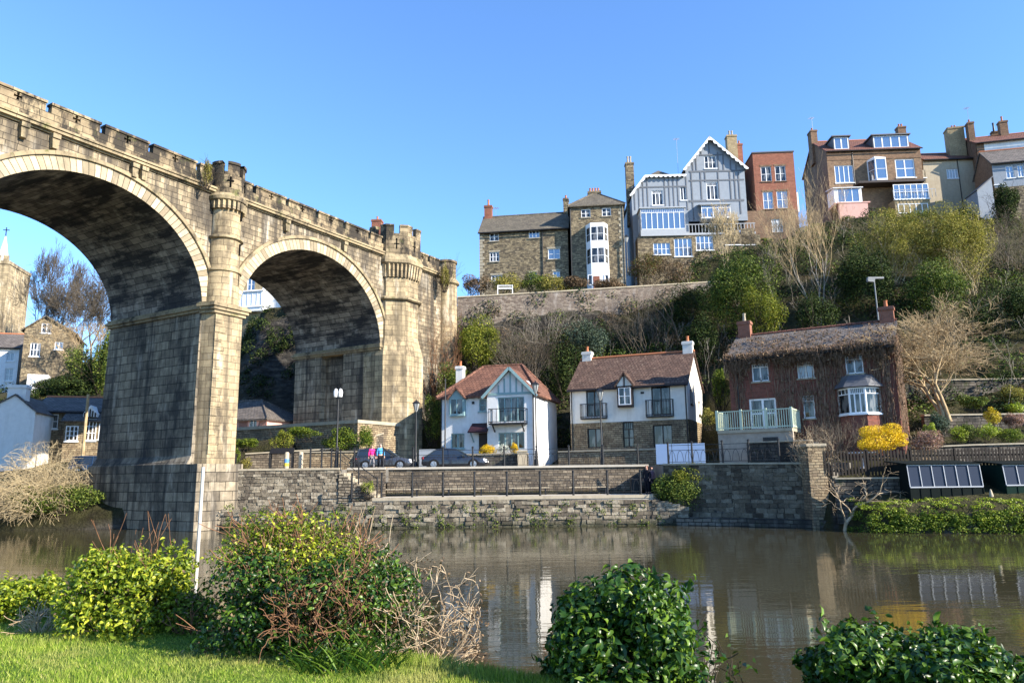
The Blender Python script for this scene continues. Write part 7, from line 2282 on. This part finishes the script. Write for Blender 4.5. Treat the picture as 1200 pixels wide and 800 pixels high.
# ---- hill lamps
p = atY(1029, 367, 55); zt = atY(1026, 327, 55).z
sl = thing('street_lamp', 'grey street lamp with flat head on the slope behind the creeper house', 'lamp post', (p.x, 55, p.z - 3))
mb = MB(); mb.tube([(0, 0, 0), (-.05, 0, zt - p.z + 3)], [.06, .045], 8); mb.build('post', M['post_grey'], sl, True)
mb = MB(); mb.box(-.55, .65, -.15, .15, zt - p.z + 3, zt - p.z + 3.14); mb.prism([(-.55, zt - p.z + 2.8), (-.1, zt - p.z + 2.75), (0, zt - p.z + 3), (-.6, zt - p.z + 3)], -.14, .14); mb.build('lamp_head', M['post_grey'], sl)
p = atY(*zz('s', 1038, 495), 79)
sl = thing('street_lamp', 'blue-black lantern lamp between the tall stone house and the timbered house', 'lamp post', (p.x, 79, p.z - 2.5))
h_ = atY(*zz('s', 1038, 398), 79).z - p.z + 2.5
mb = MB(); mb.lathe(0, 0, [(.1, 0), (.05, .5), (.045, h_ - .9)], 8); mb.build('post', M['metal'], sl, True)
mb = MB(); mb.lathe(0, 0, [(.1, h_ - .9), (.24, h_ - .35)], 6, cap=False); mb.build('lantern_glass', M['frost'], sl)
mb = MB(); mb.lathe(0, 0, [(.28, h_ - .36), (.1, h_ - .12), (0, h_)], 6); mb.build('lantern_cap', M['metal'], sl)

# ---- creeper on the brick house
h = IVY
rng = np.random.default_rng(130)
W_ = h.L(1046, 402)[0]; ze_ = h.L(853, 420)[1]
so = []
for k in range(1150):
    u = rng.uniform(-.2, W_ + .3)
    if math.sin(u * 3.7) * math.sin(u * 1.9 + 2) + math.sin(u * 8.3) * .4 < rng.uniform(-1.1, .25) - .2: continue
    u += 0.0; bulk = .55 + .45 * math.sin(u * 2.1) * math.sin(u * .9 + 1)
    ln = rng.uniform(.3, 1.0) * (.6 + .9 * bulk) * (2.0 if rng.random() < .12 else 1)
    p = np.array([u, -.47 + rng.normal() * .09, ze_ - .05 + rng.uniform(-.15, .3)])
    q = p.copy()
    for i in range(4):
        q2 = q + np.array([rng.normal() * .09, rng.normal() * .04 + .05, -ln / 4])
        so.append((*q, *q2, .018, .012)); q = q2
for k in range(260):   # stems up the wall
    u = rng.uniform(.3, W_ - .1)
    if any(x0 - .1 < u < x1 + .1 for x0, x1 in ((h.L(*zz('i', 215, 400))[0], h.L(*zz('i', 325, 400))[0]),)): continue
    q = np.array([u, -.05, rng.uniform(-.5, 1.5)]); top = ze_ - .1
    stp_ = 7
    for i in range(stp_):
        q2 = q + np.array([rng.normal() * .12, 0, (top - q[2]) / (stp_ - i)]); q2[1] = -.05 - rng.random() * .06
        so.append((*q, *q2, .014, .012)); q = q2
for k in range(160):   # right corner sheet
    q = np.array([W_ + .05 + rng.random() * .15, rng.uniform(-.2, 2.5), ze_ + rng.uniform(-.2, .6)]); ln = rng.uniform(1.5, 6)
    for i in range(6):
        q2 = q + np.array([rng.normal() * .04, rng.normal() * .1, -ln / 6]); so.append((*q, *q2, .016, .012)); q = q2
zr_ = h.L(*zz('i', 480, 172), 3.1)[1]
for k in range(620):
    u = rng.uniform(-.1, W_ + .2); f = rng.random() ** 2.2 * .8
    q = np.array([u, -.42 + 3.5 * f, ze_ - .1 + (zr_ - ze_ + .35) * f + .14])
    for i in range(3):
        q2 = q + np.array([rng.normal() * .14, -.09, -.09 * (zr_ - ze_ + .35) / 3.5 + .01 * rng.normal()]); so.append((*q, *q2, .014, .01)); q = q2
A = np.array(so)
# keep the windows clear
ok = np.ones(len(A), bool)
for hole in h.holes['f']:
    x0, z0, x1, z1 = hole[0][0], hole[0][1], hole[2][0], hole[2][1]
    ok &= ~((A[:, 3] > x0 - .05) & (A[:, 3] < x1 + .05) & (A[:, 5] > z0 - .05) & (A[:, 5] < z1 - .1))
tube_mesh('creeper', A[ok], barkmat('bare_creeper_stem', (0.13, 0.085, 0.055), (0.28, 0.19, 0.13)), h.e, 3)
nl = 5200
C = A[ok][rng.integers(0, ok.sum(), nl), 3:6] + rng.normal(size=(nl, 3)) * np.array([.08, .03, .08])
V, F = leaf_arrays(C, unit(rng.normal(size=(nl, 3)) + np.array([0, -.6, .2])), .16, .09, rng)
np_mesh('creeper_leaves', V, F, M['lf_brown'], h.e)

# ------------------------------------------------------------------ foreground
bush('rounded sunny laurel bush at the lawn edge under the viaduct', (66, 634, 236, 748), 9.0, 'lf_laurel_y', 11500, .07, dead=.06, name='laurel_bush', seed=140, detail=True, lumps=26, sub=.34, asp=.45, depth=.75, stems=(12, 'bk_dark', (.6, .95)))
twig_bush('bundle of bare reddish shoots standing up out of the sunny laurel', (82, 572, 222, 700), 8.9, 'bk_red', 15, 'bare_shoots', seed=141, r=.008, depth=1, fan=.55, wob=.08, up=.1)
bush('small yellow-green shrub at the left end of the lawn hedge', (-25, 672, 70, 724), 9.8, 'lf_laurel_y', 3200, .065, sprigs=60, name='laurel_bush', seed=142, detail=True, lumps=16, depth=.5)
twig_bush('dry brown grass clump between the two left lawn shrubs', (24, 676, 72, 728), 9.0, 'bk_pinkdry', 60, 'dry_grass', 'plant', seed=143, r=.005, depth=1, gravity=.15)
bush('large tangled hedge bush of mixed leaves in the middle of the lawn edge', (226, 632, 500, 778), 8.0, 'lf_laurel', 17000, .06, 'hedge_bush', dead=.2, seed=144, detail=True, lumps=30, sub=.34, depth=.9, stems=(20, 'bk_red', (.7, 1.0)))
bush('yellowing bramble crown over the tangled hedge bush', (236, 602, 455, 700), 8.2, 'lf_laurel_y', 6500, .055, 'bramble', dead=.35, seed=145, lumps=24, sub=.36, depth=.6, stems=(40, 'bk_red', (.8, 1.2)))
twig_bush('mat of rusty dry bramble stems on the front of the hedge bush', (328, 632, 432, 735), 7.45, 'bk_red', 110, 'dry_bramble', seed=146, r=.005, depth=2, gravity=.05, wob=.3)
twig_bush('pale dry thicket leaning over the water right of the hedge bush', (438, 622, 556, 782), 7.9, 'bk_pinkdry', 46, 'dry_shrub', seed=147, r=.006, depth=2, fan=.8, wob=.3, gravity=.05, leaves=(900, .045, 'lf_brown'))
twig_bush('tall pale stalks rising behind the hedge bush', (360, 560, 460, 690), 8.6, 'bk_pinkdry', 9, 'dry_stalks', 'plant', seed=148, r=.006, depth=1, fan=.35, wob=.06)
bush('low tangled brambles at the foot of the slim pole', (200, 694, 256, 752), 8.9, 'lf_mix', 2200, .06, 'bramble', seed=155, detail=True, lumps=14, dead=.4, stems=(12, 'bk_red', (.7, 1.1)))
# strappy leaves in front of the hedge
rng = np.random.default_rng(150)
c, rx, hh = rect_w((340, 690, 480, 785), 7.1)
sp = thing('strap_leaf_clump', 'clump of long strap-shaped leaves at the foot of the hedge bush', 'plant', c)
VV, FF = [], []
for k in range(240):
    x = rng.uniform(-1, 1) * rx * .8; y = rng.uniform(-.25, .25); a = rng.normal() * .6; ln = rng.uniform(.3, .8) * hh
    w_ = .011; q = np.array([x, y, -.02]); d = np.array([math.sin(a) * .8, -.25 + rng.normal() * .2, 1.0]); d /= np.linalg.norm(d)
    b0 = len(VV); sd = np.array([math.cos(a), rng.normal() * .3, -math.sin(a) * .5])
    for i in range(5):
        ww = w_ * (1 - i / 4.3)
        VV += [q - sd * ww, q + sd * ww]
        d = d + np.array([math.copysign(.10, d[0]), -.03, -.16]); d /= np.linalg.norm(d); q = q + d * ln / 4
    for i in range(4): FF.append((b0 + 2 * i, b0 + 2 * i + 1, b0 + 2 * i + 3, b0 + 2 * i + 2))
np_mesh('leaves', np.array(VV), np.array(FF), M['lf_laurel'], sp, smooth=True)
bush('rounded dark glossy laurel in the bottom centre by the water', (628, 662, 840, 850), 6.6, 'lf_laurel', 10500, .085, 'laurel_bush', seed=151, detail=True, lumps=26, sub=.34, asp=.45, depth=.72)
twig_bush('stray leafy shoots on the right side of the dark laurel', (815, 715, 872, 830), 6.5, 'bk_dark', 7, 'laurel_shoots', seed=152, r=.006, depth=1, fan=.5, leaves=(90, .075, 'lf_laurel'))
bush('low glossy laurel in the bottom right corner', (935, 728, 1212, 860), 6.0, 'lf_laurel', 11500, .085, 'laurel_bush', seed=153, detail=True, lumps=30, sub=.32, asp=.42, depth=.7)
# lawn blades (uncountable)
rng = np.random.default_rng(160)
n = 150000
X = rng.uniform(-9.5, 1.6, n); Yb = np.interp(X, [e[0] for e in EDGE], [e[1] for e in EDGE]) + .1
Y = 4.6 + (Yb - 4.6) * rng.random(n) ** .8
k = Y < Yb; X, Y = X[k], Y[k]; n = len(X)
Z = np.full(n, 1.21) + .02 * np.sin(X * 3.1 + Y) * np.sin(Y * 2.3)
hgt = rng.uniform(.025, .06, n) * (1 + .4 * np.sin(X * 2.2) * np.sin(Y * 1.7)) * np.where(Yb - Y < .35, 1.7, 1)
a = rng.uniform(0, 2 * PI, n); ln = rng.normal(size=(n, 2)) * .022
sd = np.stack([np.cos(a), np.sin(a), np.zeros(n)], 1) * .004
P0 = np.stack([X, Y, Z], 1)
Vg = np.stack([P0 - sd, P0 + sd, P0 + np.stack([ln[:, 0], ln[:, 1], hgt], 1)], 1).reshape(-1, 3)
tag(np_mesh('grass_blades', Vg, np.arange(3 * n).reshape(n, 3), M['lf_grass']), kind='stuff')

# ------------------------------------------------------------------ cars
def car(name, label, loc, rz, L, H, paint, style='hatch', group='cars parked on the riverside road'):
    t = thing(name, label, 'car', loc, rz, group)
    w = .9
    wb0, wb1, wr = L * .19, L * .79, .33
    zs = .24
    bon = H * .60
    if style == 'hatch': cab = [(.03, .56), (.07, .97), (.20, 1.0), (.50, .985), (.70, .60)]
    else: cab = [(.06, .62), (.22, .95), (.36, 1.0), (.52, .97), (.72, .60)]
    # lower body stations: x fraction, belt z, half width
    stn = [(0, .50, .72), (.015, .60, .82), (.06, .62, .88), (.2, .61, .9), (.5, .60, .9), (.72, .585, .9), (.86, .54, .87), (.95, .46, .80), (1.0, .36, .66)]
    mb = MB()
    rings = []
    for f, bz, hw in stn:
        x = f * L; z1 = bz * H
        z0 = zs + (.12 if f in (0, 1.0) else 0)
        half = [(0, z0), (hw * .92, z0), (hw, z0 + .10), (hw * 1.0, z0 + (z1 - z0) * .55), (hw * .97, z1 - .09), (hw * .9, z1), (0, z1 + .03)]
        rings.append([(x, -y, z) for y, z in half] + [(x, y, z) for y, z in half[-2:0:-1]])
    for a, b in zip(rings, rings[1:]):
        n = len(a)
        for i in range(n): mb.face([a[i], a[(i + 1) % n], b[(i + 1) % n], b[i]])
    mb.face(rings[0][::-1]); mb.face(rings[-1])
    body = mb.build('body', paint, t, True)
    # cabin
    top = [(f * L, z * H) for f, z in cab]
    mb = MB()
    zb = .585 * H
    sec = []
    for i, (x, z) in enumerate(top):
        hw = .84 - .2 * max(0, (z / H - .6) / .4)
        sec.append([(x, -.85, min(z, zb)), (x, -hw, z), (x, hw, z), (x, .85, min(z, zb))])
    for a, b in zip(sec, sec[1:]):
        for i in range(3): mb.face([a[i], b[i], b[i + 1], a[i + 1]])
    mb.face(sec[0]); 
    mb.build('windows', M['carglass'], t, True, angle=.5)
    mb = MB()
    for i in range(1, 3):
        (xa, za), (xb, zb2) = top[i], top[i + 1]
        mb.face([(xa, -.66, za + .012), (xb, -.66, zb2 + .012), (xb, .66, zb2 + .012), (xa, .66, za + .012)])
        for s in (-1, 1): mb.face([(xa, s * .66, za + .012), (xb, s * .66, zb2 + .012), (xb, s * .695, zb2 - .05), (xa, s * .695, za - .05)])
    for s in (-1, 1):
        for i in (0, 3):
            a, b = Vector((top[i][0], s * (.86 if i == 0 else .645), top[i][1])), Vector((top[i + 1][0], s * (.655 if i == 0 else .85), top[i + 1][1]))
            mb.bar(a, b, .07, .06)
        xm = L * .42; mb.bar((xm, s * .855, .58 * H), (xm - .04, s * .68, .97 * H), .07, .05)
    mb.build('roof', paint, t)
    for wx in (wb0, wb1):
        for s in (-1, 1):
            mb = MB(); mb.tube([(wx, s * .70, wr), (wx, s * .92, wr)], wr, 20)
            wl = mb.build('wheel', M['tyre'], t, True)
            mb = MB(); mb.tube([(wx, s * .915, wr), (wx, s * .93, wr)], wr * .66, 16)
            for k in range(5):
                a_ = 2 * PI * k / 5
                mb.bar((wx, s * .94, wr), (wx + wr * .62 * math.cos(a_), s * .94, wr + wr * .62 * math.sin(a_)), .06, .02)
            mb.build('rim', M['alloy'], wl, True)
            mb = MB()
            q = [(wx + (wr + .05) * math.cos(PI * i / 12), (wr + .05) * math.sin(PI * i / 12) + wr * .9) for i in range(13)]
            mb.tess([[(x, s * .903, z) for x, z in q]]); mb.build('wheel_arch', M['tyre'], t)
    for s in (-1, 1):
        mb = MB(); mb.bar((L * .955, s * .62, .43 * H), (L * .925, s * .79, .45 * H), .2, .12); mb.build('headlight', M['lamp_white'], t)
        mb = MB(); mb.bar((L * .0, s * .55, .54 * H), (L * .03, s * .84, .55 * H), .10, .16); mb.build('tail_light', M['lamp_red'], t)
        mb = MB(); mb.box(L * .62, L * .62 + .16, min(s * .87, s * 1.04), max(s * .87, s * 1.04), .6 * H, .6 * H + .13); mb.build('mirror', paint, t)
        mb = MB()
        for zx in (.42, .20): mb.box(L * zx, L * zx + .015, s * .908 - .002, s * .908 + .002, zs + .12, .54 * H)
        mb.box(L * .38, L * .38 + .12, min(s * .90, s * .93), max(s * .90, s * .93), .5 * H, .5 * H + .03); mb.build('door_trim', M['metal'], t)
    mb = MB(); mb.box(L * .985, L * 1.0 + .01, -.26, .26, .42, .53); mb.build('number_plate', M['paint'], t)
    return t
a = atY(419, 548, 53.2); b = atY(484, 548, 52.2)
L_ = b.x - a.x
car('parked_car', 'dark grey hatchback parked under the stone tower beside two walkers', (a.x, 53.2, UP), -.05, max(3.9, L_), 1.5, M['car_grey'], 'hatch')
a = atY(496, 548, 52.6); b = atY(572, 548, 52.0)
car('parked_car', 'dark saloon parked in front of the gabled white house', (a.x, 52.6, UP), -.04, b.x - a.x, 1.42, M['car_black'], 'saloon')
a = atY(86, 546, 55.5)
car('parked_car', 'navy car half hidden behind the pier and the straw-coloured shrub', (a.x, 55.5, 3.3), .05, 4.2, 1.45, M['car_blue'], 'hatch')

# ------------------------------------------------------------------ people
def skin_obj(name, J, E_, mat, parent, root=0, sub=1):
    bm = bmesh.new()
    ly = bm.verts.layers.skin.verify()
    vs = []
    for i, (p, r) in enumerate(J):
        v = bm.verts.new(p); rr = r if hasattr(r, '__len__') else (r, r)
        v[ly].radius = rr; v[ly].use_root = (i == root); vs.append(v)
    for a, b in E_: bm.edges.new((vs[a], vs[b]))
    me = bpy.data.meshes.new(name); bm.to_mesh(me); bm.free()
    me.materials.append(mat)
    o = link_mesh(name, me, parent)
    m1 = o.modifiers.new('skin', 'SKIN'); m1.use_smooth_shade = True
    m2 = o.modifiers.new('sub', 'SUBSURF'); m2.levels = sub; m2.render_levels = sub
    return o
def person(label, loc, rz, h, top, legs, hair, stride=.12, longhair=False, coat=False):
    t = thing('person', label, 'person', loc, rz)
    s = h / 1.7
    P = lambda x, y, z: (x * s, y * s, z * s)
    J = [(P(0, 0, .92), (.13 * s, .10 * s)), (P(0, 0, 1.12), (.12 * s, .09 * s)), (P(0, 0, 1.34), (.15 * s, .10 * s)), (P(0, 0, 1.44), .05 * s), (P(0, -.01, 1.52), .065 * s), (P(0, -.015, 1.61), (.08 * s, .095 * s)), (P(0, -.01, 1.68), .055 * s)]
    E_ = [(0, 1), (1, 2), (2, 3), (3, 4), (4, 5), (5, 6)]
    C, CE = [(J[0][0], (.155 * s, .12 * s)), (J[1][0], (.145 * s, .115 * s)), (J[2][0], (.175 * s, .12 * s)), (P(0, 0, 1.45), .065 * s)], [(0, 1), (1, 2), (2, 3)]
    Lg, LE = [(P(0, 0, .90), (.15 * s, .11 * s))], []
    Sh = []
    for sg in (-1, 1):
        f = sg * stride
        arm = [(P(sg * .17, 0, 1.38), .055 * s), (P(sg * .24, f * .4, 1.13), .042 * s), (P(sg * .24, -f * .5 - .07, .90), .03 * s), (P(sg * .235, -f * .6 - .09, .81), .03 * s)]
        b0 = len(J); J += arm; E_ += [(2, b0), (b0, b0 + 1), (b0 + 1, b0 + 2), (b0 + 2, b0 + 3)]
        for k in range(4):   # fingers
            J.append((P(sg * (.222 + .012 * k), -f * .6 - .10 - .006 * k, .735 + .01 * abs(k - 1)), .009 * s)); E_.append((b0 + 3, len(J) - 1))
        J.append((P(sg * .205, -f * .6 - .12, .775), .011 * s)); E_.append((b0 + 3, len(J) - 1))
        c0 = len(C); C += [(arm[0][0], .075 * s), (arm[1][0], .06 * s), (arm[2][0], .05 * s)]; CE += [(2, c0), (c0, c0 + 1), (c0 + 1, c0 + 2)]
        leg = [(P(sg * .09, 0, .86), .085 * s), (P(sg * .10, -f * .9 - .02, .48), .058 * s), (P(sg * .10, -f * 1.5 + (.06 if f > 0 else 0), .09), .042 * s), (P(sg * .105, -f * 1.5 - .13, .035), .036 * s)]
        b0 = len(J); J += leg; E_ += [(0, b0), (b0, b0 + 1), (b0 + 1, b0 + 2), (b0 + 2, b0 + 3)]
        l0 = len(Lg); Lg += [(leg[0][0], .10 * s), (leg[1][0], .075 * s), (leg[2][0], .06 * s)]; LE += [(0, l0), (l0, l0 + 1), (l0 + 1, l0 + 2)]
        Sh.append([(P(sg * .10, -f * 1.5 + .05 + (.06 if f > 0 else 0), .045), .05 * s), (P(sg * .105, -f * 1.5 - .15, .04), .042 * s)])
    if coat: C += [(P(0, 0, .62), (.19 * s, .15 * s))]; CE += [(0, len(C) - 1)]
    skin_obj('body', J, E_, M['skin'], t)
    skin_obj('jacket', C, CE, M[top], t)
    skin_obj('trousers', Lg, LE, M[legs], t)
    for q in Sh: skin_obj('shoe', q, [(0, 1)], M['darkcloth'], t)
    H_ = [(P(0, .02, 1.60), (.09 * s, .085 * s)), (P(0, .01, 1.69), (.085 * s, .08 * s)), (P(0, .05, 1.52 if not longhair else 1.40), .06 * s)]
    skin_obj('hair', H_, [(0, 1), (0, 2)], M[hair], t)
    mb = MB()
    for sg in (-1, 1): mb.box(sg * .032 * s - .011, sg * .032 * s + .011, -.112 * s, -.10 * s, 1.605 * s, 1.617 * s)
    mb.box(-.02 * s, .02 * s, -.108 * s, -.098 * s, 1.545 * s, 1.552 * s); mb.build('face', M['hair_brown'], t)
    mb = MB(); mb.tube([(0, -.105 * s, 1.60 * s), (0, -.125 * s, 1.57 * s)], [.008, .014], 6); mb.build('nose', M['skin'], t)
    return t
p = atY(435.5, 548, 50.4); person('person in a hot pink jacket walking along the upper road', (p.x, 50.4, UP), .5, 1.62, 'pinkcloth', 'greycloth', 'hair_brown')
p = atY(445.5, 548, 50.5); person('person in a sky blue jacket walking beside the pink jacket', (p.x, 50.5, UP), .4, 1.70, 'bluecloth', 'darkcloth', 'hair_grey')
p = atY(759, 578, 46.6); person('red-haired person in a long dark coat at the end of the lower path', (p.x, 46.6, 1.75), -.6, 1.72, 'darkcloth', 'darkcloth', 'hair_brown', .06, True, True)
p = atY(764.5, 578, 46.9); person('person in a mauve coat beside the dark coat on the lower path', (p.x, 46.9, 1.75), .5, 1.62, 'mauvecloth', 'darkcloth', 'hair_brown', .08, True, True)
